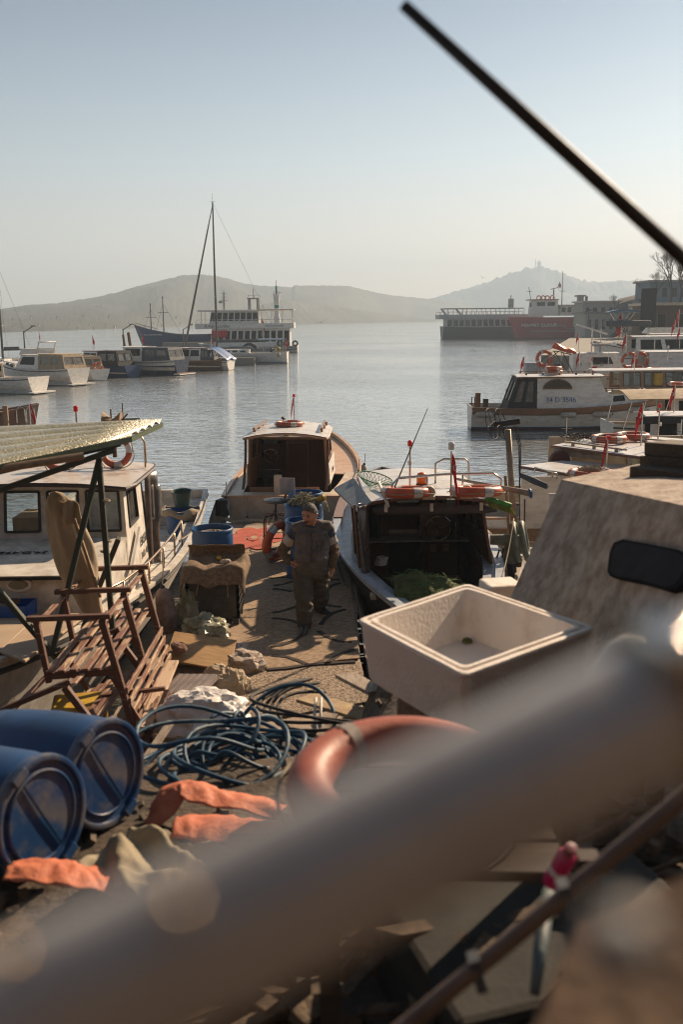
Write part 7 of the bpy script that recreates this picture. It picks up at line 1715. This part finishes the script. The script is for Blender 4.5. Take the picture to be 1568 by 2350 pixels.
# ---------------------------------------------------------------- blue hose coil
mHose = M('blue_hose_plastic', (.022,.07,.12), .5, (.20,.25,.26), 3, bump=.05, lo=.34, hi=.44, spec=.35)
random.seed(17); mb = MB(); pts = []; c_ = V3((-.74,5.98,.98)); N_ = 640
for i in range(N_):
    a = i*.168+.25*math.sin(i*.03); rr_ = .30+.13*math.sin(i*.037)+.06*math.sin(i*.21); off = V3((.13*math.sin(i*.017+1), .10*math.sin(i*.023), 0))
    z = .02+.30*(i/N_)*(.55+.45*math.sin(i*.11))+.05*math.sin(a*2+i*.05)+.05*noise.noise(V3((i*.05,0,0)))
    pts.append(c_+off+V3((rr_*1.22*math.cos(a), rr_*1.15*math.sin(a), max(.02,z))))
mb.tube(pts, .0145, 8)
t_ = mb.build('blue_hose', mHose, None, smooth=True); tag(t_, 'tangled coil of blue plastic hose on the rubble bank', 'hose')
mb = MB(); lp = [(560,1690,7.0),(545,1670,7.0),(560,1640,7.1),(590,1608,7.2),(630,1582,7.3),(680,1570,7.3),(720,1577,7.25),(752,1605,7.15),(768,1640,7.0),(765,1675,6.85),(745,1702,6.7),(700,1716,6.6),(640,1742,6.5)]
P_ = [Y(*q) for q in lp]; Q = []
for i in range(len(P_)-1):
    for j in range(5):
        t0 = j/5; p0, p1, p2, p3 = P_[max(0,i-1)], P_[i], P_[i+1], P_[min(len(P_)-1,i+2)]
        Q.append(.5*((2*p1)+(p2-p0)*t0+(2*p0-5*p1+4*p2-p3)*t0*t0+(3*p1-p0-3*p2+p3)*t0**3))
mb.tube(Q+[P_[-1]], .0155, 8); mb.build('big_loop', mHose, t_, smooth=True)
# upright loops of the coil
mb = MB()
for (cx, cy, w_, h_, y_) in ((548,1690,18,58,6.6),(610,1690,45,48,6.5),(520,1660,40,25,6.9)):
    mb.tube([Y(cx+w_*math.cos(a_)*(1 if math.sin(a_) > 0 else .8), cy-h_*math.sin(a_), y_+.15*math.cos(a_)) for a_ in [rad(q_) for q_ in range(-40,225,12)]], .0145, 8)
mb.build('upright_loop', mHose, t_, smooth=True)
# ---------------------------------------------------------------- blue drums lying, lids toward the camera side
def lying(label, lid_c, y_, axis, R, H):
    c_ = Y(*lid_c, y_); ax_ = V3(axis).normalized(); q = V3((0,0,1)).rotation_difference(ax_).to_matrix()
    t = thing('blue_drum', label, 'drum', c_-ax_*H*0)
    prof = [(R*.90,-H),(R*.97,-H+.03),(R*1.02,-H*.8),(R*1.06,-H*.5),(R*1.04,-H*.2),(R*1.0,-.07),(R*.985,-.05)]
    mb = MB(); mb.lathe(prof, (0,0,0), 56, q); mb.build('drum_body', M('shaded_blue_drum_plastic', (.010,.060,.19), .40, (.010,.040,.11), 3, bump=.08), t, smooth=True)  # body blue darker than the upright barrels: shade put into the colour
    mb = MB(); mb.lathe([(R*.985,-.06),(R*1.03,-.055),(R*1.045,-.03),(R*1.03,-.005),(R*.99,.0),(R*.93,-.004),(R*.915,-.02),(R*.86,-.025),(R*.80,-.028),(R*.79,-.012),(R*.76,-.008),(R*.74,-.02),(.001,-.022)], (0,0,0), 56, q); ld = mb.build('lid', mBlueS, t, smooth=True, auto=50)
    mb = MB(); w_ = V3((.45,.25,-.85)); w_ = (w_-ax_*w_.dot(ax_)).normalized(); a = w_*R*.73-ax_*.012; b_ = w_*-R*.73-ax_*.012; mb.bar(a, b_, .007, .010, up=ax_); mb.build('lid_rib', mNavy, ld)
    for s_ in (1,-1):
        mb = MB(); mb.bar(w_*s_*R*.97-ax_.cross(w_)*.05, w_*s_*R*.97+ax_.cross(w_)*.05, .05, .03, up=ax_); mb.build('lid_latch', mBlueS, ld, bevel=.008)
    return t
lying('right-hand blue drum lying on its side, lid toward the hose', (250,1775), 5.0, (.86,-.47,.10), .285, .85)
lying('left-hand blue drum lying on its side, nearest the camera', (103,1872), 4.45, (.88,-.45,.10), .285, .85)
# ---------------------------------------------------------------- orange rubber pieces and canvas
mOrR = M('faded_orange_cloth', (.58,.18,.085), .65, (.42,.11,.05), 6, bump=.4, bs=30)
def ribbon(label, pts, w_, mat, name='orange_strip', th=.004, wav=.012, z_up=(0,0,1), group=None, cat='cloth strip', n=8):
    P_ = [V3(p) for p in pts]; Q = []
    for i in range(len(P_)-1):
        for j in range(n):
            t0 = j/n; p0, p1, p2, p3 = P_[max(0,i-1)], P_[i], P_[i+1], P_[min(len(P_)-1,i+2)]
            Q.append(.5*((2*p1)+(p2-p0)*t0+(2*p0-5*p1+4*p2-p3)*t0*t0+(3*p1-p0-3*p2+p3)*t0**3))
    Q.append(P_[-1]); m_ = len(Q)-1; mb = MB()
    def fn(u, v):
        i = min(m_, int(round(u*m_))); d = (Q[min(m_,i+1)]-Q[max(0,i-1)]).normalized(); s_ = d.cross(V3(z_up)).normalized(); ww = w_*(1-.3*abs(2*u-1)**3)*(1+.25*noise.noise(V3((u*6,w_,1))))
        return Q[i]+s_*(v-.5)*ww+V3((0,0,.06+.10*w_*math.sin(PI*v)+wav*(1-2.4*abs(noise.noise(V3((u*10,v*2.0,w_*9)))))))
    mb.grid(fn, m_, 10, th=th); o = mb.build(name, mat, None, smooth=True); tag(o, label, cat, group); return o
Yp = lambda px, py, y: Y(px, py, y)
ribbon('folded orange cloth strip arching in front of the coiled hose', [Yp(335,1935,4.95),Yp(370,1890,5.0),Yp(405,1840,5.1),Yp(440,1838,5.1),Yp(500,1858,5.05),Yp(570,1868,5.05),(Yp(650,1888,5.0))], .20, mOrR)
ribbon('orange strip lying in front of the drums at the lower left', [Yp(20,2030,4.15),Yp(90,2028,4.15),Yp(170,2038,4.15),Yp(240,2050,4.2),Yp(300,2072,4.2)], .22, mOrR)
ribbon('broad orange rubber flap right of the beige canvas', [Yp(400,1925,4.75),Yp(470,1925,4.75),Yp(560,1935,4.7),Yp(640,1950,4.6),Yp(740,1975,4.5)], .30, mOrR)
mCan = M('beige_green_canvas', (.36,.30,.20), .8, (.22,.18,.12), 3, bump=.4, bs=14)
mb = MB(); c1, c2_, c3, c4 = Yp(175,2035,4.3), Yp(330,1935,4.75), Yp(620,1985,4.4), Yp(520,2200,3.75)
def cfn2(u, v):
    p = c1.lerp(c2_,u).lerp(c4.lerp(c3,u),v); p.z = 1.20+.05+.08*noise.noise(V3((p.x*3.5,p.y*3.5,0)))+.07*(1-2.6*abs(noise.noise(V3((p.x*4+p.y*3,p.y*2-p.x,1)))))+.02*(1-2.6*abs(noise.noise(V3((p.x*11,p.y*9,4)))))+.06*math.sin(u*PI)*math.sin(v*PI); return p
mb.grid(cfn2, 60, 50, th=.01); tag(mb.build('canvas_sheet', mCan, None, smooth=True), 'creased beige-green canvas spread between the orange pieces', 'canvas')
# life ring in the foreground on plank trestle
c_ = Y(935,1800,3.2)
life_ring('big scuffed orange ring on planks in the foreground, half hidden by the blurred rail', c_, .34, .082, Matrix.Rotation(rad(4),3,'X'), M('scuffed_orange_ring', (.40,.10,.05), .5, (.22,.05,.03), 3, bump=.1), ph=2.2, bands=2, bmat=M('dull_grey_band', (.30,.24,.21), .6), bw=.5)
mDk0 = M('dark_table_plank', (.075,.055,.04), .8, (.045,.035,.03), 3, bump=.3, stretch=(1,9,9)); t = thing('plank_table', 'low rough table of grey planks beneath the big orange ring', 'table', V3((c_.x+.15, c_.y+.05, 1.1)))
hh = c_.z-.085-1.1
for i in range(5):
    mb = MB(); mb.box((-.1,-.38+.19*i,hh-.02),(.85,.17,.035)); mb.build('plank', mDk0, t, bevel=.004)
for sx_ in (-.42,.42):
    for sy_ in (-.3,.3): mb = MB(); mb.box((sx_,sy_,(hh-.04)/2),(.07,.07,hh-.04)); mb.build('leg', mDk0, t)
# ---------------------------------------------------------------- weathered block (boat cabin ashore)
mBlk = M('speckled_weathered_plaster', (.43,.35,.285), .9, (.25,.19,.145), 7, bump=.8, bs=30, detail=6, lo=.38, hi=.60)
A0, A1 = Y(1290,1100,7.6), Y(1760,1200,4.7)      # front top edge
D0, D1 = Y(1160,1400,7.3), Y(1700,1640,4.2)      # front lower edge
Tb0, Tb1 = Y(1478,1062,8.3), Y(1900,1092,6.2)
t = thing('beached_cabin', 'rough speckled cabin of a beached boat with a dark rounded window, right foreground', 'boat cabin', V3((2.2,6,.9)))
o0 = t.location; dn = (D0-A0)
low0, low1 = D0+dn*.7, D1+(D1-A1)*.7
mb = MB(); 
def ff(u, v): p = A0.lerp(A1,u).lerp(low0.lerp(low1,u),v)-o0; return p+V3((0,-.012*noise.noise(V3((u*7,v*7,0))),0))
mb.grid(ff, 30, 30, flip=False)
mb.grid(lambda u, v: A0.lerp(A1,u).lerp(Tb0.lerp(Tb1,u),v)-o0+V3((0,0,.015*noise.noise(V3((u*8,v*5,3)))*math.sin(PI*v)+.0)), 30, 14, flip=True)
mb.grid(lambda u, v: A0.lerp(Tb0,u).lerp(low0.lerp(low0+(Tb0-A0)*1.1,u),v)-o0, 14, 20, flip=True)
mb.grid(lambda u, v: Tb0.lerp(Tb1,u).lerp(low0.lerp(low1,u)+(Tb0-A0)*1.1,v)-o0, 6, 6, flip=True)
mb.build('cabin_shell', mBlk, t, smooth=True, auto=40)
nf = (A1-A0).cross(low0-A0).normalized(); nf = nf if nf.x < 0 else -nf
def pf(px, py, off):   # point of the front plane
    r = ray(px, py); o_ = V3((0,0,CH)); k_ = (A0-o_).dot(nf)/r.dot(nf); return o_+r*k_+nf*off-o0
cw = [(1397,1312),(1402,1270),(1412,1246),(1432,1238),(1490,1248),(1560,1262),(1588,1275),(1590,1300),(1572,1340),(1558,1354),(1540,1357),(1480,1340),(1420,1328),(1402,1322)]
mb = MB(); mb.prism([pf(a,b_,.012) for a, b_ in cw], nf*-.05); w_ = mb.build('window', M('black_window_rubber', (.010,.010,.013), .9, bump=0, spec=.1), t, bevel=.008)
cx_, cy_ = 1492, 1298
mb = MB(); mb.prism([pf(cx_+(a-cx_)*.9, cy_+(b_-cy_)*.86, .016) for a, b_ in cw], nf*-.01); mb.build('pane', M('black_window_pane', (.012,.012,.018), .7, bump=0, spec=.15), w_)
# support under it
mb = MB(); mb.box((3.0,6.0,1.0),(1.9,2.6,1.1)); 
mb.build('hull_below', mBlk, t, world=True)
for i, (a, b_, ya, yb, w_, h_, lb) in enumerate((((1472,1080),(1760,1115),7.4,6.6,.28,.09,'lowest of the dark boards stacked on the beached cabin'),((1505,1056),(1760,1080),7.6,6.8,.36,.10,'middle dark board on the beached cabin'),((1510,1026),(1760,1044),7.6,6.8,.30,.10,'topmost dark board on the beached cabin'))):
    mb = MB(); mb.bar(Y(*a,ya), Y(*b_,yb), w_, h_); tag(mb.build('dark_board', M('dark_old_board', (.10,.07,.045), .8, (.05,.035,.025), stretch=(1,10,10)), None, bevel=.006), lb, 'board')
# white block behind bin
p = Y(1150,1352,8.2); tag(MB().box(p, (.30,.3,.14), .2).build('foam_block', mBin, None, bevel=.02), 'small white foam block behind the fish bin, left of the beached cabin', 'foam block'); 
tag(MB().box((p.x,p.y,(p.z-.07+1.2)/2), (.24,.24,p.z-.07-1.2)).build('timber_post', mOldW, None), 'squat timber post holding the small foam block', 'timber')
# ---------------------------------------------------------------- debris on the bank near the camera
random.seed(77); mDk = M('dark_brown_timber', (.085,.07,.06), .7, (.035,.028,.024), 3, bump=.4, stretch=(1,9,9))  # boards in a darker brown than the other timber
pl = [((640,2349),(1080,2110),3.6,4.2,.30,'wide dark board, upper of the three under the blurred rail'),((680,2400),(1120,2190),3.3,3.9,.22,'grey board, middle of the three under the blurred rail'),((800,2420),(1010,2250),3.2,3.7,.26,'split grey board lowest of the three under the blurred rail'),((1010,2120),(1110,2070),4.0,4.2,.10,'short pale stick of timber above the sandy slab')]
for i, (a, b_, ya, yb, w_, lb) in enumerate(pl):
    A = Y(*a,ya); B_ = Y(*b_,yb); A.z = 1.28+.02*i; B_.z = 1.32+.02*i; mb = MB(); mb.bar(A, B_, w_, .045); tag(mb.build('board', [mDk,mDk,M('dark_grey_board', (.10,.08,.062), .8, (.06,.05,.045), stretch=(1,9,9)),mBeigeC][i], None, bevel=.006), lb, 'board')
for i, (px, py, s_, lb) in enumerate(((1085,2165,(.26,.20,.10),'large sunlit sandy slab between the dark boards and the thin pipe'),(1030,2260,(.13,.16,.09),'smaller sandy slab below the large one'),(1150,2110,(.10,.08,.07),'small tan rock at the top of the sandy slabs'))):
    g = G(px, py, 1.25); stone(lb, g+V3((0,0,.05)), s_, M('sandy_stone', (.42,.31,.21), .95, (.26,.18,.12), 6, bump=.7), 20+i)
mb = MB(); random.seed(5)
for i in range(420):
    x_, y_ = random.uniform(-3,3.2), random.uniform(2.2,8.6); s_ = random.uniform(.015,.06); z_ = gz(x_,y_)+.02
    r3 = Matrix.Rotation(random.random()*3,3,'Z')@Matrix.Rotation(random.random()*3,3,'X'); mb.box((x_,y_,z_),(s_*random.uniform(.8,2.2),s_,s_*.6),r3)
kind(mb.build('rubble', M('rubble_mix', (.22,.165,.11), .9, (.09,.07,.05), 2, bump=.5)), 'stuff')
for i in (2,3,4,6,7,8):
    x_, y_ = [(-.5,5.2),(.1,5.5),(-1.5,7.3),(-.2,6.6),(.3,4.4),(-.9,4.9),(-1.9,6.6),(.9,3.4),(-1.4,7.9)][i]; a = random.uniform(0,3); l = random.uniform(.25,.5); d = V3((math.cos(a),math.sin(a),.1))*l; z_ = gz(x_,y_)+.10
    lb = ['thin lath in front of the coiled hose','lath end pointing at the orange ring','short plank between bench pile and sack','lath under the cable bundle','plank piece in the shade beneath the ring table','weathered lath beside the orange arch','grey stick behind the blue drums','broken plank in deep shade below the fish bin','stick at the top of the bank by the sack'][i]
    mb = MB(); mb.bar(V3((x_,y_,z_))-d, V3((x_,y_,z_+.03))+d, random.uniform(.04,.09), .02); tag(mb.build('lath', mOldW, None), lb, 'stick')
# spray can and thin pole
p = Y(1287,1990,2.6); t = thing('spray_can', 'bright magenta spray can lying in the dark gap above the thin pipe', 'spray can', p)
Mx = Matrix.Rotation(rad(14),3,'Y')@Matrix.Rotation(rad(24),3,'X'); mb = MB(); mb.lathe([(.001,-.075),(.026,-.075),(.028,-.07),(.028,.055),(.02,.068),(.001,.07)], (0,0,0), 20, Mx); mb.build('can_body', M('magenta_label', (.65,.01,.14), .3, bump=0), t, smooth=True, auto=40)
mb = MB(); mb.lathe([(.001,.068),(.017,.068),(.017,.095),(.001,.097)], (0,0,0), 16, Mx); mb.build('cap', M('dark_magenta_cap', (.25,.01,.06), .4, bump=0), t); mb = MB(); mb.lathe([(.0285,-.02),(.0285,.0)], (0,0,0), 20, Mx); mb.build('label_band', mWhite, t)
mb = MB(); mb.tube([Y(1262,2045,2.7), Y(1240,2180,2.5), Y(1228,2280,2.4)], [.022,.02,.014], 10); tag(mb.build('pole', M('pale_green_pole', (.10,.13,.13), .5), None, smooth=True), 'short pale green pole passing under the thin pipe', 'pole')
tag(MB().box((.75,3.25,1.42), (1.1,.8,.6), .3).build('dark_box', M('near_black_box', (.022,.02,.017), .9), None, bevel=.03), 'near-black box behind the magenta can', 'box')  # box in one near-black tone
# ---------------------------------------------------------------- railings close to the camera
def ext(a, b_, k_): return a+(b_-a)*k_
A = Y(-200,2480,.26); B_ = Y(1568,1590,.36); B2 = ext(A, B_, 1.6); A2 = ext(B_, A, 1.25)
mb = MB(); mb.tube([A2, A, B_, B2], [.0265]*4, 32)
o_ = mb.build('handrail', M('glossy_rail_paint', (.50,.45,.41), .26, (.38,.34,.31), 14, bump=.05, metal=.30, coat=1.0), None, smooth=True); tag(o_, 'thick pale steel handrail running close across the bottom of the photo', 'railing')
A = Y(900,2380,1.9); B_ = Y(1600,1805,2.1); mb = MB(); mb.tube([ext(B_,A,1.8), A, B_, ext(A,B_,1.8)], .020, 14)
t_ = mb.build('pipe_rail', M('brown_pipe_paint', (.17,.105,.07), .35, (.09,.055,.04), 8, bump=.1), None, smooth=True); tag(t_, 'thinner brown pipe rail running behind the blurred handrail', 'railing')
for u_ in (.27,.56):
    q = A.lerp(B_, u_); mb = MB(); mb.bar(q+V3((-.01,0,.028)), q+V3((.012,0,-.05)), .025, .04, up=(0,1,0)); mb.build('clamp', mDGrey, t_)
# rusty plate low right with pale knob
P_ = [Y(1130,2600,.62),Y(1900,2600,.55),Y(1900,1880,.80),Y(1320,2110,.80)]; n_ = (P_[1]-P_[0]).cross(P_[3]-P_[0]).normalized()
mb = MB(); mb.prism(P_, n_*-.02); tag(mb.build('rusty_panel', M('ochre_rust_panel', (.15,.085,.04), .6, (.12,.06,.025), 5, bump=.2), None, bevel=.004), 'ochre rust-stained panel out of focus in the lower right corner', 'panel')
mb = MB(); mb.lathe([(.001,-.008),(.006,-.007),(.009,0),(.006,.007),(.001,.008)], Y(1425,2170,.21), 16); tag(mb.build('rail_knob', mGrey, None, smooth=True), 'pale round knob far out of focus over the ochre panel', 'knob')
# white bottle near the rail
c_ = Y(1425,1520,1.5); mb = MB(); mb.lathe([(.001,-.16),(.04,-.15),(.05,-.12),(.052,.0),(.042,.03),(.02,.045),(.001,.047)], c_+V3((.02,0,-.0)), 26, Matrix.Rotation(rad(35),3,'Y')); tag(mb.build('plastic_canister', M('white_canister_plastic', (.66,.62,.54), .3, bump=0), None, smooth=True), 'smooth white plastic canister in front of the speckled cabin', 'canister')
# leaning dark rod top right
A = Y(925,10,2.3); B_ = Y(1568,592,2.3); mb = MB(); mb.tube([A, A.lerp(B_,.5), ext(A,B_,1.9)], [.013,.0165,.02], 12)
tag(mb.build('leaning_rod', M('black_rod_rubber', (.018,.013,.010), .5, bump=.05), None, smooth=True), 'thick black rod slanting across the top right of the sky', 'rod')

# polished beads added close to the camera to make blurred sun glints
for i, (px, py, y_, lb) in enumerate(((12,2200,.235,'tiny polished bead added for a blurred sun glint at the left edge'),(400,2085,.215,'tiny polished bead added for a blurred sun glint left of centre'))):
    c_ = Y(px, py, y_); mb = MB(); mb.lathe([(.001,-.004)]+[(.004*math.cos(a), .004*math.sin(a)) for a in [rad(x) for x in range(-75,90,15)]]+[(.0001,.004)], c_, 20)
    tag(mb.build('glint_bead', M('mirror_brass', (.45,.34,.2), .17, (.35,.25,.14), metal=1, bump=0), None, smooth=True), lb, 'glint bead')
# more boats packed along the right edge
t, sh = simple_cruiser('cabin_boat', 'white cruiser stern with grey canopy between the blue-shade cruiser and the shed', 'boat', V3((wl(1545,842).x+1.5, 92, WZ)), rad(178), 10, 3.4, 1.9, cab=(.3,.7), ch=1.6, canopy=mDGrey, canw=(.05,.3), rake=1.0)
flag(t, (2.2,.6,3.7), 1.6, .8, 1.0, ang=.4, r=.03)
t, sh = simple_cruiser('fishing_boat', 'low cream fishing boat with rails just right of the 112 cabin boat', 'boat', V3((wl(1470,900).x+1.0, 62, WZ)), rad(5), 8, 2.6, 1.1, top=mCream, cab=(.5,.75), ch=1.2, cabmat=mCream, capm=mVarnL)
for px, y0, y1, y in ((1356,860,790,64),(1288,858,806,66),(1530,880,800,57),(1452,900,842,52),(1563,1010,870,40)):
    a = Y(px, y0, y); h = (y0-y1)/FP*y
    o_ = MB(); o_.tube([(0,0,-.6),(0,0,h)],.03,6); o_.tube([(-.25,0,h*.7),(.25,0,h*.7)],.02,5); o_.lathe([(.001,0),(.07,0),(.07,.12),(.001,.14)],(0,0,h),8)
    q = o_.build('signal_mast', mChrome); q.location = a
    tag(q, {1356:'thin signal mast right of the 112 cabin roof',1288:'thin signal mast at the left end of the 112 cabin roof',1530:'thin signal mast right of the two big rings',1452:'short signal mast above the numbered boat coach roof',1563:'tall thin mast at the right edge by the beige awning'}[px], 'mast')
# mooring lines from the pier
for i, (A, B_, sag, lb) in enumerate(((Y(560,1205,18.6),Y(545,1150,20.2),.12,'mooring line from the pier end to the left stern corner of the cream boat'),(Y(800,1345,13.2),Y(765,1235,16.0),.18,'dark mooring line along the left side of the dark-cabin boat'),(Y(411,1240,13.4),Y(478,1132,19.4),.2,'slack line along the pier side of the left boat'),(Y(1180,1190,14),Y(1150,1330,12.5),.1,'line hanging behind the green winch'))):
    mb = MB(); mb.tube([A.lerp(B_,j/10)-V3((0,0,sag*math.sin(PI*j/10))) for j in range(11)], .010, 5); tag(mb.build('mooring_line', mRope if i != 1 else mBlackRub, None, smooth=True), lb, 'rope')

# dressing on the right-hand roofs and decks
for i, (px, py, y, lb) in enumerate(((1562,1032,22,'short grey mast on the upper flat roof at the right edge'),(1300,1018,20.8,'thin aerial on the left corner of the upper flat roof'),(1418,900,58,'slim aerial above the flat-roofed varnished boat'),(1395,880,62,'slim aerial over the low cream fishing boat'),(1500,860,70,'slim aerial on the arched-window cruiser'),(1378,815,80,'slim aerial at the bow of the blue-shade cruiser'))):
    a = Y(px, py, y); h = y/FP*[70,60,60,70,80,60][i]; mb = MB(); mb.tube([(0,0,-.1),(0,0,h)], .012*max(1,y/30), 6); mb.tube([(-.12,0,h*.6),(.12,0,h*.6)], .01*max(1,y/30), 5); o_ = mb.build('aerial', mChrome); o_.location = a; tag(o_, lb, 'aerial')
for i, (px, py, y, lb) in enumerate(((1355,868,55,'orange ring flat on the cream fishing boat'),(1530,950,33,'orange ring on the roof under the beige awning'),(1556,880,45,'orange ring at the right edge above the beige awning'))):
    life_ring(lb, Y(px, py, y), .33, .08)
for i, (px, py, y, h_, lb) in enumerate(((1426,790,80,1.4,'red flag on a thin pole above the blue-shade cruiser stern'),(1330,845,60,1.0,'red flag between the 112 cabin and the numbered boat'),(1560,800,70,1.5,'red flag at the right edge among the rear cruisers'))):
    t = thing('flag', lb, 'flag', Y(px, py, y)); flag(t, (0,0,0), h_, .4, .7, ang=2.8, r=.02)

# polished sleeve added on the handrail to catch a sun glint
A = Y(-200,2480,.26); B_ = Y(1568,1590,.36); q = A.lerp(B_, .955); q2 = A.lerp(B_, .985)
rl_ = [o for o in C.objects if o.get('category') == 'railing' and 'thick pale' in o['label']][0]
mb = MB(); mb.tube([q, q2], .0315, 28); mb.build('glint_sleeve', M('mirror_brass', ()), rl_, smooth=True, auto=40)
# unseen house front, added behind the camera to block sky light
t = thing('building', 'unseen dark house front added behind the viewpoint to block sky light', 'building', V3((0,-9,0)))
mb = MB(); mb.holed((-34,3,-1),(34,3,-1),(34,3,11),(-34,3,11), holes=[(i/12+.03,.15+j*.28,i/12+.055,.30+j*.28) for i in range(12) for j in range(3)], th=.4); mb.v = [V3((-v.x,-v.y+3,v.z)) for v in mb.v]
mb.build('wall', M('sky_block_wall', (.10,.075,.055), .9), t)
mb = MB(); mb.box((0,-3,11.2),(70,6.5,.4)); mb.build('roof', mR, t)
mb = MB(); mb.box((0,-1.2,5),(67,.1,11)); mb.build('sky_block_backing', mDarkIn, t)

# broken wood and scrap in the dark hollow under the railings
random.seed(99); mS = M('scrap_wood', (.16,.105,.065), .85, (.035,.025,.018), 4, bump=.5, stretch=(3,3,1))
mb = MB()
for i in range(330):
    x_, y_ = random.uniform(-.5,2.6), random.uniform(1.6,4.6); z_ = gz(x_,y_)+random.uniform(.02,.34); a = random.gauss(.55,.7); l = random.uniform(.08,.34)
    d = V3((math.cos(a),math.sin(a),random.uniform(-.25,.25)))*l; mb.bar(V3((x_,y_,z_))-d, V3((x_,y_,z_))+d, random.uniform(.015,.07), random.uniform(.008,.03))
kind(mb.build('scrap_wood', mS), 'stuff')
mb = MB()
for i in range(120):
    x_, y_ = random.uniform(-.2,2.4), random.uniform(2.4,4.6); s_ = random.uniform(.03,.09); mb.box((x_,y_,gz(x_,y_)+.12+random.random()*.2), (s_*1.6,s_,s_*.7), Matrix.Rotation(random.random()*3,3,'Z')@Matrix.Rotation(random.random()*2,3,'X'))
kind(mb.build('broken_stone', M('brown_broken_stone', (.20,.14,.09), .95, (.06,.045,.03), 6, bump=.8)), 'stuff')
q = Y(1482,1436,.345); a_ = V3((.75,-.64,-.33)).normalized()  # mirror-like peg, added and angled to throw a white sun glint
mb = MB(); mb.tube([q, q+a_*.032], .0065, 20)
tag(mb.build('glint_peg', M('bright_chrome', (.95,.92,.88), .13, (.9,.86,.8), metal=1, bump=0), None, smooth=True), 'tiny polished peg added for a white sun glint at the right handrail end', 'peg')
